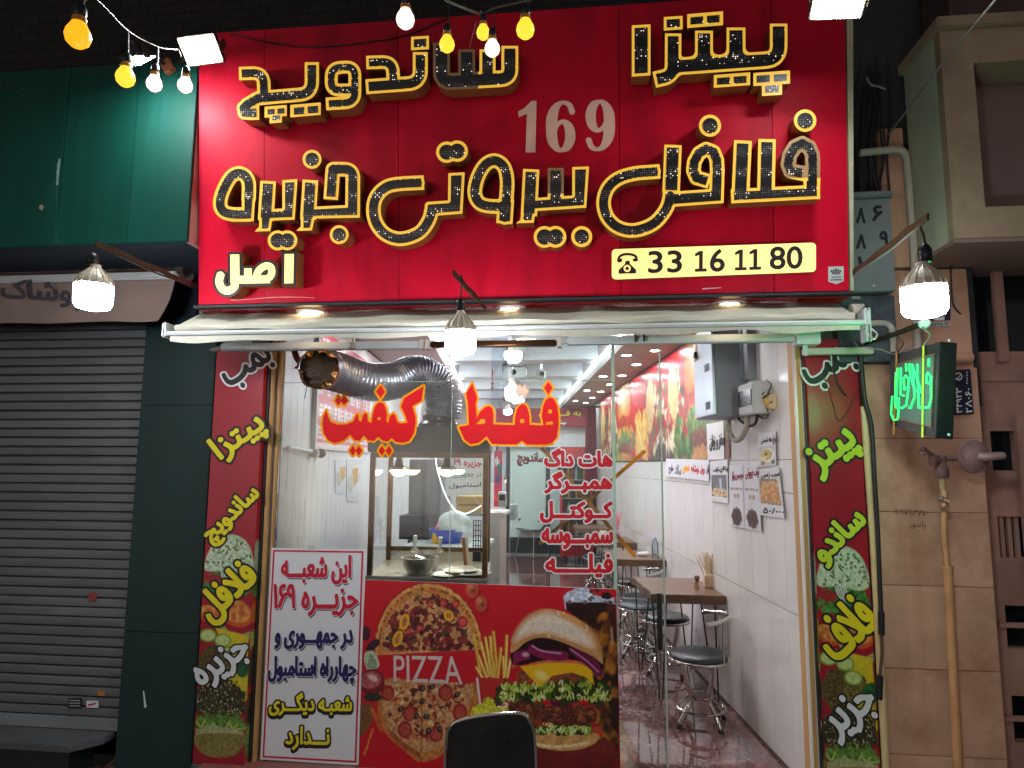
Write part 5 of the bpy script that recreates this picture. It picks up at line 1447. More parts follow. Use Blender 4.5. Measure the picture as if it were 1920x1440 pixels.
# ================================================================== printed columns left and right of the shop front
def rq(cx, cy, w, h, ang):
    k, z = math.cos(R_(ang)), math.sin(R_(ang))
    f = lambda x, y: (cx + x * k + y * z, cy - x * z + y * k)
    return [f(-w / 2, -h / 2), f(w / 2, -h / 2), f(w / 2, h / 2), f(-w / 2, h / 2)]
def col_paint(mirror, u_edge):
    def f(A_, B_):
        X = (A_ if not mirror else A_) * 100.0; Y = 655 + B_ * 760.0
        p = Paint(X, Y, (156, 24, 42)); p.px = 1.6
        n = fbm(X / 30, Y / 90, 3)
        p.C *= (0.86 + .28 * n)[..., None]
        e = lambda *a, **k: p.ell(*a, **k)
        o = 0
        # basil and onion behind, lettuce under the top bun
        p.ell(50, 1100, 52, 26, (70, 120, 50), wob=9, wsc=9, var=.7, vsc=5)
        p.ell(22, 1092, 16, 10, (150, 40, 44), var=.4)
        for k in range(5): p.line([(34 + k * 4, 1072), (40 + k * 5, 1090), (52 + k * 6, 1102)], 2.2, (226, 222, 214), var=.2, smooth=4)
        # sesame top bun
        p.poly([(2, 1075), (8, 1040), (26, 1018), (52, 1009), (78, 1018), (94, 1040), (99, 1072), (80, 1082), (40, 1076)], (176, 196, 160), smooth=5, var=.22, vsc=10)
        for k in range(260):
            x, y = random.uniform(4, 97), random.uniform(1014, 1074); p_ = ((x - 50) / 50) ** 2 + ((y - 1078) / 66) ** 2
            if p_ < .95:
                m_ = (np.abs(X - x) < 2.2) & (np.abs(Y - y) < 2.2)
                if m_.any(): p.C[m_] = np.array(S(*((206, 216, 186) if k % 3 else (104, 116, 70))))
        # tomato slices
        for cx, cy, rx, ry, an in ((20, 1155, 30, 15, 15), (68, 1150, 36, 24, 20)):
            e(cx, cy, rx, ry, (206, 84, 40), an, var=.2); e(cx, cy - 3, rx * .86, ry * .8, (222, 150, 74), an, var=.3, vsc=6)
            for q in range(5):
                a = q * 1.26 + .5; e(cx + rx * .45 * math.cos(a), cy - 3 + ry * .45 * math.sin(a), rx * .24, ry * .2, (196, 92, 44), an + q * 60, var=.4, soft=4)
        p.poly([(40, 1168), (70, 1192), (100, 1182), (98, 1196), (66, 1206), (42, 1184)], (150, 158, 96), smooth=4, var=.4, vsc=4)
        # cheese, cucumber, seeded patty
        p.poly([(30, 1178), (96, 1190), (98, 1240), (70, 1230), (48, 1210)], (214, 190, 40), var=.12)
        e(40, 1240, 46, 34, (92, 74, 38), wob=8, wsc=8, var=.95, vsc=2.4)
        e(72, 1248, 34, 22, (110, 96, 44), wob=8, wsc=8, var=.9, vsc=2.4)
        for cx, cy in ((16, 1192), (46, 1200), (60, 1222)):
            e(cx, cy, 17, 12, (120, 150, 58)); e(cx, cy, 14, 9.5, (190, 206, 124), var=.2, vsc=5)
        p.poly([(60, 1262), (98, 1236), (100, 1300), (88, 1318), (62, 1292)], (206, 190, 44), var=.2, vsc=6)
        p.poly([(74, 1240), (98, 1228), (98, 1258), (82, 1262)], (40, 96, 52), var=.5, smooth=4)
        e(48, 1306, 52, 38, (58, 54, 34), wob=8, wsc=10, var=1.0, vsc=2.2)
        for k in range(240):
            x, y = random.uniform(2, 98), random.uniform(1270, 1340)
            if ((x - 48) / 50) ** 2 + ((y - 1306) / 36) ** 2 < 1:
                m_ = (np.abs(X - x) < 1.1) & (np.abs(Y - y) < 1.5); p.C[m_] = np.array(S(*random.choice([(196, 180, 130), (150, 130, 80), (20, 18, 12)])))
        p.ell(48, 1348, 52, 22, (96, 132, 54), wob=12, wsc=8, var=.7, vsc=4)
        for k in range(6): p.line([(4 + k * 16, 1344 + (k % 2) * 8), (12 + k * 16, 1352), (20 + k * 16, 1340 + (k % 3) * 5)], 3, (168, 186, 96), var=.3, smooth=4)
        e(48, 1362, 50, 12, (170, 170, 120), wob=4, wsc=9, var=.3, vsc=5)
        p.poly([(2, 1366), (96, 1362), (88, 1392), (60, 1402), (26, 1400), (8, 1388)], (136, 122, 62), smooth=5, var=.5, vsc=3)
        return p.C
    return f
def red_column(nm, label, uf, ub, ret_u, side):
    yf = -.07
    # uf: (left px, right px) at v = 700 ; use mean x over the height
    x0 = (P(uf[0], 700, yf)[0] + P(ub[0], 1380, yf)[0]) / 2; x1 = (P(uf[1], 700, yf)[0] + P(ub[1], 1380, yf)[0]) / 2
    z1 = 2.235; z0 = .045
    t = thing('printed_column', label, 'column', ((x0 + x1) / 2, 0, ZS))
    zf = lambda b: z1 + (z0 - z1) * b
    v0, v1 = 655, 1415
    print_grid('front_print', lambda a, b: (x0 + (x1 - x0) * a, yf, zf(b)), 120, 680, col_paint(side, None), M['print'], t)
    obj('core', MB().box(x0 + .002, yf + .003, z0, x1 - .002, .098, z1), M['white_paint'], t)
    obj('plinth', MB().box(x0 - .004, yf - .008, ZS, x1 + .004, .096, z0 - .002), M['granite'], t, bev=.003)
    xr = x1 if side == 0 else x0
    return t, x0, x1, yf, z0, z1
lc, lx0, lx1, lyf, lz0, lz1 = red_column('printed_column', 'left red column printed with a tall burger and yellow Persian words, beside the green column', (407, 495), (361, 459), None, 0)
def side_print(A_, B_):
    p = Paint(A_ * 20, 655 + B_ * 760, (200, 40, 50)); p.px = 2
    p.C *= (0.8 + .4 * fbm(A_ * 2, B_ * 20, 4))[..., None]
    p.ell(8, 1060, 16, 40, (176, 190, 150), var=.4); p.ell(10, 1110, 14, 16, (84, 130, 56), wob=6, var=.6); p.ell(10, 1150, 14, 20, (214, 110, 54), var=.4)
    p.ell(10, 1200, 14, 18, (196, 190, 90), var=.5); p.ell(10, 1250, 14, 34, (90, 66, 44), wob=6, var=.9); p.ell(10, 1330, 14, 40, (74, 62, 44), wob=6, var=.9)
    p.ell(10, 1375, 14, 30, (120, 150, 76), wob=6, var=.6)
    return p.C
print_grid('side_print', lambda a, b: (lx1 + .001, lyf + .10 * a, lz1 + (lz0 - lz1) * b), 8, 260, side_print, M['print'], lc)
LCP = FY(lyf - .0005)
BLK = M['black_vinyl']
lettering(lc, 'بمب', rq(466, 692, 96, 46, 33), LCP, [(5.6, M['white_v'], .001), (2.2, BLK, .002)])
lettering(lc, 'پیتزا', rq(448, 821, 104, 60, 36), LCP, [(6.4, BLK, .001), (2.2, M['yellow_v'], .002)])
lettering(lc, 'ساندویچ', rq(436, 967, 128, 46, 44), LCP, [(5.6, BLK, .001), (2.0, M['yellow_v'], .002)])
lettering(lc, 'فلافل', rq(428, 1112, 120, 66, 42), LCP, [(7.0, BLK, .001), (3.0, M['yellow_v'], .002)])
lettering(lc, 'جزیره', rq(417, 1245, 112, 56, 34), LCP, [(5.4, BLK, .001), (2.4, M['white_v'], .002)])
cS = CV(360, 660, 500, 1000, .6)
rc_, rx0, rx1, ryf, rz0, rz1 = red_column('printed_column', 'right red column printed with a tall burger and lime Persian words, beside the cream conduit', (1513, 1606), (1544, 1650), None, 1)
print_grid('side_print', lambda a, b: (rx0 - .001, ryf + .10 * (1 - a), rz1 + (rz0 - rz1) * b), 8, 260, side_print, M['print'], rc_)
RCP = FY(ryf - .0005)
lettering(rc_, 'بمب', rq(1557, 690, 98, 56, 30), RCP, [(6.0, M['white_v'], .001), (2.4, BLK, .002)])
lettering(rc_, 'پیتز', rq(1563, 850, 94, 70, 38), RCP, [(7.2, BLK, .001), (3.2, M['lime_v'], .002)])
lettering(rc_, 'ساندو', rq(1574, 1006, 112, 56, 44), RCP, [(6.6, BLK, .001), (2.8, M['lime_v'], .002)])
lettering(rc_, 'فلاف', rq(1584, 1176, 108, 80, 42), RCP, [(7.4, BLK, .001), (3.4, M['yellow_v'], .002)])
lettering(rc_, 'جزیر', rq(1596, 1338, 100, 74, 36), RCP, [(6.0, BLK, .001), (2.8, M['white_v'], .002)])
RSP = Plane((rx0 - .0015, 0, 0), (-1, 0, 0))
def side_letter(s, u0, v0, u1, v1, m):
    lettering(rc_, s, [(u0, v0), (u1, v0), (u1 + 1, v1), (u0 + 1, v1)], RSP, [(1.6, BLK, .001), (0.2, m, .002)], res=.3)
side_letter('ا', 1507, 835, 1513, 885, M['yellow_v']); side_letter('چ', 1517, 1018, 1524, 1068, M['yellow_v']); side_letter('ل', 1528, 1160, 1534, 1245, M['yellow_v']); side_letter('ه', 1533, 1340, 1540, 1372, M['white_v'])

# ================================================================== shop window
win = thing('shop_window', 'frameless glass shop front with red and orange Persian lettering stuck on it', 'shop window', (-.5, 0, .05))
gy = 0.0
def gx(u, v=900): return P(u, v, gy)[0]
XA, XB, XC = gx(522, 880), gx(845, 900), gx(1151, 900)
zt_ = P(850, 715, gy)[2]; ztop = 2.28; zs = .052
obj('glass_pane', MB().box(XA, gy, zs, XB - .002, gy + .008, zt_ - .002), M['glass'], win)
obj('glass_pane', MB().box(XB + .002, gy, zs, XC - .002, gy + .008, zt_ - .002), M['glass'], win)
obj('glass_pane', MB().box(XB + .002, gy, zt_ + .003, XC - .002, gy + .008, ztop), M['glass'], win)
ed = M['glass_edge']
obj('pane_edge', MB().box(XA, gy - .0015, zt_ - .002, XC, gy + .0095, zt_ + .0015), ed, win)
obj('pane_edge', MB().box(XB - .0018, gy - .001, P(845, 1088, gy)[2], XB + .0018, gy + .009, zt_ - .0025), ed, win)
obj('pane_edge', MB().box(XC - .006, gy - .003, .005, XC + .010, gy + .013, ztop), ed, win)
obj('spider_fitting', MB().lathe([(0, .02), (.008, .018), (.013, .008), (.013, 0), (.006, -.005)], P(842, 713, gy), (0, -1, 0), 16), M['steel'], win, smooth=True)
obj('hanger_rod', MB().tube([P(843, 705, gy - .005), P(844, 655, gy - .005)], .003, 6), M['steel'], win)
GP = FY(gy - .0008)
def Zk(x, y): return 510 + x / 4, 640 + y / 4
def Zf(x, y): return 840 + x / 4, 640 + y / 4
def decal(F, cv, conv, fill, edge, w=15, nm='lettering'):
    for lv, m, off in ((w, edge, .0), (0, fill, .0008)):
        mb = plate(cv, F, lv, GP, 0, 0, .8, mapper=lambda u, v: GP.at(*conv(u, v), off))
        if mb: obj(nm, mb, m, win)
def smooth_poly(cv, pts, r=6): return sd_poly(cv, pts)
kf = [(1138, 335), (1122, 445), (1052, 486), (1076, 560), (1078, 610), (1066, 690), (1030, 748), (980, 762), (930, 755), (898, 725), (868, 752), (830, 745), (795, 715), (765, 748), (720, 742), (688, 705), (660, 745), (620, 742), (585, 700),
      (540, 742), (470, 766), (420, 742), (388, 690), (376, 620), (386, 560), (408, 515), (420, 560), (440, 603), (490, 624), (560, 622), (610, 600), (630, 552), (646, 545), (650, 590), (668, 605), (682, 556), (700, 536), (716, 545), (718, 598), (745, 612),
      (755, 545), (772, 488), (792, 464), (812, 456), (836, 466), (852, 496), (862, 545), (858, 600), (870, 612), (886, 560), (910, 540), (926, 555), (938, 600), (960, 615), (1016, 612), (1002, 560), (968, 490), (992, 424)]
c = CV(355, 300, 1165, 790, 3)
F = np.maximum(sd_poly(c, kf), -sd_circ(c, (803, 580), 12)); F = blur(F, 1); decal(F, c, Zk, M['scarlet_v'], M['orange_v'])
def dia(cv, x, y, a, b): return sd_poly(cv, [(x, y - b), (x + a, y), (x, y + b), (x - a, y)])
c = CV(755, 300, 870, 460, 2.5); decal(dia(c, 814, 378, 34, 50), c, Zk, M['scarlet_v'], M['orange_v'])
for (x0, x1, y) in ((497, 540, 446), (606, 652, 820), (824, 876, 820)):
    c = CV(x0 - 50, y - 70, x1 + 50, y + 70, 2.5); decal(union(dia(c, x0, y, 25, 38), dia(c, x1, y, 25, 38)), c, Zk, M['scarlet_v'], M['orange_v'])
ff = [(182, 316), (220, 426), (206, 470), (216, 560), (205, 592), (240, 530), (280, 492), (308, 484), (332, 500), (342, 545), (338, 622), (500, 628), (504, 560), (520, 504), (542, 476), (562, 470), (586, 480), (604, 520), (612, 570), (612, 626), (716, 630),
      (702, 560), (712, 490), (732, 440), (762, 420), (794, 432), (820, 490), (830, 560), (828, 640), (815, 720), (780, 764), (730, 776), (592, 774), (552, 744), (515, 774), (330, 770), (290, 712), (230, 762), (170, 772), (125, 740), (80, 642), (156, 626), (150, 470), (136, 392)]
c = CV(50, 290, 860, 800, 3)
F = np.maximum(sd_poly(c, ff), -union(sd_poly(c, [(212, 632 - 12), (250, 580), (280, 586), (280, 612), (250, 622)]), sd_circ(c, (556, 598), 16), sd_circ(c, (765, 526), 16)))
F = np.maximum(F, -sd_poly(c, [(730, 626), (790, 622), (782, 600), (740, 605)])); F = blur(F, 1); decal(F, c, Zf, M['scarlet_v'], M['orange_v'])
c = CV(690, 270, 815, 430, 2.5); decal(dia(c, 752, 350, 32, 48), c, Zf, M['scarlet_v'], M['orange_v'])
c = CV(470, 290, 640, 450, 2.5); fade = mat('sun_faded_vinyl', S(240, 206, 190), .5); fade2 = mat('sun_faded_edge', S(214, 170, 130), .5)
decal(union(dia(c, 537, 372, 32, 48), dia(c, 575, 372, 32, 48)), c, Zf, fade, fade2, 7)
for s, q in (('هات داگ', (1022, 842, 1147, 874)), ('همبــرگر', (1022, 885, 1146, 924)), ('کــوکتـــل', (1014, 941, 1147, 979)), ('سمبـــوسه', (1017, 992, 1148, 1028)), ('فیلـــــه', (1024, 1039, 1148, 1081))):
    a, b, c_, d_ = q
    lettering(win, s, [(a, b), (c_, b + 0.5), (c_, d_ + .5), (a, d_)], GP, [(4.6, M['white_v'], 0), (2.1, M['red_v'], .0008)], res=.45)
lettering(win, 'ساندویچ', [(970, 847), (1021, 849), (1021, 876), (970, 873)], FY(gy + .009), [(1.1, mat('sign_reflection_red', S(150, 40, 36), .5), 0)], res=.4)  # dark red word laid on the glass as the reflection of a sign
# the inner glass leaf with tape cross and handle
dr = thing('glass_door', 'inner glass door leaf marked with an orange tape cross, with a long black handle', 'glass door', P(1130, 1440, .06))
dy = .07
DX0, DX1 = P(960, 900, dy)[0], P(1240, 900, dy)[0]
obj('leaf', MB().box(DX0, dy, .015, DX1, dy + .008, 2.3), M['glass'], dr)
obj('leaf_edge', MB().box(DX1 + .0005, dy - .004, .015, DX1 + .008, dy + .012, 2.3), ed, dr)
DP = FY(dy - .001)
for (a, b) in (((1015, 839), (1191, 1044)), ((1210, 845), (1011, 1020))):
    c = CV(1000, 830, 1220, 1055, .8)
    obj('tape_strip', plate(c, sd_obox(c, a, b, 3.6), 0, DP, 0 if a[0] < 1100 else .0008, 0, .2), M['tape'], dr)
hx = P(1236, 1170, dy - .06)
obj('handle', MB().tube([P(1236, 1112, dy - .06), P(1238, 1218, dy - .06)], .014, 12), M['black_plastic'], dr)
for v in (1128, 1190): obj('handle_stud', MB().tube([P(1236, v, dy - .055), P(1236, v, dy - .001)], .007, 8), M['steel'], dr)
# frames at both ends of the opening
fl = thing('door_frame', 'worn golden wooden frame post at the left end of the glass', 'frame', (XA - .04, 0, 0))
w_ = XA - .006 - (lx1 + .016)
for k, (f0, f1, yy) in enumerate(((0, .42, -.02), (.45, .66, .0), (.69, 1, -.01))):
    obj('post', MB().box(lx1 + .016 + w_ * f0, yy, .03, lx1 + .016 + w_ * f1, .085, 2.29), M['gold_frame'], fl, bev=.004)
obj('groove', MB().box(lx1 + .017, .02, .03, XA - .007, .084, 2.289), M['black_trim'], fl)
obj('shadow_gap', MB().box(lx1 + .004, -.03, .03, lx1 + .0155, .08, 2.29), M['black_trim'], fl)
xg = P(1484, 800, 0)[0]
fr_ = thing('door_frame', 'rusty golden metal frame post at the right end of the doorway', 'frame', (xg, 0, 0))
obj('post', MB().box(rx0 - .045, -.04, .0, rx0 - .014, .09, 2.29), M['gold_frame'], fr_, bev=.006)
obj('shadow_gap', MB().box(rx0 - .0135, -.05, .0, rx0 - .004, .09, 2.29), M['black_trim'], fr_)
rw_end = struct('wall_end', MB().box(XR - .0, -.035, 0.0, rx0 - .046, -.001, 2.29), M['white_tile'])
struct('threshold', MB().box(lx0 + .06, -.13, ZS, XC + .02, .10, .05), mat('red_brown_granite', S(140, 84, 74), .4, var=.4, vscale=50, dirt=S(90, 60, 54), dirt_amt=.5))
struct('doorstep', MB().box(XC + .021, -.13, ZS, rx0 - .05, -.101, -.002), M['granite'])

# ================================================================== poster and food panel on the glass
po = thing('white_poster', 'white poster with red border and red, navy and yellow Persian text, lower left', 'poster', P(580, 1430, -.02))
POP = FY(-.018)
quad = [POP.at(*p) for p in ((488, 1424), (672, 1434), (685, 1030), (509, 1027))]
obj('sheet', MB().slab(quad, A(0, -1, 0), .004), M['paper'], po)
c = CV(480, 1020, 695, 1440, .7)
outer = sd_poly(c, [(492, 1420), (668, 1430), (681.5, 1033.5), (512, 1031)])
obj('border', plate(c, np.abs(outer + 1.6) - 1.6, 0, POP, .001), M['crimson_v'], po)
def pl_(s, x0, y0, x1, y1, layers):
    k = -.02
    q = [(x0, y0 - 0), (x1, y0 + 1), (x1 - 1.5, y1 + 1), (x0 - 1.5, y1)]
    lettering(po, s, q, POP, layers, res=.45)
SH = mat('grey_print_shadow', S(60, 56, 66), .6)
for s, b, m in (('این شعبـــه', (529, 1041, 658, 1094), 'crimson_v'), ('جزیـــره ۱۶۹', (514, 1096, 671, 1154), 'crimson_v'), ('در جمهـــوری و', (517, 1181, 661, 1216), 'navy_v'), ('چهارراه استامبول', (504, 1231, 668, 1281), 'navy_v')):
    pl_(s, *b, [(1.6, SH, .001, (2.2, 3.4)), (2.9, M['paper'], .0018), (1.8, M[m], .0026)])
for s, b in (('شعبـه دیگـــری', (506, 1299, 660, 1341)), ('نـــدارد', (537, 1362, 618, 1405))):
    pl_(s, *b, [(4.2, BLK, .001, (0, 4)), (4.4, BLK, .0016), (1.3, M['yellow_v'], .0026)])
tp = CV(570, 1020, 600, 1040, .5)
obj('tape', plate(tp, sd_poly(tp, [(577, 1023), (592, 1023.5), (592, 1033), (577, 1032.5)]), 0, POP, .0032), mat('clear_tape', S(206, 196, 200), .3), po)

def food_paint(A_, B_):
    tl, tr, br, bl = (685, 1087), (1155, 1105), (1164, 1452), (667, 1440)
    X = (tl[0] * (1 - A_) + tr[0] * A_) * (1 - B_) + (bl[0] * (1 - A_) + br[0] * A_) * B_
    Y = (tl[1] * (1 - A_) + tr[1] * A_) * (1 - B_) + (bl[1] * (1 - A_) + br[1] * A_) * B_
    p = Paint(X, Y, (196, 12, 34)); p.px = 1.3
    R = random.Random(3)
    e, po_, li = p.ell, p.poly, p.line
    def Q(x, y): return 880 + x / 4, 1080 + y / 4            # zoom of the right half
    def L(x, y): return 660 + x / 3.893, 1070 + y / 3.893    # zoom of the left half
    # ---- top pizza, half a pie
    up = (Y < 1226 - (X - 806) * .055).astype(float)
    e(806, 1220, 104, 128, (122, 20, 26), cond=up, soft=8, a=.5)
    e(806, 1221, 102, 126, (214, 158, 84), cond=up, wob=2, wsc=8, var=.22, vsc=7)
    e(806, 1221, 97, 120, (196, 120, 56), cond=up, wob=3, wsc=6, var=.35, vsc=5, soft=4)
    e(806, 1222, 89, 108, (196, 138, 86), cond=up, wob=6, wsc=7, var=.5, vsc=4)
    def inside(x, y, k=.86): return ((x - 806) / 100) ** 2 + ((y - 1221) / 124) ** 2 < k * k and y < 1220
    n = 0
    while n < 300:
        x, y = R.uniform(715, 898), R.uniform(1100, 1222)
        if not inside(x, y, .84): continue
        n += 1
        col = R.choice([(96, 26, 30), (70, 20, 28), (128, 34, 34), (110, 50, 36), (150, 48, 52), (84, 24, 40), (206, 150, 96)])
        e(x, y, R.uniform(3, 7), R.uniform(3, 7.5), col, R.uniform(0, 180), wob=2.2, wsc=3.5, var=.55, vsc=2.5, cond=up)
    for x, y, r in ((768, 1186, 6), (810, 1135, 5), (872, 1168, 10), (836, 1132, 7), (860, 1134, 7), (790, 1180, 6)):
        e(x, y, r, r * 1.1, (168, 30, 40), var=.2, cond=up); e(x, y, r * .62, r * .65, (206, 86, 72), var=.35, cond=up)
    for x, y, a_ in ((761, 1168, 15), (748, 1200, 20), (846, 1156, -30)):
        e(x, y, 9, 16 if a_ != -30 else 11, (236, 172, 30), a_, var=.15, cond=up); e(x, y, 5, 11 if a_ != -30 else 6, (190, 120, 60), a_, var=.5, cond=up)
    for x, y in ((787, 1122), (735, 1203), (778, 1206), (878, 1186), (838, 1190)): e(x, y, 2.4, 8, (64, 84, 40), R.uniform(-40, 40), cond=up, var=.3)
    for k in range(40):
        a_ = R.uniform(math.pi, 2 * math.pi); e(806 + 95 * math.cos(a_), 1221 + 117 * math.sin(a_), 1.6, 2.6, (110, 50, 30), R.uniform(0, 180), cond=up)
    li([(793, 1095), (797, 1140)], 1.0, (60, 24, 20)); li([(843, 1102), (836, 1140)], 1.0, (60, 24, 20)); li([(880, 1136), (866, 1156)], 1.0, (60, 24, 20))
    # ---- lower pizza, spread slices
    dn = ((Y > 1276 + (X - 720) * .05)).astype(float)
    body = [L(250, 800), L(530, 825), L(900, 838), L(940, 850), L(935, 960), L(870, 1080), L(760, 1260), L(640, 1370), L(520, 1400), L(420, 1340), L(290, 1230), L(230, 1150), L(190, 1000)]
    po_(body, (190, 112, 52), smooth=4, wob=2, var=.35, vsc=5)
    po_([(794 + (x - 794) * .9, 1284 + (y - 1284) * .9) for x, y in body], (196, 140, 92), smooth=4, wob=5, wsc=6, var=.45, vsc=4)
    n = 0
    while n < 210:
        x, y = R.uniform(715, 895), R.uniform(1284, 1412)
        d_ = ((x - 800) / 88) ** 2 + ((y - 1284) / 118) ** 2
        if d_ > .86: continue
        n += 1
        e(x, y, R.uniform(2.5, 6), R.uniform(2.5, 6), R.choice([(176, 60, 44), (150, 44, 36), (214, 176, 126), (190, 110, 66), (206, 140, 80), (112, 44, 36), (92, 30, 30)]), R.uniform(0, 180), wob=2, wsc=3, var=.5, vsc=2.5, cond=dn)
    for x, y, r in ((729, 1302, 13), (840, 1302, 14), (867, 1338, 14), (771, 1340, 13), (762, 1370, 14), (822, 1378, 13)):
        e(x, y, r, r * 1.15, (150, 36, 34), var=.3, vsc=4, cond=dn); e(x + 1, y + 1, r * .7, r * .8, (176, 70, 54), var=.4, vsc=3, cond=dn)
    for x, y in ((796, 1294), (814, 1291), (862, 1305), (784, 1345), (803, 1346), (795, 1318), (807, 1372), (829, 1369), (754, 1332)):
        e(x, y, 5, 6.5, (24, 22, 28), R.uniform(0, 90), var=.4); e(x + .6, y - .5, 1.8, 2.6, (120, 110, 96))
    for a, b in ((L(530, 830), L(280, 1210)), (L(525, 830), L(522, 1400)), (L(560, 850), L(700, 1080))): li([a, b], 1.6, (92, 34, 26), var=.3)
    li([L(300, 1200), L(400, 1290), L(510, 1350)], 9, (160, 80, 40), smooth=5, var=.5, vsc=4); li([L(530, 1350), L(620, 1330), L(720, 1270)], 9, (190, 120, 56), smooth=5, var=.5, vsc=4)
    # ---- tomatoes
    for x, y, rx, ry in ((890, 1106, 12.5, 16), (907, 1133, 11.5, 15.5)):
        e(x + 4, y + 5, rx, ry, (110, 6, 20), soft=9, a=.7); e(x, y, rx, ry, (196, 74, 48), var=.18, vsc=7); e(x - 3, y - 5, 5, 6, (224, 130, 96), soft=5, a=.7)
        for k in range(5): li([(x + 2, y + 2), (x + 2 + 6 * math.cos(k * 1.26), y + 2 + 6 * math.sin(k * 1.26))], 1.8, (46, 66, 30))
    # ---- left edge: onion, basil, tomato, burger corner
    e(686, 1190, 9, 14, (70, 22, 36), var=.5); e(700, 1212, 16, 8, (52, 24, 32), -35, var=.5)
    po_([L(90, 620), L(160, 600), L(205, 690), L(180, 725), L(110, 730)], (176, 190, 160), smooth=4, var=.4)
    for k in range(6): li([L(110 + k * 14, 720), L(140 + k * 8, 620 + k * 10)], 1.6, (64, 96, 58))
    e(698, 1282, 25, 25, (120, 22, 30), var=.25); e(696, 1278, 20, 16, (176, 84, 84), -10, var=.5, vsc=5); e(700, 1274, 10, 5, (226, 190, 180), 25, soft=4)
    e(700, 1310, 18, 8, (40, 44, 34), var=.6); po_([L(60, 1000), L(150, 990), L(150, 1110), L(90, 1200), L(50, 1200)], (120, 78, 44), smooth=4, var=.3)
    li([L(150, 1020), L(220, 1170)], 7, (200, 100, 36), var=.3); li([L(155, 1170), L(95, 1340)], 4, (214, 122, 40), var=.4, wob=2)
    # ---- fries
    red = (186, 40, 38)
    for k, (x0, y0, x1, y1) in enumerate([(893, 1190, 906, 1268), (902, 1232, 918, 1275), (906, 1206, 922, 1270), (915, 1198, 926, 1270), (924, 1196, 930, 1272), (930, 1187, 938, 1272), (924, 1222, 936, 1276), (944, 1218, 938, 1274), (955, 1194, 952, 1270), (948, 1234, 950, 1274), (962, 1238, 956, 1272), (898, 1254, 912, 1278)]):
        li([(x0, y0), (x1, y1)], 5.6, (196, 132, 40)); li([(x0 + .8, y0 + 1), (x1 + .8, y1)], 3.6, R.choice([(238, 206, 104), (228, 184, 78), (240, 214, 130)]), var=.18)
    po_([L(925, 790), L(1180, 800), L(1170, 1010), L(960, 1000)], red, var=.06); po_([L(925, 790), L(940, 795), L(962, 985), L(948, 985)], (226, 214, 206))
    po_([L(880, 1080), L(900, 1000), L(960, 985), L(990, 940), L(1060, 950), L(1070, 1000), L(1180, 1000), L(1180, 1060), L(1000, 1080)], (206, 198, 52), wob=4, wsc=5, var=.45, vsc=4)
    e(*L(1120, 990), 10, 6, (236, 222, 200), soft=3); e(*L(1120, 990), 5, 3, (206, 96, 80))
    # ---- cola glass
    po_([Q(735, 200), Q(1095, 190), Q(1125, 900), Q(1120, 1400), Q(1000, 1250), Q(830, 330), Q(740, 260)], (44, 16, 14), var=.6, vsc=8)
    for k in range(70): e(*Q(R.uniform(940, 1116), R.uniform(230, 1300)), R.uniform(3, 9), R.uniform(4, 16), R.choice([(150, 84, 24), (190, 116, 40), (90, 34, 20), (30, 10, 10)]), R.uniform(-40, 40), soft=5, a=.8, wob=3, cond=(X > 1105).astype(float))
    po_([Q(715, 165), Q(750, 120), Q(830, 85), Q(900, 95), Q(940, 150), Q(1090, 165), Q(1095, 215), Q(980, 200), Q(730, 200)], (190, 196, 214), var=.55, vsc=4, wob=2)
    for k in range(16): e(*Q(R.uniform(760, 1080), R.uniform(110, 215)), R.uniform(1.5, 5), R.uniform(1.5, 4), R.choice([(60, 40, 52), (234, 236, 244), (110, 90, 100)]), R.uniform(0, 90), wob=1)
    e(*Q(1030, 150), 10, 7, (26, 20, 26), wob=3)
    li([Q(728, 180), Q(735, 250)], 2, (206, 206, 206)); li([Q(1068, 400), Q(1075, 520)], 3, (206, 170, 130), soft=4, a=.7)
    # ---- board under the burger
    e(*Q(800, 1330), 78, 30, (104, 24, 22), var=.35, vsc=14); e(*Q(800, 1300), 76, 24, (124, 34, 28), var=.4, vsc=16); po_([Q(480, 1340), Q(1140, 1330), Q(1140, 1500), Q(480, 1500)], (110, 22, 22), soft=10, var=.3, vsc=12)
    po_([Q(430, 1090), Q(560, 1080), Q(540, 1200), Q(470, 1200)], (170, 50, 36)); po_([Q(860, 1160), Q(990, 1130), Q(1010, 1210), Q(900, 1215)], (196, 64, 44), var=.2)
    # ---- burger
    po_([Q(490, 1180), Q(700, 1150), Q(960, 1190), Q(960, 1250), Q(860, 1300), Q(700, 1315), Q(540, 1290), Q(500, 1240)], (206, 152, 88), smooth=5, var=.3, vsc=7)
    li([Q(500, 1262), Q(620, 1285), Q(760, 1280), Q(900, 1255)], 6, (236, 206, 150), smooth=5, var=.3, wob=1.5)
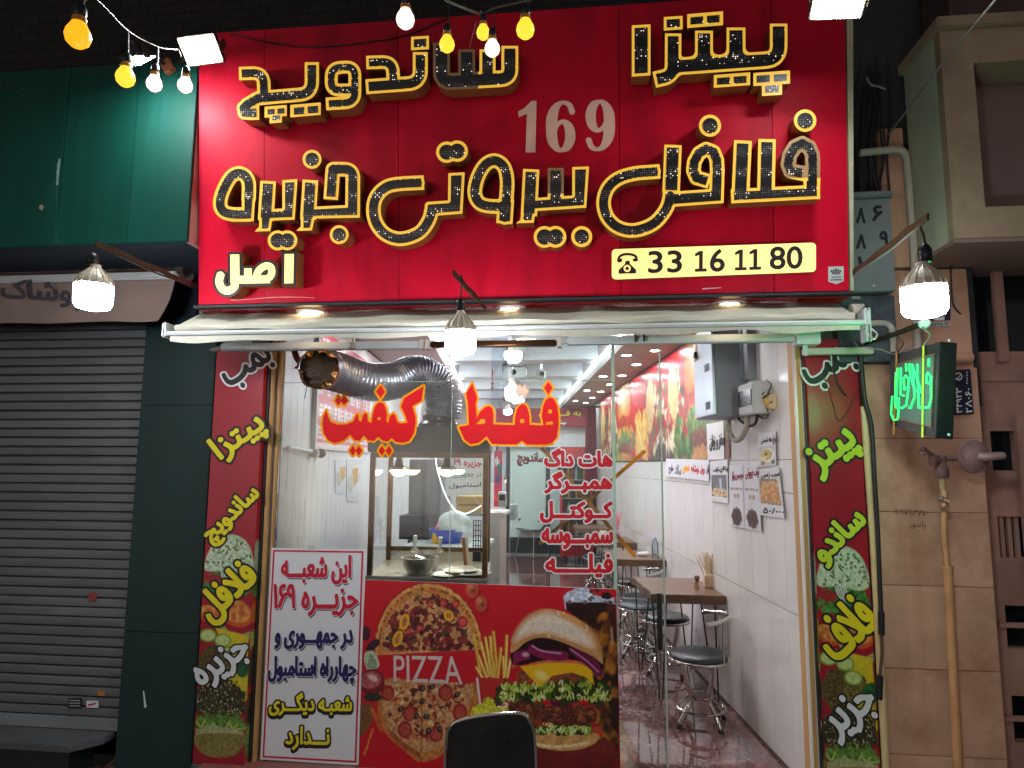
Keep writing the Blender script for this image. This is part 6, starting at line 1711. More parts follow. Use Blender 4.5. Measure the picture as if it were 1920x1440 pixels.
    def lettuce(x0, x1, y, h, n, seed):
        r = random.Random(seed)
        for k in range(n):
            x = x0 + (x1 - x0) * k / (n - 1) + r.uniform(-6, 6); yy = y + r.uniform(-h * .3, h * .3)
            e(*Q(x, yy), r.uniform(6, 11), h / 4 * r.uniform(.4, .75), r.choice([(66, 88, 22), (40, 56, 16), (30, 40, 14)]), r.uniform(-40, 40), wob=4.5, wsc=4, var=.7, vsc=3)
        for k in range(int(n * 2.6)):
            x = x0 + (x1 - x0) * r.random(); yy = y + r.uniform(-h * .5, h * .55); d = r.choice((-1, 1))
            pts = [Q(x, yy), Q(x + r.uniform(4, 14), yy + d * r.uniform(10, 30)), Q(x + r.uniform(16, 28), yy + d * r.uniform(4, 30)), Q(x + r.uniform(24, 40), yy - d * r.uniform(0, 22))]
            li(pts, r.uniform(1.8, 4.2), r.choice([(176, 190, 70), (206, 214, 110), (140, 164, 44), (222, 228, 150)]), smooth=4, var=.35, vsc=2.5)
            li([pts[1], pts[2]], 1.0, (40, 54, 16), a=.7)
    lettuce(500, 900, 1150, 60, 12, 3)
    po_([Q(318, 970), Q(420, 950), Q(600, 975), Q(740, 990), Q(900, 985), Q(960, 1040), Q(930, 1120), Q(740, 1130), Q(520, 1095), Q(340, 1060)], (92, 42, 28), smooth=5, wob=3, var=.85, vsc=2.6)
    for k in range(34): e(*Q(R.uniform(335, 930), R.uniform(985, 1100)), R.uniform(3, 7), R.uniform(2, 4.5), R.choice([(140, 70, 44), (112, 50, 32), (160, 86, 54), (60, 24, 16)]), R.uniform(0, 180), wob=2, wsc=3, var=.5, vsc=2, soft=2)
    for k in range(60): e(*Q(R.uniform(330, 940), R.uniform(975, 1110)), R.uniform(.8, 2), R.uniform(.8, 1.8), R.choice([(190, 104, 66), (150, 74, 46), (40, 16, 12)]))
    po_([Q(300, 880), Q(400, 870), Q(420, 950), Q(310, 950)], (84, 14, 46), smooth=4); po_([Q(630, 900), Q(770, 895), Q(770, 985), Q(640, 985)], (92, 16, 52), smooth=4, var=.2)
    po_([Q(480, 830), Q(560, 800), Q(620, 900), Q(500, 920)], (24, 14, 12), smooth=4)
    po_([Q(380, 730), Q(480, 720), Q(470, 830), Q(390, 810)], (140, 70, 44), smooth=4, var=.6, vsc=3)
    po_([Q(585, 830), Q(640, 765), Q(760, 735), Q(860, 760), Q(915, 830), Q(840, 850), Q(700, 845)], (134, 66, 44), smooth=5, var=.7, vsc=2.6, wob=2)
    lettuce(250, 1030, 880, 120, 30, 5)
    po_([Q(400, 690), Q(560, 665), Q(800, 655), Q(920, 700), Q(945, 830), Q(880, 770), Q(780, 735), Q(640, 760), Q(545, 840), Q(470, 770)], (236, 178, 16), var=.08); e(*Q(560, 760), 12, 8, (244, 216, 120), 30, soft=8)
    li([Q(480, 672), Q(600, 655), Q(760, 655), Q(860, 665)], 5, (206, 106, 60), smooth=4, var=.3); li([Q(350, 690), Q(420, 660), Q(490, 650)], 7, (190, 92, 56), smooth=4, var=.3)
    po_([Q(345, 560), Q(520, 470), Q(800, 520), Q(990, 650), Q(980, 720), Q(800, 640), Q(600, 640), Q(360, 680)], (36, 6, 16), smooth=4)
    po_([Q(355, 590), Q(400, 572), Q(465, 570), Q(470, 630), Q(400, 650), Q(352, 680)], (132, 24, 74), smooth=4, var=.25); e(*Q(440, 600), 6, 4, (206, 150, 190), soft=3)
    po_([Q(460, 560), Q(490, 520), Q(560, 560), Q(740, 580), Q(735, 645), Q(600, 640), Q(500, 605)], (128, 20, 72), smooth=4, var=.25); li([Q(490, 535), Q(560, 572), Q(700, 592)], 2.6, (214, 160, 200), smooth=4, a=.8)
    po_([Q(760, 560), Q(800, 545), Q(960, 650), Q(995, 720), Q(985, 770), Q(880, 680), Q(790, 600)], (112, 14, 62), smooth=4, var=.25); li([Q(770, 560), Q(880, 640), Q(975, 730)], 2.2, (206, 140, 190), smooth=4, a=.8)
    bun = [Q(330, 585), Q(335, 520), Q(370, 420), Q(440, 320), Q(530, 265), Q(625, 252), Q(740, 285), Q(850, 345), Q(940, 430), Q(990, 530), Q(1005, 640), Q(1000, 668), Q(930, 610), Q(800, 545), Q(680, 495), Q(560, 470), Q(450, 500), Q(380, 560)]
    po_(bun, (206, 150, 92), smooth=4, var=.14, vsc=12)
    po_([Q(352, 500), Q(400, 400), Q(500, 310), Q(620, 290), Q(760, 330), Q(880, 430), Q(940, 540), Q(800, 500), Q(620, 440), Q(460, 450)], (228, 204, 186), smooth=4, soft=14, var=.14, vsc=6)
    po_([Q(640, 265), Q(800, 320), Q(900, 400), Q(820, 380), Q(700, 310)], (214, 146, 70), smooth=4, soft=8, a=.8, var=.2)
    li([Q(345, 545), Q(450, 482), Q(560, 455), Q(680, 480), Q(820, 535), Q(960, 620)], 5, (190, 122, 62), smooth=4, soft=5, a=.8, var=.3)
    li([Q(345, 520), Q(380, 410), Q(460, 310), Q(560, 262)], 5, (186, 124, 66), smooth=4, soft=7, a=.7)
    li([Q(860, 360), Q(950, 450), Q(1000, 600)], 6, (178, 112, 56), smooth=4, soft=8, a=.8)
    for k in range(46):
        x, y = R.uniform(380, 950), R.uniform(258, 470)
        if (x - 660) ** 2 / 300 ** 2 + (y - 560) ** 2 / 300 ** 2 < 1: e(*Q(x, y), 2.0, 1.2, R.choice([(244, 226, 196), (236, 210, 170), (196, 150, 104)]), R.uniform(-40, 40))
    return p.C
fp = thing('food_poster', 'red printed panel with two pizzas, fries and a big burger below the glass', 'food panel', P(920, 1440, -.012))
FPP = FY(-.012)
fc = [FPP.at(*q) for q in ((685, 1087), (1155, 1105), (1164, 1452), (667, 1440))]
print_grid('printed_sheet', lambda a, b: fc[0] * (1 - a) * (1 - b) + fc[1] * a * (1 - b) + fc[2] * a * b + fc[3] * (1 - a) * b, 640, 470, food_paint, M['print'], fp)
obj('backing_board', MB().slab([q + A(0, .003, 0) for q in (fc[3], fc[2], fc[1], fc[0])], A(0, -1, 0), .008), M['white_paint'], fp)
lettering(fp, 'PIZZA', [(738, 1229), (862, 1231), (867, 1283), (738, 1277)], FPP, [(.3, mat('pale_print', S(214, 192, 184), .4), .0012)], fa=False, res=.45)

# ================================================================== stall behind the glass
st = thing('serving_stall', 'greasy steel serving stall with glass sides and a hood behind the shop glass', 'food stall', P(800, 1400, .4))
t0, t1 = .10, .72
sx0, sx1 = P(690, 980, t0)[0], P(914, 980, t0)[0]
zc = P(800, 1082, t0)[2]; zh0, zh1 = P(800, 848, t0)[2], P(800, 800, t0)[2]
def ib(x0, a, z0, x1, b, z1): # box whose sides follow the shop's slant
    k = KD
    return MB().hexa([(x0, a, z0), (x1, a, z0), (x1 + k * (b - a), b, z0), (x0 + k * (b - a), b, z0), (x0, a, z1), (x1, a, z1), (x1 + k * (b - a), b, z1), (x0 + k * (b - a), b, z1)])
obj('counter', ib(sx0, t0, .0, sx1, t1, zc - .03), M['dark_steel'], st)
obj('worktop', ib(sx0 - .006, t0 - .004, zc - .0295, sx1 + .006, t1 + .004, zc), M['steel'], st, bev=.004)
obj('hood', ib(sx0 - .012, t0 - .012, zh0, sx1 + .012, t1 + .02, zh1), M['dark_steel'], st, bev=.004)
obj('hood_collar', MB().lathe([(.12, 0), (.12, .03), (.095, .05), (.095, .08)], A(P(822, 800, .4)[0], .4, zh1 + .001), n=28), M['dark_steel'], st, smooth=True)
for (x, a) in ((sx0, t0), (sx1 - .028, t0), (sx0 + KD * (t1 - t0 - .03), t1 - .03), (sx1 - .028 + KD * (t1 - t0 - .03), t1 - .03)):
    obj('post', MB().box(x, a, zc + .0005, x + .028, a + .028, zh0 - .0005), M['brass_edge'], st, bev=.003)
obj('top_rail', MB().box(sx0 + .029, t0 + .002, zh0 - .030, sx1 - .029, t0 + .02, zh0 - .0006), M['brass_edge'], st)
obj('side_glass', MB().add([(sx0 + .012, t0 + .03, zc + .002), (sx0 + .012 + KD * (t1 - t0 - .06), t1 - .03, zc + .002), (sx0 + .012 + KD * (t1 - t0 - .06), t1 - .03, zh0 - .002), (sx0 + .012, t0 + .03, zh0 - .002)], [(0, 1, 2, 3)]), M['glass'], st)
k2 = KD * (t1 - t0)
obj('back_frame', MB().box(sx0 + k2 + .03, t1 - .02, zc + .06, sx1 + k2 - .03, t1 - .003, zc + .085), M['brass_edge'], st)
obj('back_glass', MB().box(sx0 + k2 + .03, t1 - .014, zc + .086, sx1 + k2 - .03, t1 - .008, zh0 - .004), M['glass'], st)
obj('back_splash', MB().box(sx0 + k2 + .03, t1 - .016, zc + .001, sx1 + k2 - .03, t1 - .006, zc + .059), M['steel'], st)
LAMPM = emat('warm_lamp_lens', (1.0, .78, .48), 65)
for lu, ll in ((838, 'warm lit round lamp hanging under the stall hood, right one'), (748, 'added warm round lamp under the stall hood in place of a reflection, left one')):  # left lamp added where only a reflection shows, to warm the stall
    lp = P(lu, 882, .55)
    hl = thing('heat_lamp', ll, 'lamp', lp)
    obj('lens', MB().lathe([(0, -.035), (.03, -.03), (.05, -.012), (.054, 0)], lp, n=24), LAMPM, hl, smooth=True)
    obj('cap', MB().lathe([(.056, .001), (.056, .02), (.03, .03), (.012, zh0 - lp[2] - .003)], lp, n=24), M['steel'], hl, smooth=True)
tag(obj('led_reflection_tube', MB().tube(cat([P(816, 850, .3), P(820, 880, .3), P(834, 925, .3), P(852, 955, .3), P(870, 963, .3), P(886, 958, .32), P(902, 948, .34)], 6), .0035, 6), emat('led_reflection_glow', (.95, .97, 1), 2.2)), 'glowing white tube imitating an LED strip reflection inside the stall', 'cable')  # glowing tube shaped after the reflection of an LED strip
# things on the worktop
def onstall(u, v): return PZ(u, v, zc)
def bowl(label, u, v, r, h):
    c = onstall(u, v) + A(0, 0, .001)
    return tag(obj('steel_bowl', MB().lathe([(0, 0), (r * .62, 0), (r * .9, h * .5), (r * .99, h), (r * 1.05, h), (r * 1.03, h - .003), (r * .95, h - .002), (r * .86, h * .5), (r * .58, .004), (0, .004)], c, n=32), M['steel'], smooth=True), label, 'bowl'), c
b1, bc = bowl('deep steel bowl holding tongs on the stall worktop', 786, 1076, .10, .09)
b2, bc2 = bowl('wide steel bowl behind the one with tongs on the stall', 800, 1066, .085, .095)
tg = thing('tongs', 'steel tongs resting in the front steel bowl', 'tongs', bc + A(0, 0, .05))
for s in (-1, 1):
    obj('arm', MB().tube(cat([bc + A(-.05, -.01, .10), bc + A(0.0, .004 + s * .008, .085), bc + A(.075, .02 + s * .016, .05)], 5), [.009] * 10 + [.006], 8), M['chrome'], tg)
for lab, u, v0, v1, w in (('paint scraper spatula with a white handle, left of two', 778, 1004, 1042, 11), ('paint scraper spatula with a speckled white handle, right of two', 825, 1007, 1042, 11)):
    top, bot = P(u + 1, v0, t1 - .07), P(u - 1, v1, t1 - .05)
    t = thing('spatula', lab + ' leaning at the stall back', 'spatula', bot)
    m_ = top * .42 + bot * .58
    obj('handle', MB().tube([top, top * .6 + m_ * .4, m_], [.012, .013, .010], 10), M['paper'], t, smooth=True)
    s = .052
    obj('blade', MB().slab([bot + A(-s, 0, 0), bot + A(s, 0, 0), m_ + A(.016, 0, -.002), m_ + A(-.016, 0, -.002)], A(0, -1, 0), .002), M['steel'], t)
tn = thing('wooden_tongs', 'flat wooden tongs standing at the right of the stall', 'tongs', P(874, 1062, .5))
obj('wood_strip', MB().slab([P(870, 1060, .5), P(877, 1060, .5), P(872, 1008, .52), P(865, 1008, .52)], A(0, -1, 0), .006), mat('pale_wood', S(176, 112, 66), .5, var=.2, stretch=(8, 8, 1)), tn)
obj('steel_strip', MB().slab([P(876, 1058, .49), P(879, 1058, .49), P(877, 1004, .50), P(872, 1004, .50)], A(0, -1, 0), .003), M['steel'], tn)
for i, (u, v, r) in enumerate(((862, 1073, .10), (884, 1078, .11), (838, 1081, .09))):
    c = onstall(u, v) + A(0, 0, .001)
    tag(obj('steel_tray', MB().lathe([(0, 0), (r * .8, 0), (r, .014), (r * 1.03, .014), (r * .82, .004), (0, .004)], c, n=28), M['steel'], smooth=True), ('shallow steel tray in the middle of the stall', 'shallow steel tray at the right corner of the stall', 'shallow steel tray closest to the glass, right of the bowls')[i], 'tray')
tk = thing('wire_rack', 'black wire rack standing at the right end of the stall', 'rack', P(893, 1052, .55))
mb = MB()
p0, p1 = P(887, 1052, .55), P(902, 976, .55)
for x in np.linspace(p0[0], p1[0], 4): mb.tube([(x, .55, p0[2]), (x, .55, p1[2])], .003, 5)
for z in np.linspace(p0[2], p1[2], 9): mb.tube([(p0[0], .55, z), (p1[0], .55, z)], .0025, 5)
obj('wire_grid', mb, M['black_metal'], tk)
obj('rack_box', MB().box(p0[0], .53, p0[2] - .0, p1[0], .57, p0[2] + .06), M['black_plastic'], tk)
# prep counter behind the stall
pc = thing('prep_counter', 'white topped prep counter behind the stall', 'counter', P(840, 1030, 1.4))
zpc = P(830, 1022, 1.25)[2]
obj('top', MB().box(P(760, 1020, 1.25)[0], 1.15, zpc - .03, P(912, 1020, 1.3)[0], 1.75, zpc), mat('pale_counter_top', S(200, 206, 204), .3), pc, bev=.004)
obj('cabinet', MB().box(P(765, 1020, 1.25)[0], 1.18, 0, P(908, 1020, 1.3)[0], 1.72, zpc - .0305), M['grey_box'], pc)
gc_ = thing('steel_cabinet', 'tall dull grey cabinet behind the stall, left of the poster', 'cabinet', P(800, 1000, 1.86))
gA, gB = P(768, 1000, 1.9), P(830, 862, 1.9)
obj('case', MB().box(gA[0], 1.84, 0, gB[0], 2.3, gB[2]), mat('dull_grey_case', S(120, 120, 124), .5, var=.2), gc_, bev=.006)
obj('door', MB().box(gA[0] + .02, 1.825, .1, gB[0] - .02, 1.839, gB[2] - .03), bpy.data.materials['dull_grey_case'], gc_, bev=.004)
obj('oven_box', MB().box(gA[0] + .01, 1.55, zpc + .001, gB[0] - .02, 1.8, zpc + .18), M['black_trim'], gc_)
bt = thing('sauce_bottle', 'yellow squeeze sauce bottle with pink cap behind the stall glass', 'bottle', PZ(819, 1020, zpc))
bp_ = A(P(819, 1010, 1.35)[0], 1.35, zpc + .001)
obj('bottle_body', MB().lathe([(0, 0), (.03, 0), (.032, .01), (.032, .07), (.02, .09), (.015, .095)], bp_, n=20), mat('mustard_plastic', S(230, 170, 30), .35), bt, smooth=True)
obj('cap', MB().lathe([(.016, .0955), (.016, .115), (.006, .12), (.004, .14), (0, .14)], bp_, n=16), mat('pink_cap', S(220, 120, 140), .4), bt, smooth=True)
bb = A(P(838, 1012, 1.42)[0], 1.42, zpc + .001)
tag(obj('blue_basin', MB().lathe([(0, 0), (.10, 0), (.13, .10), (.14, .10), (.135, .095), (.125, .095), (.095, .005), (0, .005)], bb, n=32), mat('blue_plastic', S(60, 82, 190), .35), smooth=True), 'blue plastic basin behind the stall glass', 'basin')
mb = MB(); vs = []; fs = []
for i in range(13):
    for k in range(24):
        a = 2 * math.pi * k / 24; h = i / 12
        r = .13 * math.sqrt(max(0, 1 - h ** 1.6)) * (1 + .22 * math.sin(3 * a + h * 5) * h + .12 * math.sin(7 * a + 3)) + .004
        vs.append(bb + A(.06 + r * math.cos(a), r * .8 * math.sin(a), .085 + h * .15))
for i in range(12):
    for k in range(24): fs.append((i * 24 + k, i * 24 + (k + 1) % 24, (i + 1) * 24 + (k + 1) % 24, (i + 1) * 24 + k))
tag(obj('plastic_bag', mb.add(vs, fs), mat('white_film', S(214, 222, 226), .3, var=.1), smooth=True), 'crumpled white plastic bag on the blue basin', 'bag')
bx = thing('carton_stack', 'two flat cardboard cartons stacked on a shelf seen through the stall glass', 'cartons', P(880, 960, 1.6))
for i, (v0, v1) in enumerate(((930, 945), (947, 961))):
    obj('carton', MB().box(P(857, v0, 1.6)[0], 1.55, P(860, v1, 1.6)[2], P(905, v0, 1.6)[0], 1.75, P(860, v0, 1.6)[2]), mat('cardboard', S(206, 162, 104), .8, var=.1) if i == 0 else bpy.data.materials['cardboard'], bx)
obj('shelf_board', MB().box(P(850, 961, 1.6)[0], 1.53, P(860, 966, 1.6)[2], P(912, 961, 1.6)[0], 1.78, P(860, 961.5, 1.6)[2]), M['grey_box'], bx)
# poster on the inner partition seen mirrored in the stall
ip = thing('inner_poster', 'pale poster with red and grey Persian text behind the stall', 'poster', P(872, 900, 1.9))
obj('sheet', MB().box(P(836, 860, 1.9)[0], 1.9, P(836, 930, 1.9)[2], P(908, 860, 1.9)[0], 1.905, P(836, 856, 1.9)[2]), M['paper'], ip)
lettering(ip, 'جزیره ۶۹', [(850, 860), (903, 862), (903, 878), (850, 876)], FY(1.899), [(.8, mat('faded_red_print', S(200, 70, 90), .6), 0)], res=.35)
lettering(ip, 'در جمهوری', [(850, 886), (902, 886), (902, 897), (850, 897)], FY(1.899), [(.4, M['grey_box'], 0)], res=.35)
lettering(ip, 'استامبول', [(842, 906), (902, 904), (902, 915), (842, 917)], FY(1.899), [(.4, SH, 0)], res=.35)
# flexible duct
du = thing('flexible_duct', 'shiny flexible aluminium duct bending from the stall hood to a torn open end', 'duct', P(822, 795, .4))
path = cat([A(P(828, 792, .40)[0], .40, zh1 + .075), P(832, 755, .40), P(818, 718, .38), P(780, 700, .30), P(738, 714, .2), P(692, 716, .08), P(645, 702, 0), P(612, 692, -.08), P(598, 691, -.20)], 23)
N = len(path); r0 = .108
rs = [r0 * (1.0 + .030 * math.sin(i * 2.1)) for i in range(N)]
rs = [r * (0.92 if i < 4 else 1) for i, r in enumerate(rs)]
obj('duct_tube', MB().tube(path, rs, 36, cap=False), mat('aluminium_foil_duct', S(190, 191, 202), .36, metal=.85, var=.08, rvar=.3), du, smooth=True)
end = path[-1]; d = path[-1] - path[-3]; d /= np.linalg.norm(d); x, y, _ = frame(d)
vs = []; fs = []; K = 36; rr = random.Random(4)
jag = [rr.uniform(.012, .055) for _ in range(K)]
for i in range(3):
    for k in range(K):
        a = 2 * math.pi * k / K; w = i / 2
        vs.append(end + d * (jag[k] * w) + (x * math.cos(a) + y * math.sin(a)) * (r0 * (1 + .05 * w * math.sin(5 * a) + (rr.uniform(-.34, .10) if i == 2 else 0))))
for i in range(2):
    for k in range(K): fs.append((i * K + k, i * K + (k + 1) % K, (i + 1) * K + (k + 1) % K, (i + 1) * K + k))
obj('inner_lining', MB().tube(path[-60:], [r0 * (.93 + .05 * math.sin(i * 1.7)) for i in range(60)], 24, cap=True), mat('dark_brown_foil', S(52, 36, 22), .45, metal=.6, var=.5, bump=.6, bscale=40), du)  # dark brown lining and end cap make the duct mouth dark
obj('torn_end', MB().add(vs, fs), mat('crumpled_gold_foil', S(150, 104, 58), .3, metal=.8, var=.2, bump=.5, bscale=50), du)
mb = MB()
for k in range(3): mb.tube(cat([P(548 + k * 4, 657, .03), P(553 + k * 4, 672, .0), P(562 + k * 3, 684, -.03), P(574, 690, -.06)], 6), .007, 7)
tag(obj('foil_strap', mb, bpy.data.materials['crumpled_gold_foil']), 'twisted gold foil strap holding the torn end of the duct', 'strap')
tag(obj('hanging_wire', MB().tube([P(576, 722, -.05), P(573, 738, -.05), P(571, 748, -.05)], .002, 5), M['black_cable']), 'short black wire dangling below the torn duct end', 'cable')
# ================================================================== tables along the right wall
def table(t0, t1, dx, label, jag):
    z1 = .72; z0 = z1 - .06
    rr = random.Random(jag)
    base = I(XR - dx / 2, (t0 + t1) / 2, 0)
    t = thing('wall_table', label, 'table', base, 'wooden tables along the right wall')
    N = 8
    edge = [I(XR - dx + rr.uniform(-.012, .012), t0 + (t1 - t0) * i / N, 0) for i in range(N + 1)]
    front = [I(XR - .003 - (dx - .003) * i / 6, t0 + (rr.uniform(-.012, .006) if 0 < i < 6 else 0), 0) for i in range(7)]
    poly = front[:-1] + edge + [I(XR - .003, t1, 0)]
    poly = poly[::-1]
    top = [p + A(0, 0, z1) for p in poly]
    mb = MB().prism(top[::-1], A(0, 0, 1), z1 - z0)
    obj('wood_slab', mb, M['wood'], t, bev=.005)
    for (x, a, lean) in ((XR - dx + .07, t0 + .05, -1), (XR - dx + .07, t1 - .06, 1), (XR - .10, t0 + .06, -1), (XR - .10, t1 - .06, 1)):
        foot = I(x - .02 * (1 if x < XR - .2 else -1), a + lean * .045, .006)
        p1, p2 = I(x - .055, a, z0), I(x + .045, a - lean * .03, z0)
        f1, f2 = foot + A(-.010, 0, 0), foot + A(.010, 0, 0)
        obj('hairpin_leg', MB().tube([p1, f1 + A(0, 0, .02), foot, f2 + A(0, 0, .02), p2], .0055, 8), M['black_metal'], t, smooth=True)
    return t
TB = [table(1.25, 1.95, .50, 'front wooden slab table with a straw holder, nearest the doorway', 1),
      table(2.92, 3.60, .50, 'second wooden slab table from the doorway with a water bottle on it', 2),
      table(4.30, 4.95, .50, 'third wooden slab table from the doorway with pink straws on it', 3),
      table(5.9, 6.5, .50, 'rearmost wooden slab table, close to the red fridge', 4)]
ZT = .7202
def stool(px, py, label, back_ang=None, h=.405):
    c = A(px, py, 0)
    t = thing('bar_stool', label, 'stool', c, 'chrome stools with round black seats')
    R = .178
    obj('seat', MB().lathe([(0, h + .035), (R * .55, h + .034), (R * .85, h + .028), (R * .97, h + .016), (R, h + .004), (R * .96, h - .008), (0, h - .008)], c, n=36), M['seat_vinyl'], t, smooth=True)
    obj('seat_ring', MB().tube([c + A(R * 1.02 * math.cos(a), R * 1.02 * math.sin(a), h - .014) for a in np.linspace(0, 2 * math.pi, 36, endpoint=False)], .010, 8, closed=True), M['chrome'], t, smooth=True)
    for k in range(4):
        a = k * math.pi / 2 + .55
        rad = [(.13, h - .02), (.115, h - .10), (.085, h - .20), (.085, h - .27), (.115, .10), (.175, .015)]
        obj('leg', MB().tube(cat([c + A(r * math.cos(a), r * math.sin(a), z) for r, z in rad], 5), .0135, 10), M['chrome'], t, smooth=True)
        e = c + A(.178 * math.cos(a), .178 * math.sin(a), .012)
        obj('foot_cap', MB().tube([e + A(-.010 * math.cos(a), -.01 * math.sin(a), .012), e + A(.006 * math.cos(a), .006 * math.sin(a), -.011)], .0155, 10), M['black_plastic'], t)
    for r, z, w in ((.076, h - .235, .008), (.145, .098, .009)):
        obj('foot_ring', MB().tube([c + A(r * math.cos(a), r * math.sin(a), z) for a in np.linspace(0, 2 * math.pi, 32, endpoint=False)], w, 8, closed=True), M['chrome'], t, smooth=True)
    if back_ang is not None:
        arc = [c + A(R * 1.06 * math.cos(back_ang + s), R * 1.06 * math.sin(back_ang + s), h + .225 + .03 * math.cos(s)) for s in np.linspace(-1.35, 1.35, 15)]
        obj('back_rail', MB().tube(arc, .0135, 10), M['chrome'], t, smooth=True)
        for s in (-.75, -.42, 0, .42, .75):
            a = back_ang + s
            obj('back_spindle', MB().tube([c + A(R * 1.02 * math.cos(a), R * 1.02 * math.sin(a), h - .014), c + A(R * 1.06 * math.cos(a), R * 1.06 * math.sin(a), h + .225 + .03 * math.cos(s))], .007, 8), M['chrome'], t, smooth=True)
    return t
def fl(u, v): return PZ(u, v, 0)
q = fl(1315, 1357)
stool(q[0], q[1], 'chrome stool with round black seat and curved rail back, nearest the doorway', back_ang=R_(-5))
stool(.61, 1.98, 'backless stool half hidden behind the front table', back_ang=None)
stool(.44, 2.42, 'backless stool left of the second table, close to the glass door edge')
s2 = stool(I(XR - .28, 2.72, 0)[0], 2.72, 'chrome stool with a rail back in front of the second table', back_ang=R_(0))
stool(.47, 3.55, 'chrome stool seen through the lettered glass before the third table')
stool(I(XR - .30, 5.45, 0)[0], 5.45, 'small distant stool between the third and rearmost tables')
# things on the tables
def straws(c, n, m, r=.022, h=.20, spread=.05, seed=1):
    rr = random.Random(seed); mb = MB()
    for k in range(n):
        a, d = rr.uniform(0, 6.28), rr.uniform(0, r); b, s = rr.uniform(0, 6.28), rr.uniform(0, spread)
        p = c + A(d * math.cos(a), d * math.sin(a), .01)
        mb.tube([p, p + A(s * math.cos(b), s * math.sin(b), h * rr.uniform(.85, 1.1))], .0032, 5)
    return mb
def at_table(u, v): return PZ(u, v, ZT)
c = at_table(1330, 1101)
t = thing('straw_holder', 'square beige holder full of cream straws on the front table', 'straw holder', c)
obj('cup', MB().cbox(c + A(0, 0, .045), .075, .075, .088), mat('beige_cup', S(210, 178, 146), .5), t, bev=.006)
o = obj('drinking_straw', straws(c + A(0, 0, .05), 42, None, .028, .17, .07, 2), mat('cream_straw', S(226, 206, 176), .5), t); o['kind'] = 'stuff'
c = at_table(1306, 1104)
t = thing('spice_shaker', 'small wooden spice shaker on the front table', 'shaker', c)
obj('shaker_body', MB().lathe([(0, 0), (.017, 0), (.018, .01), (.016, .045), (.018, .05)], c, n=18), mat('tan_wood', S(190, 150, 106), .5), t, smooth=True)
obj('shaker_head', MB().lathe([(.015, .051), (.012, .06), (.018, .068), (.02, .08), (.014, .092), (0, .095)], c + A(.004, 0, 0), n=18), mat('red_brown_wood', S(120, 76, 66), .5), t, smooth=True)
c = at_table(1229, 1046)
t = thing('water_bottle', 'clear plastic water bottle on the second table', 'bottle', c)
obj('bottle_body', MB().lathe([(0, 0), (.03, 0), (.032, .01), (.030, .05), (.032, .1), (.031, .13), (.018, .16), (.012, .175)], c, n=20), glassmat('clear_plastic', (.82, .88, .93), smear=.25), t, smooth=True)
obj('cap', MB().lathe([(.0135, .1755), (.0135, .19), (0, .19)], c, n=16), mat('pale_blue_cap', S(120, 150, 200), .4), t)
c = at_table(1205, 1043)
t = thing('bread_roll', 'rolled paper napkin lying on the second table', 'napkin', c); t.name = 'paper_napkin'; WLOC['paper_napkin'] = WLOC['bread_roll']
obj('roll', MB().tube([c + A(-.05, 0, .02), c + A(.05, .02, .02)], [.02, .024], 10), M['paper'], t, smooth=True)
c = at_table(1221, 1040) 
t = thing('steel_cup', 'small white cup beside the water bottle', 'cup', c); t.name = 'white_cup'; WLOC['white_cup'] = WLOC['steel_cup']
obj('cup', MB().lathe([(0, 0), (.028, 0), (.034, .07), (.031, .07), (.026, .004), (0, .004)], c + A(0, .03, 0), n=18), M['paper'], t, smooth=True)
c = at_table(1240, 1042)
t = thing('straw_glass', 'glass of long straws at the wall end of the second table', 'straw holder', c)
obj('glass_cup', MB().lathe([(0, 0), (.03, 0), (.036, .10), (.033, .10), (.028, .004), (0, .004)], c + A(.03, .06, 0), n=18), M['glass_edge'], t, smooth=True)
o = obj('drinking_straw', straws(c + A(.03, .06, 0), 14, None, .02, .2, .05, 5), M['paper'], t); o['kind'] = 'stuff'
c = PZ(1188, 1020, ZT)
c = I(XR - .20, 4.5, ZT)
t = thing('straw_holder', 'lilac holder of pink straws on the third table', 'straw holder', c)
obj('cup', MB().cbox(c + A(0, 0, .06), .09, .09, .118), mat('lilac_cup', S(206, 170, 214), .4), t, bev=.008)
o = obj('drinking_straw', straws(c + A(0, 0, .04), 30, None, .035, .26, .09, 8), mat('pink_straw', S(222, 120, 130), .5), t); o['kind'] = 'stuff'
c = I(XR - .34, 4.55, ZT)
t = thing('sugar_jar', 'cream jar on the third table', 'jar', c)
obj('jar', MB().lathe([(0, 0), (.045, 0), (.048, .02), (.048, .09), (.035, .11)], c, n=20), mat('cream_plastic', S(214, 200, 170), .4), t, smooth=True)
obj('lid', MB().lathe([(.04, .111), (.04, .13), (0, .132)], c, n=20), mat('brown_lid', S(120, 84, 60), .5), t)

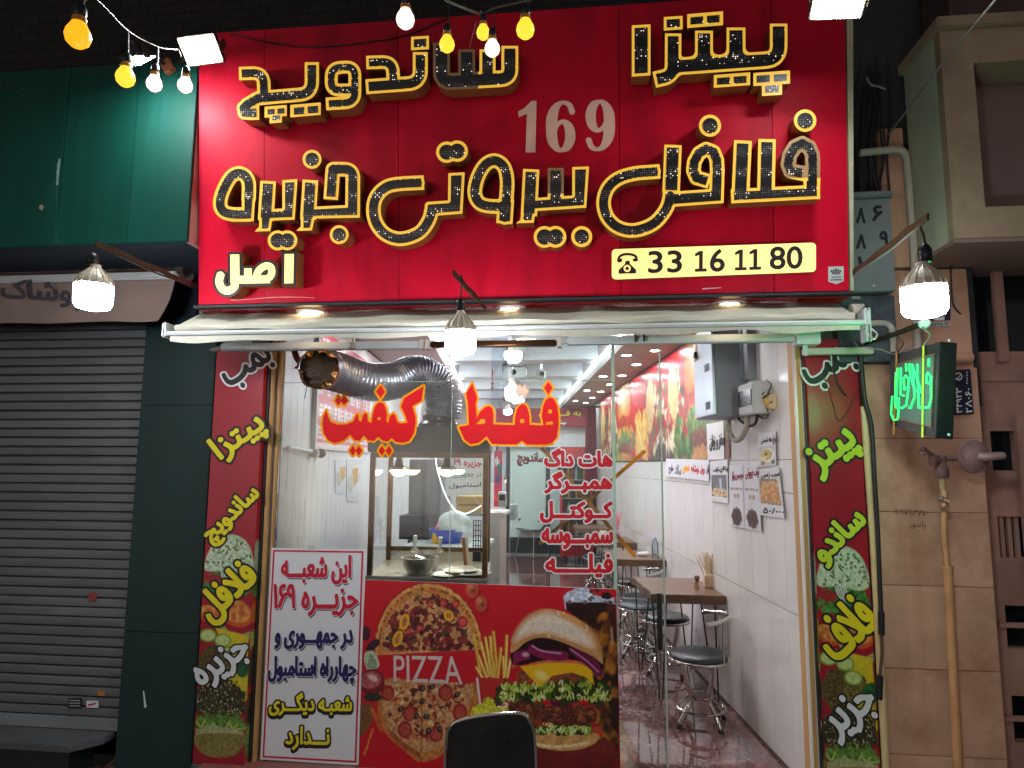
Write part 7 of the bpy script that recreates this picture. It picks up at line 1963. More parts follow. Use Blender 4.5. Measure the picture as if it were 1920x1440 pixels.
# ================================================================== right wall: mural, posters, electrical boxes
def wall_quad(a, b, c_, d_): return [RWALL.at(*p, .0016) for p in (a, b, c_, d_)]
tm0, tm1 = RWALL.at(1369, 800)[1], RWALL.at(1128, 800)[1]
zm0, zm1 = 1.645, 2.60
mura = thing('food_mural', 'large printed mural of burgers, chips and salad along the upper right wall', 'mural', I(XR, (tm0 + tm1) / 2, zm0))
def mural_paint(A_, B_):
    X = A_ * (tm1 - tm0) * 100; Y = B_ * (zm1 - zm0) * 100     # cm, from the near end, from the top
    H = (zm1 - zm0) * 100
    p = Paint(X, Y, (186, 30, 40)); p.px = 3
    p.C *= (.7 + .6 * fbm(X / 30, Y / 30, 2))[..., None]
    rr = random.Random(11)
    W_ = (tm1 - tm0) * 100
    p.ell(40, H + 4, 90, 24, (110, 60, 36), wob=5, var=.4)
    for x0 in (0, 330):
        # tall burger
        p.ell(x0 + 62, 22, 46, 34, (206, 140, 66), wob=3, wsc=18, var=.2, vsc=20, soft=5); p.ell(x0 + 58, 14, 34, 20, (228, 190, 140), soft=14, a=.7)
        p.ell(x0 + 60, 50, 46, 12, (190, 70, 40), wob=6, wsc=8, var=.5, vsc=5)
        p.ell(x0 + 60, 62, 52, 10, (222, 160, 60), wob=5, wsc=10, var=.3); p.ell(x0 + 58, 72, 56, 16, (90, 130, 50), wob=12, wsc=8, var=.8, vsc=4)
        p.ell(x0 + 64, 84, 44, 12, (120, 66, 40), wob=4, var=.6); p.ell(x0 + 66, 95, 50, 10, (196, 140, 80), wob=3, var=.3)
        # salad plate with shredded toppings
        p.ell(x0 + 180, 66, 74, 42, (150, 36, 34), wob=6, wsc=14, var=.4); p.ell(x0 + 182, 92, 66, 16, (60, 40, 40), wob=3, soft=6)
        for k in range(150):
            p.ell(x0 + rr.uniform(112, 240), rr.uniform(22, 86), rr.uniform(3, 9), rr.uniform(1.5, 4), rr.choice([(226, 214, 170), (206, 190, 140), (190, 50, 44), (70, 110, 54), (236, 226, 200), (40, 60, 40)]), rr.uniform(0, 180), wob=1.5, wsc=5)
        p.ell(x0 + 145, 36, 16, 26, (214, 180, 120), 10, var=.3); p.ell(x0 + 240, 40, 18, 28, (216, 184, 128), -8, var=.3)
        for k in range(40): p.line([(x0 + rr.uniform(250, 320), rr.uniform(40, 60)), (x0 + rr.uniform(250, 320), rr.uniform(66, 98))], 4.5, rr.choice([(230, 190, 90), (220, 170, 70), (240, 206, 120)]), var=.2)
        for k in range(30): p.ell(x0 + rr.uniform(90, 140), rr.uniform(62, 100), rr.uniform(4, 9), rr.uniform(3, 6), rr.choice([(70, 130, 50), (120, 160, 70), (40, 90, 40)]), rr.uniform(0, 180), wob=3)
    return p.C
print_grid('printed_sheet', lambda a, b: I(XR, tm0 + (tm1 - tm0) * a, zm1 + (zm0 - zm1) * b) + A(-.009, 0, 0), 480, 150, mural_paint, M['print'], mura)
def rposter(nm, label, c4, paint=None, nx=40, ny=60, catg='poster'):
    q = wall_quad(*c4)   # tl, tr, br, bl
    q = [p + A(-.0105, 0, 0) for p in q]
    t = thing(nm, label, catg, (q[2] + q[3]) / 2)
    obj('sheet', MB().slab([q[3], q[2], q[1], q[0]], RWALL.n, .0015), M['paper'], t)
    if paint: print_grid('printed_picture', lambda a, b: (q[0] * (1 - a) + q[1] * a) * (1 - b) + (q[3] * (1 - a) + q[2] * a) * b + RWALL.n * .0012, nx, ny, paint, M['print_matt'], t)
    return t
RPL = Plane(RWALL.p + RWALL.n * .0142, RWALL.n)
INK = mat('black_ink', (.02, .02, .022), .6)
def rtext(t, s, q, m=INK, b=.6, res=.4): lettering(t, s, q, RPL, [(b, m, 0)], res=res)
t = rposter('handwritten_sign', 'white sheet with large black Persian words under the electrical cabinet', ((1327, 795), (1359, 790), (1361, 861), (1330, 862)))
rtext(t, 'مغز و زبان', [(1330, 816), (1357, 808), (1357, 842), (1331, 846)], b=.9)
def strip_paint(A_, B_):
    p = Paint(A_ * 100, B_ * 40, (226, 226, 232)); p.px = 1.5
    return p.C
t = rposter('price_strip', 'long white strip with small multicoloured Persian words on the right wall', ((1251, 860), (1332, 862), (1332, 902), (1252, 893)), strip_paint, 4, 4)
for s, u0, u1, m in (('طرح', 1254, 1262, 'navy_v'), ('سالاد', 1265, 1277, 'grey_box'), ('سس', 1280, 1292, 'orange_v'), ('نوشابه', 1296, 1310, 'crimson_v'), ('رول', 1313, 1321, 'red_v'), ('نان', 1324, 1330, 'navy_v')):
    rtext(t, s, [(u0, 871), (u1, 871), (u1, 891), (u0, 888)], M[m], .5, .35)
def menu_paint(colr):
    def f(A_, B_):
        X, Y = A_ * 100, B_ * 260
        p = Paint(X, Y, (222, 220, 226)); p.px = 2.5; rr = random.Random(5)
        for k in range(7): p.ell(14 + k * 12, 100, 4.5, 5, rr.choice([(206, 160, 60), (110, 80, 50), (60, 90, 50), (180, 60, 60)]), var=.3)
        for k in range(4): p.poly([(36 + k * 9, 122), (42 + k * 9, 122), (42 + k * 9, 140), (36 + k * 9, 140)], rr.choice([(60, 60, 64), (190, 150, 90)]))
        for k in range(4): p.line([(38 + k * 9, 150), (38 + k * 9, 170)], 2, (190, 188, 192))
        p.ell(50, 216, 36, 38, (74, 46, 34), wob=9, wsc=14, var=.8, vsc=7); p.poly([(30, 200), (50, 172), (70, 200)], (84, 54, 40), var=.6)
        for k in range(5): p.line([(50, 180 + k), (24 + k * 13, 244)], 1.6, (40, 24, 18))
        return p.C
    return f
def plate_paint(A_, B_):
    X, Y = A_ * 100, B_ * 130
    p = Paint(X, Y, (224, 222, 224)); p.px = 2.5
    p.poly([(6, 55), (94, 52), (94, 124), (6, 126)], (196, 196, 186), var=.2)
    p.ell(52, 88, 42, 28, (236, 234, 226), soft=4); p.ell(50, 86, 34, 20, (206, 186, 110), wob=5, wsc=8, var=.6, vsc=6); p.ell(44, 84, 10, 6, (84, 110, 50), var=.5)
    p.ell(84, 116, 10, 8, (70, 90, 44)); p.poly([(20, 108), (40, 112), (30, 126), (14, 124)], (150, 110, 70))
    return p.C
def pizza_paint(A_, B_):
    X, Y = A_ * 100, B_ * 230
    p = Paint(X, Y, (224, 222, 226)); p.px = 2.5
    p.poly([(6, 80), (94, 80), (94, 200), (6, 200)], (90, 92, 96), var=.2)
    for k in range(9): p.line([(10 + k * 10, 82), (30 + k * 6, 150)], 2, (140, 140, 140), soft=3)
    p.ell(50, 176, 46, 24, (206, 180, 140), wob=5, var=.5, vsc=7); p.poly([(52, 100), (66, 100), (66, 160), (56, 160)], (190, 200, 226), soft=5)
    for k in range(12): p.ell(14 + k * 6.6, 168 + (k * 37) % 18, 5, 4, ((150, 100, 60), (90, 60, 40), (230, 214, 180))[k % 3], var=.3)
    return p.C
def fries_paint(A_, B_):
    X, Y = A_ * 100, B_ * 220
    p = Paint(X, Y, (222, 222, 224)); p.px = 2.5
    p.poly([(2, 46), (86, 50), (96, 168), (4, 162)], (140, 124, 96), var=.3)
    rr = random.Random(2)
    for k in range(60): p.line([(rr.uniform(6, 90), rr.uniform(60, 110)), (rr.uniform(6, 90), rr.uniform(110, 162))], 6, rr.choice([(206, 150, 84), (190, 120, 70), (222, 180, 120)]), var=.2)
    return p.C
t = rposter('menu_poster', 'white poster with a pizza photo, hanging left of the two menu sheets', ((1334, 865), (1367, 862), (1369, 944), (1336, 939)), pizza_paint)
rtext(t, 'پیتزا قارچ و گوشت', [(1337, 875), (1365, 872), (1365, 886), (1337, 889)])
t = rposter('menu_poster', 'left one of two tall menu sheets with a dark steak picture', ((1370, 873), (1396, 872), (1399, 990), (1372, 986)), menu_paint(0))
rtext(t, 'سوسیس برگر', [(1372, 884), (1394, 881), (1394, 899), (1372, 902)], mat('maroon_ink', S(130, 50, 60), .6), .8)
t = rposter('menu_poster', 'right one of two tall menu sheets with a dark steak picture', ((1397, 872), (1425, 872), (1431, 997), (1400, 990)), menu_paint(1))
rtext(t, 'بیف بیروتی', [(1398, 879), (1423, 877), (1423, 896), (1398, 899)], bpy.data.materials['maroon_ink'], .8)
t = rposter('menu_poster', 'small white poster with a plate of food, highest on the right wall', ((1424, 812), (1457, 809), (1459, 872), (1427, 876)), plate_paint)
rtext(t, 'مرغ دهه شصتی', [(1427, 819), (1456, 817), (1456, 833), (1427, 836)])
t = rposter('menu_poster', 'creased white poster with chips and the price 50000, nearest the doorway', ((1426, 880), (1464, 876), (1475, 972), (1430, 966)), fries_paint)
rtext(t, 'سیب زمینی', [(1427, 886), (1461, 883), (1461, 896), (1427, 898)])
rtext(t, '۵۰/۰۰۰', [(1431, 951), (1470, 955), (1470, 965), (1431, 962)], b=.8)
# electrical cabinet
dxc = .20
OW = Plane((XR - dxc, 0, 0), (-1, KD, 0))
ca, cb = OW.at(1343, 780), OW.at(1306, 788)
ec = thing('electrical_cabinet', 'tall grey steel electrical cabinet on the right wall, top hidden by the awning', 'cabinet', I(XR - .1, ca[1], ca[2]))
tA, tB = ca[1], min(cb[1], ca[1] + .75)
gal = mat('galvanised_steel', S(176, 184, 192), .35, metal=.7, var=.15)
obj('case', MB().ibox(XR - dxc + .004, tA, ca[2], XR - .001, tB, 2.50), M['grey_box'], ec, bev=.004)
obj('door', MB().ibox(XR - dxc - .012, tA + .012, ca[2] + .012, XR - dxc + .0035, tB - .012, 2.49), gal, ec, bev=.003)
for zz0 in (ca[2] + .05, 2.2):
    for k in range(6): obj('vent_slot', MB().ibox(XR - dxc - .0135, tA + .07 + k * .018, zz0, XR - dxc - .0122, tA + .078 + k * .018, zz0 + .05), M['black_trim'], ec)
obj('latch', MB().ibox(XR - dxc - .03, tB - .10, ca[2] + .42, XR - dxc - .0125, tB - .06, ca[2] + .46), M['black_plastic'], ec)
obj('warning_label', MB().add([I(XR - dxc - .0128, tA + .28, ca[2] + .40), I(XR - dxc - .0128, tA + .40, ca[2] + .40), I(XR - dxc - .0128, tA + .34, ca[2] + .56)], [(0, 1, 2), (2, 1, 0)]), mat('tan_label', S(180, 140, 100), .6), ec)
db = .11
OB = Plane((XR - db, 0, 0), (-1, KD, 0))
da, dbb = OB.at(1412, 775), OB.at(1385, 775)
bx = thing('breaker_box', 'white breaker box with smoked window on the right wall beside the cabinet', 'breaker box', I(XR - .05, da[1], da[2]))
zb_0, zb_1 = da[2], OB.at(1412, 714)[2]
obj('case', MB().ibox(XR - db, da[1], zb_0, XR - .001, max(dbb[1], da[1] + .14), zb_1), M['white_paint'], bx, bev=.008)
obj('smoked_window', MB().ibox(XR - db - .006, da[1] + .012, zb_0 + .05, XR - db - .0005, max(dbb[1], da[1] + .14) - .012, zb_1 - .04), M['dark_glass'], bx, bev=.002)
sx_ = thing('junction_box', 'small yellowed socket box with tangled wires next to the breaker box', 'socket box', RWALL.at(1452, 768))
p = RWALL.at(1449, 768); p2 = RWALL.at(1455, 738)
obj('box', MB().ibox(XR - .045, p[1] - .06, p[2], XR - .001, p[1] + .02, p2[2]), mat('yellowed_plastic', S(206, 186, 136), .5, dirt=S(120, 90, 60), dirt_amt=.5, dscale=12), sx_, bev=.004)
obj('knob', MB().ibox(XR - .055, p[1] - .05, p[2] + .03, XR - .0455, p[1] - .02, p[2] + .06), mat('yellow_knob', S(230, 190, 40), .4), sx_, bev=.003)
for k, pts in enumerate(([(1437, 712), (1446, 722), (1440, 740), (1447, 755)], [(1420, 778), (1432, 785), (1440, 780), (1438, 762)], [(1432, 735), (1426, 748), (1436, 742), (1444, 738)])):
    obj('wire', MB().tube(cat([RWALL.at(u, v, .03 + .012 * k) for u, v in pts], 6), .004, 6), M['black_cable'], sx_)
cz = lambda u, v, o: RWALL.at(u, v, o)
hose = thing('conduit_hose', 'grey corrugated hose looping under the electrical boxes', 'hose', cz(1380, 826, .05))
pp = cat([cz(1401, 780, .06), cz(1400, 800, .06), cz(1390, 820, .06), cz(1378, 825, .07), cz(1368, 812, .09), cz(1362, 796, .10)], 14)
obj('hose', MB().tube(pp, [.017 * (1 + .07 * (i % 2)) for i in range(len(pp))], 12), M['grey_pipe'], hose, smooth=True)
obj('thin_hose', MB().tube(cat([cz(1420, 778, .05), cz(1416, 794, .05), cz(1404, 798, .05), cz(1390, 790, .06), cz(1384, 784, .07)], 8), .009, 10), M['black_cable'], hose, smooth=True)
for k, (u0, u1) in enumerate(((1401, 1406), (1414, 1417))):
    tag(obj('cable_trunking', MB().ibox(XR - .05, RWALL.at(u0, 700)[1] - .04, RWALL.at(u0, 712)[2], XR - .002, RWALL.at(u0, 700)[1] + .02, 2.56), M['grey_box']), ('wide' if k == 0 else 'narrow') + ' vertical grey trunking above the breaker box', 'trunking')

# ================================================================== left wall menu board and pictures
def lq(c4): return [LWALL.at(*p, .004) for p in c4]
q = lq(((587, 640), (700, 720), (690, 853), (586, 838)))
tA_, tB_ = q[3][1], q[2][1]; z0_, z1_ = q[3][2], 2.5
mb_ = thing('menu_board', 'long red and white printed menu board high on the left wall behind the duct', 'menu board', I(XL, tA_, z0_))
def board_paint(A_, B_):
    X, Y = A_ * 200, B_ * 90
    p = Paint(X, Y, (190, 40, 60)); p.px = 1.5; rr = random.Random(6)
    for r in range(5):
        for k in range(9):
            x, y = 4 + k * 22, 5 + r * 17
            p.poly([(x, y), (x + 9, y), (x + 9, y + 11), (x, y + 11)], rr.choice([(206, 210, 216), (190, 196, 204), (150, 120, 96)]), var=.25)
            for j in range(3): p.line([(x + 11, y + 2 + j * 3.6), (x + 11 + rr.uniform(4, 9), y + 2 + j * 3.6)], 1.8, (222, 214, 220), var=.2)
    p.poly([(0, 86), (200, 86), (200, 90), (0, 90)], (214, 205, 205))
    return p.C
print_grid('printed_sheet', lambda a, b: I(XL + .006, tA_ + (tB_ - tA_) * a, z1_ + (z0_ - z1_) * b), 160, 90, board_paint, M['print'], mb_)
obj('frame_edge', MB().ibox(XL + .001, tA_ - .03, z0_ - .012, XL + .03, tA_ - .002, z1_), M['white_paint'], mb_)
obj('bottom_edge', MB().ibox(XL + .001, tA_ - .002, z0_ - .012, XL + .02, tB_, z0_ - .001), M['white_paint'], mb_)
sb = thing('small_light_bar', 'short pale bar and grey clamp below the menu board on the left wall', 'bracket', LWALL.at(560, 842))
a_, b_ = LWALL.at(541, 840, .02), LWALL.at(583, 846, .02)
obj('bar', MB().tube([a_, b_], .014, 8), M['white_paint'], sb)
obj('clamp', MB().cbox(LWALL.at(590, 850, .03), .05, .05, .05), M['grey_pipe'], sb, bev=.006)
obj('small_motor', MB().lathe([(0, 0), (.03, 0), (.03, .05), (.012, .06), (0, .06)], LWALL.at(603, 850, .03), (.2, -1, 0), 16), M['dark_metal'], sb, smooth=True)
def pic_paint(A_, B_):
    X, Y = A_ * 100, B_ * 140
    p = Paint(X, Y, (206, 208, 212)); p.px = 3
    p.poly([(40, 30), (96, 26), (96, 70), (60, 92)], (190, 150, 84), var=.35); p.ell(30, 80, 24, 30, (180, 180, 170), var=.4)
    return p.C
for i, (c4, lab) in enumerate((((( 628, 862), (648, 864), (648, 924), (629, 924)), 'small sheet with a food picture on the left wall behind the glass, nearer one'), (((650, 862), (672, 863), (672, 940), (650, 941)), 'small sheet with a food picture on the left wall behind the glass, farther one'))):
    q = lq(c4); t = thing('wall_picture', lab, 'picture', (q[2] + q[3]) / 2)
    obj('sheet', MB().slab([q[3], q[2], q[1], q[0]], LWALL.n, .002), M['paper'], t)
    print_grid('printed_picture', lambda a, b: (q[0] * (1 - a) + q[1] * a) * (1 - b) + (q[3] * (1 - a) + q[2] * a) * b + LWALL.n * .0012, 30, 40, pic_paint, M['print_matt'], t)

# ================================================================== back of the shop
BKP = FY(YB - .004)
yd = YB - .05
bd = thing('back_door', 'pale green double door with dark frames at the back of the shop', 'door', P(990, 1030, yd))
def bq(u0, u1, v0, v1, y0, y1, m, nm, t):
    a = P(u0, v1, y0); b = P(u1, v0, y0)
    return obj(nm, MB().box(a[0], y0, max(a[2], .005), b[0], y1, b[2]), m, t, bev=.003)
palegreen = mat('pale_green_door', S(196, 214, 208), .4, var=.05)
bq(956, 1023, 838, 1008, yd, yd + .03, palegreen, 'leaf', bd)
bq(1031, 1062, 838, 1008, yd, yd + .03, palegreen, 'leaf', bd)
for u in (948, 1024): bq(u, u + 7, 800, 1036, yd - .02, yd + .045, M['black_trim'], 'frame_post', bd)
bq(956, 1062, 1009, 1036, yd - .005, yd + .03, mat('dark_kickplate', S(46, 48, 52), .5), 'kick_plate', bd)
bn = thing('red_banner', 'dark red banner with yellow and white Persian words across the back wall', 'banner', P(1000, 800, YB - .3))
yb2 = YB - .35
bq(930, 1098, 765, 800, yb2, yb2 + .01, mat('crimson_banner', S(150, 16, 50), .6, var=.15), 'banner_cloth', bn)
BNP = FY(yb2 - .001)
lettering(bn, 'به فـــلافل', [(1010, 768), (1089, 768), (1089, 783), (1010, 782)], BNP, [(1.2, BLK, 0), (.3, M['yellow_v'], .002)], res=.35)
lettering(bn, 'خوش آمدید', [(1030, 786), (1062, 786), (1062, 798), (1030, 797)], BNP, [(1.0, BLK, 0), (.2, M['white_v'], .002)], res=.35)
bq(930, 1098, 801, 838, yb2 + .2, yb2 + .23, M['white_panel'], 'lower_board', bn)
# red drinks fridge
fy = 7.55
fg = thing('drinks_fridge', 'red glass door drinks fridge full of bottles at the back right', 'fridge', P(1082, 1052, fy))
fx0, fx1 = P(1050, 1000, fy)[0], P(1112, 1000, fy)[0]; fz1 = P(1080, 838, fy)[2]
rf = mat('fridge_red', S(170, 26, 34), .35)
obj('side', MB().box(fx0, fy, .12, fx0 + .04, fy + .6, fz1), rf, fg, bev=.004); obj('side', MB().box(fx1 - .04, fy, .12, fx1, fy + .6, fz1), rf, fg, bev=.004)
obj('back', MB().box(fx0 + .041, fy + .55, .12, fx1 - .041, fy + .6, fz1), M['black_trim'], fg)
obj('top_sign', MB().box(fx0 + .041, fy, fz1 - .2, fx1 - .041, fy + .54, fz1), rf, fg)
obj('base_grille', MB().box(fx0 + .041, fy, .12, fx1 - .041, fy + .54, .42), rf, fg)
for k in range(5): obj('grille_slat', MB().box(fx0 + .06, fy - .012, .16 + k * .05, fx1 - .06, fy - .001, .185 + k * .05), mat('dark_red', S(110, 16, 24), .5) if k == 0 else bpy.data.materials['dark_red'], fg)
bcols = [(40, 24, 18), (190, 120, 30), (170, 30, 30), (200, 206, 210), (60, 110, 60), (214, 150, 40)]
bm_ = [mat('drink_%s' % n, S(*c), .25) for n, c in zip(('cola', 'orange', 'red', 'water', 'green', 'peach'), bcols)]
for sidx, zsh in enumerate((.45, .75, 1.05, 1.35)):
    obj('shelf', MB().box(fx0 + .042, fy + .03, zsh - .012, fx1 - .042, fy + .52, zsh), M['steel'], fg)
    for k in range(7):
        x = fx0 + .075 + k * (fx1 - fx0 - .15) / 6
        obj('drink_bottle', MB().lathe([(0, 0), (.027, 0), (.028, .12), (.020, .16), (.011, .19), (.011, .21), (0, .21)], (x, fy + .10, zsh + .001), n=10), bm_[(k + sidx * 2) % 6], fg, smooth=True)
obj('door_glass', MB().box(fx0 + .042, fy + .002, .421, fx1 - .042, fy + .008, fz1 - .201), M['glass'], fg)
for k in (0, 1): obj('foot', MB().box(fx0 + .05 + k * (fx1 - fx0 - .14), fy + .05, 0, fx0 + .09 + k * (fx1 - fx0 - .14), fy + .5, .119), M['black_trim'], fg)
# curtain
cu = thing('curtain', 'gathered burgundy curtain hanging beside the fridge at the back right', 'curtain', P(1105, 905, 7.2))
cx0, cx1 = P(1096, 830, 7.2)[0], P(1120, 830, 7.2)[0]; cz0, cz1 = P(1105, 908, 7.2)[2], P(1105, 764, 7.2)[2]
vs = []; fs = []
for j in range(12):
    for i in range(33):
        s = i / 32; w = j / 11
        vs.append((cx0 + (cx1 - cx0) * (s * (.8 + .2 * w) + .1 * (1 - w)), 7.2 + .035 * math.sin(s * 34 + .6 * w), cz1 + (cz0 - cz1) * w))
for j in range(11):
    for i in range(32): a = j * 33 + i; fs.append((a, a + 33, a + 34, a + 1))
obj('cloth', MB().add(vs, fs), mat('burgundy_cloth', S(140, 14, 58), .8, var=.1), cu, smooth=True)
obj('rod', MB().tube([(cx0 - .06, 7.2, cz1 + .01), (cx1 + .1, 7.2, cz1 + .01)], .012, 8), M['black_metal'], cu)
# bucket
bc_ = fl(1036, 1040)
tag(obj('paint_bucket', MB().lathe([(0, 0), (.10, 0), (.125, .24), (.13, .24), (.13, .255), (.12, .255), (.097, .006), (0, .006)], bc_, n=24), mat('off_white_bucket', S(206, 202, 190), .5), smooth=True), 'off white plastic bucket on the floor by the fridge', 'bucket')
# black plastic chairs
def plastic_chair(c, ang, label, group=None, sc=1.0):
    c = A(*c)
    t = thing('plastic_chair', label, 'chair', c, group)
    ca_, sa_ = math.cos(ang), math.sin(ang)
    def T(x, y, z): return c + A(x * ca_ - y * sa_, x * sa_ + y * ca_, z) * sc
    vs = []; fs = []; NU = 14; NV = 22
    prof = [(-.20, .445), (-.19, .455), (-.12, .45), (0, .44), (.10, .44), (.16, .455), (.195, .50), (.215, .56), (.235, .64), (.25, .72), (.258, .79), (.262, .825), (.262, .84)]
    pr = cat([A(y, z, 0) for y, z in prof], 2)
    K = len(pr)
    for j, q in enumerate(pr):
        y, z = q[0], q[1]; up = max(0, min(1, (z - .47) / .36)); w = .215 - .02 * (1 - up) * 0 - .02 * up
        if z > .79: w *= math.sqrt(max(.05, 1 - ((z - .79) / .052) ** 2 * .55))
        for i in range(NU + 1):
            s = i / NU * 2 - 1
            yy = y - (.045 * s * s if up > 0.05 else 0) * up; zz = z + (.03 * s * s * (1 - up))
            vs.append(T(s * w, yy, zz))
    for j in range(K - 1):
        for i in range(NU): a = j * (NU + 1) + i; fs.append((a, a + 1, a + NU + 2, a + NU + 1))
    n0 = len(vs)
    # thickness: second skin
    bm = bmesh.new(); bv = [bm.verts.new(p) for p in vs]
    for f in fs: bm.faces.new([bv[i] for i in f])
    bm.normal_update()
    off = [tuple(np.array(v.co) - np.array(v.normal) * .009) for v in bm.verts]; bm.free()
    vs2 = list(vs) + off; fs2 = list(fs) + [tuple(i + n0 for i in reversed(f)) for f in fs]
    cnt = {}
    for f in fs:
        for k in range(4):
            e = (f[k], f[(k + 1) % 4]); cnt[e] = 1
    for e in list(cnt):
        if (e[1], e[0]) not in cnt: fs2.append((e[1], e[0], e[0] + n0, e[1] + n0))
    obj('seat_shell', MB().add(vs2, fs2), M['black_shell'], t, smooth=True)
    for sx in (-1, 1):
        obj('leg', MB().tube([T(sx * .17, -.13, .44), T(sx * .22, -.20, .01)], .010 * sc, 8), M['chrome'], t)
        obj('leg', MB().tube([T(sx * .17, .12, .43), T(sx * .22, .21, .01)], .010 * sc, 8), M['chrome'], t)
        obj('armrest', MB().tube(cat([T(sx * .215, .17, .52), T(sx * .245, .10, .62), T(sx * .25, -.02, .635), T(sx * .245, -.10, .62)], 4), .014 * sc, 8), M['black_plastic'], t, smooth=True)
    return t
M['black_shell'] = mat('black_shell_plastic', (.022, .022, .025), .32, var=.25, dirt=(.07, .07, .07), dirt_amt=.25, dscale=6, bump=.2, bscale=160)
q = fl(990, 1036); plastic_chair((q[0] + .12, q[1] - .5, 0), R_(-40), 'black plastic chair on chrome legs in front of the back door')
q = fl(955, 1020); plastic_chair((q[0] - .05, q[1] - .1, 0), R_(-20), 'black plastic chair half hidden behind the card terminal stand')
q = fl(1030, 1030); plastic_chair((q[0] + .05, q[1] + .0, 0), R_(200), 'black plastic chair mostly hidden behind the glass lettering near the fridge')
# cashier stand with card terminal
cs = thing('cashier_stand', 'steel cashier stand at the end of the stall', 'stand', P(945, 1000, 2.6))
yk = 2.6
kx0, kx1 = P(905, 960, yk)[0], P(946, 960, yk)[0]; kz = P(940, 962, yk)[2]
obj('cabinet', MB().box(kx0, yk, .0, kx1 - .04, yk + .5, kz - .03), M['steel'], cs, bev=.003)
obj('top', MB().box(kx0 - .01, yk - .01, kz - .029, kx1, yk + .51, kz), M['steel'], cs, bev=.003)
obj('tray_box', MB().box(kx1 - .02, yk + .55, P(955, 975, yk + .55)[2], P(966, 960, yk + .55)[0], yk + .8, P(955, 947, yk + .55)[2]), gal, cs, bev=.004)
ct = thing('card_terminal', 'white and black card payment terminal on the cashier stand', 'card terminal', P(943, 950, 2.65))
a_, b_ = P(938, 950, 2.65), P(946, 922, 2.65)
cc_ = (a_ + b_) / 2; hgt = b_[2] - a_[2]
obj('terminal_body', MB().cbox(cc_, .075, .05, hgt, A(1, 0, 0), A(0, 1, .25), A(0, -.25, 1)), M['white_paint'], ct, bev=.010)
obj('screen', MB().cbox(cc_ + A(0, -.030, hgt * .12), .055, .004, hgt * .4, A(1, 0, 0), A(0, 1, .25), A(0, -.25, 1)), M['dark_glass'], ct)
for r in range(4):
    for k in range(3): obj('key', MB().cbox(cc_ + A(-.018 + k * .018, -.026 + .008 * 0, -hgt * .16 - r * .014), .012, .006, .008), M['grey_pipe'], ct)
fp2 = thing('food_banner', 'tall colourful food banner standing by the cashier stand', 'banner', P(930, 930, 2.9))
def fb_paint(A_, B_):
    p = Paint(A_ * 40, B_ * 160, (196, 36, 66)); p.px = 2
    for x, y, r, c in ((12, 30, 12, (210, 210, 206)), (28, 52, 14, (40, 110, 90)), (18, 80, 14, (90, 60, 110)), (26, 104, 14, (190, 60, 80)), (12, 130, 12, (206, 70, 60)), (30, 140, 10, (60, 90, 60))): p.ell(x, y, r, r, c, wob=6, wsc=7, var=.6, vsc=5)
    return p.C
fa, fb2 = P(926, 950, 2.9), P(942, 845, 2.9)
print_grid('printed_sheet', lambda a, b: A(fa[0] + (fb2[0] - fa[0]) * a, 2.9, fb2[2] + (fa[2] - fb2[2]) * b), 30, 90, fb_paint, M['print'], fp2)
obj('backing_board', MB().box(fa[0], 2.903, fa[2], fb2[0], 2.915, fb2[2]), M['white_paint'], fp2)
# clear plastic strip by the door
pst = thing('plastic_strip', 'clear bluish plastic strip curtain panel hanging inside the glass', 'plastic strip', P(940, 800, .9))
mb = MB(); vs = []; fs = []
ax0, ax1 = P(921, 700, .9)[0], P(952, 700, .9)[0]
for j in range(24):
    for i in range(7):
        s = i / 6; z = 2.55 + (P(940, 905, .9)[2] - 2.55) * j / 23
        vs.append((ax0 + (ax1 - ax0) * s, .9 + .012 * math.sin(s * 9 + j * .3) + .006 * math.sin(j * 1.1 + s * 4), z))
for j in range(23):
    for i in range(6): a = j * 7 + i; fs.append((a, a + 7, a + 8, a + 1))
obj('strip', mb.add(vs, fs), glassmat('cloudy_plastic', (.80, .88, .95), smear=.5), pst, smooth=True)

# ================================================================== ceiling lights
CEB = FZ(ZC - .0015); CEM = FZ(2.918)
def dl(p, label, r=.055):
    p = A(*p)
    t = thing('downlight', label, 'ceiling light', p)
    obj('trim_ring', MB().lathe([(r, -.002), (r * 1.15, -.007), (r * 1.35, -.003), (r * 1.35, .001)], p, n=24), M['white_paint'], t, smooth=True)
    obj('lens', MB().lathe([(0, -.003), (r * 1.0, -.0025), (r, .001)], p, n=20), M['down_cool'], t)
ORD = ['first', 'second', 'third', 'fourth', 'fifth', 'sixth', 'seventh', 'eighth', 'ninth', 'tenth']
for k in range(9):
    dl(I(XR - .17, .75 + k * .85, ZC - .001), '%s downlight from the doorway in the wall side row of the low ceiling band' % ORD[k], .042)
for k in range(5):
    dl(I(XR - .38, 1.2 + k * 1.5, ZC - .001), '%s downlight from the doorway in the inner row of the low right band' % ORD[k], .042)
for k in range(6):
    dl(I(XL + .30, .9 + k * 1.25, ZC - .001), '%s round downlight from the street in the low ceiling band over the menu board' % ORD[k], .042)
for k, t in enumerate((1.55, 2.95, 4.35, 5.75, 7.1)):
    for x, w in ((.12, 'right'), (-.70, 'left')):
        dl(I(x, t, 2.919), '%s downlight from the street in the raised ceiling, %s row' % (ORD[k], w), .06)
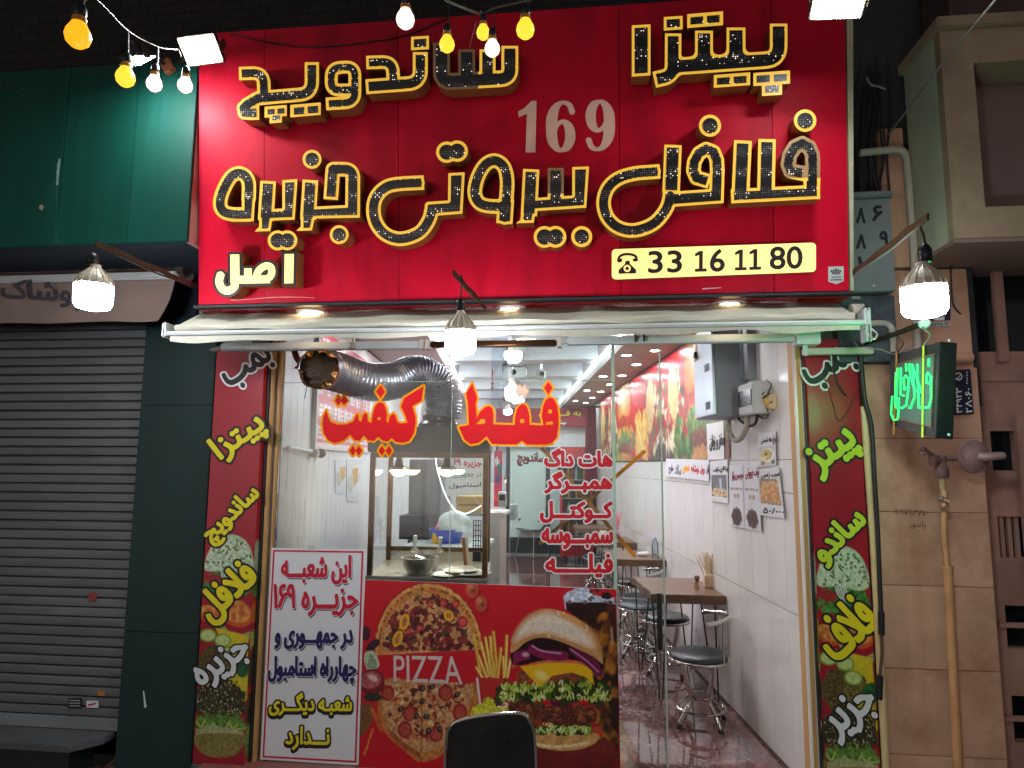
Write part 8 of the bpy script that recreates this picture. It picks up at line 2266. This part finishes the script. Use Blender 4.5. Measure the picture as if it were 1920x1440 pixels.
for (u, v, y, r, lab) in ((962, 668, 2.1, 17, 'lit white LED bulb hanging from the shop ceiling, seen above the glass line'), (960, 733, 3.2, 13, 'lit white LED bulb hanging deeper in the shop behind the big orange letters'), (952, 772, 5.6, 8, 'small lit LED bulb far back above the red banner')):
    c = P(u, v, y); R = r * np.linalg.norm(c - cC) / 1300
    t = thing('pendant_bulb', lab, 'bulb', c)
    obj('diffuser', MB().lathe([(0, -R * .75), (R * .6, -R * .7), (R * .92, -R * .45), (R, 0), (R, R * .45)], c, n=24), M['led_in'] if 'led_in' in M else M.setdefault('led_in', emat('indoor_led_bulb', (.9, .95, 1), 70)), t, smooth=True)
    obj('heat_sink', MB().lathe([(R * .99, R * .46), (R * .9, R * .8), (R * .45, R * 1.4), (R * .3, R * 1.9)], c, n=20), M['bulb_neck'], t, smooth=True)
    obj('cord', MB().tube([c + A(0, 0, R * 1.9), A(c[0], c[1], 2.75 if y < 3 else 2.918)], .004, 6), M['white_cable'], t)
# ceiling fittings
for (u, v, y, lab) in ((962, 700, 3.9, 'small white projector box fixed to the shop ceiling'), (1014, 703, 4.4, 'small white camera hanging from the shop ceiling')):
    c = P(u, v, y); t = thing('ceiling_fitting', lab, 'camera' if 'camera' in lab else 'projector', c)
    obj('body', MB().cbox(c, .30 if 'proj' in lab else .10, .2, .12), M['white_paint'], t, bev=.015)
    obj('mount', MB().tube([c + A(0, 0, .06), A(c[0], c[1], 2.92)], .015, 8), M['white_paint'], t)
    obj('eye', MB().lathe([(0, .012), (.025, .010), (.03, 0)], c + A(.02, -.10, 0), (0, -1, 0), 14), M['dark_glass'], t)

# ================================================================== chair standing on the pavement, seen from behind
yc2 = CAM_Y + 2.25
pb = P(920, 1342, yc2)
ch = thing('street_chair', 'black chair back with thin chrome edge standing on the pavement in front', 'chair', (pb[0], yc2, ZS))
hz = pb[2]
w2 = (P(1003, 1400, yc2)[0] - P(836, 1400, yc2)[0]) / 2
cx = (P(1003, 1400, yc2)[0] + P(836, 1400, yc2)[0]) / 2
def outline(k):
    pts = []
    w, h = w2 + k, .40 + k
    L = cat([A(-w * .93, 0, hz - .40), A(-w, 0, hz - .25), A(-w * .98, 0, hz - .10), A(-w * .90, 0, hz - .045), A(-w * .66, 0, hz - .018), A(0, 0, hz + .004), A(w * .66, 0, hz + .012), A(w * .88, 0, hz - .012), A(w * .98, 0, hz - .07), A(w, 0, hz - .22), A(w * .95, 0, hz - .40)], 5)
    return [p + A(cx, 0, k if p[2] > hz - .2 else 0) for p in L]
def yb_(p): return yc2 + .05 * ((p[0] - cx) / w2) ** 2 * 0 - .10 * (hz - p[2]) * -1 * .6
op = [A(p[0], yb_(p), p[2]) for p in outline(0)]
obj('backrest', MB().prism(op, A(0, -1, 0), .022), M['black_shell'], ch, bev=.005, smooth=True)
obj('chrome_edge', MB().tube([p + A(0, -.009, 0) for p in [A(q[0], yb_(q), q[2]) for q in outline(.003)]], .005, 8), M['chrome'], ch, smooth=True)
for s in (-1, 1):
    x = cx + s * w2 * .9
    obj('frame_tube', MB().tube(cat([A(x, yc2 + .03, hz - .38), A(x, yc2 + .06, .38), A(x, yc2 + .10, .30)], 4), .011, 8), M['chrome'], ch, smooth=True)
    obj('leg', MB().tube([A(x, yc2 + .08, .32), A(x + s * .02, yc2 - .02, ZS + .01)], .011, 8), M['chrome'], ch)
    obj('leg', MB().tube([A(x, yc2 + .44, .32), A(x + s * .02, yc2 + .48, ZS + .01)], .011, 8), M['chrome'], ch)
obj('seat', MB().box(cx - w2 * .95, yc2 + .06, .31, cx + w2 * .95, yc2 + .46, .345), M['black_shell'], ch, bev=.015)
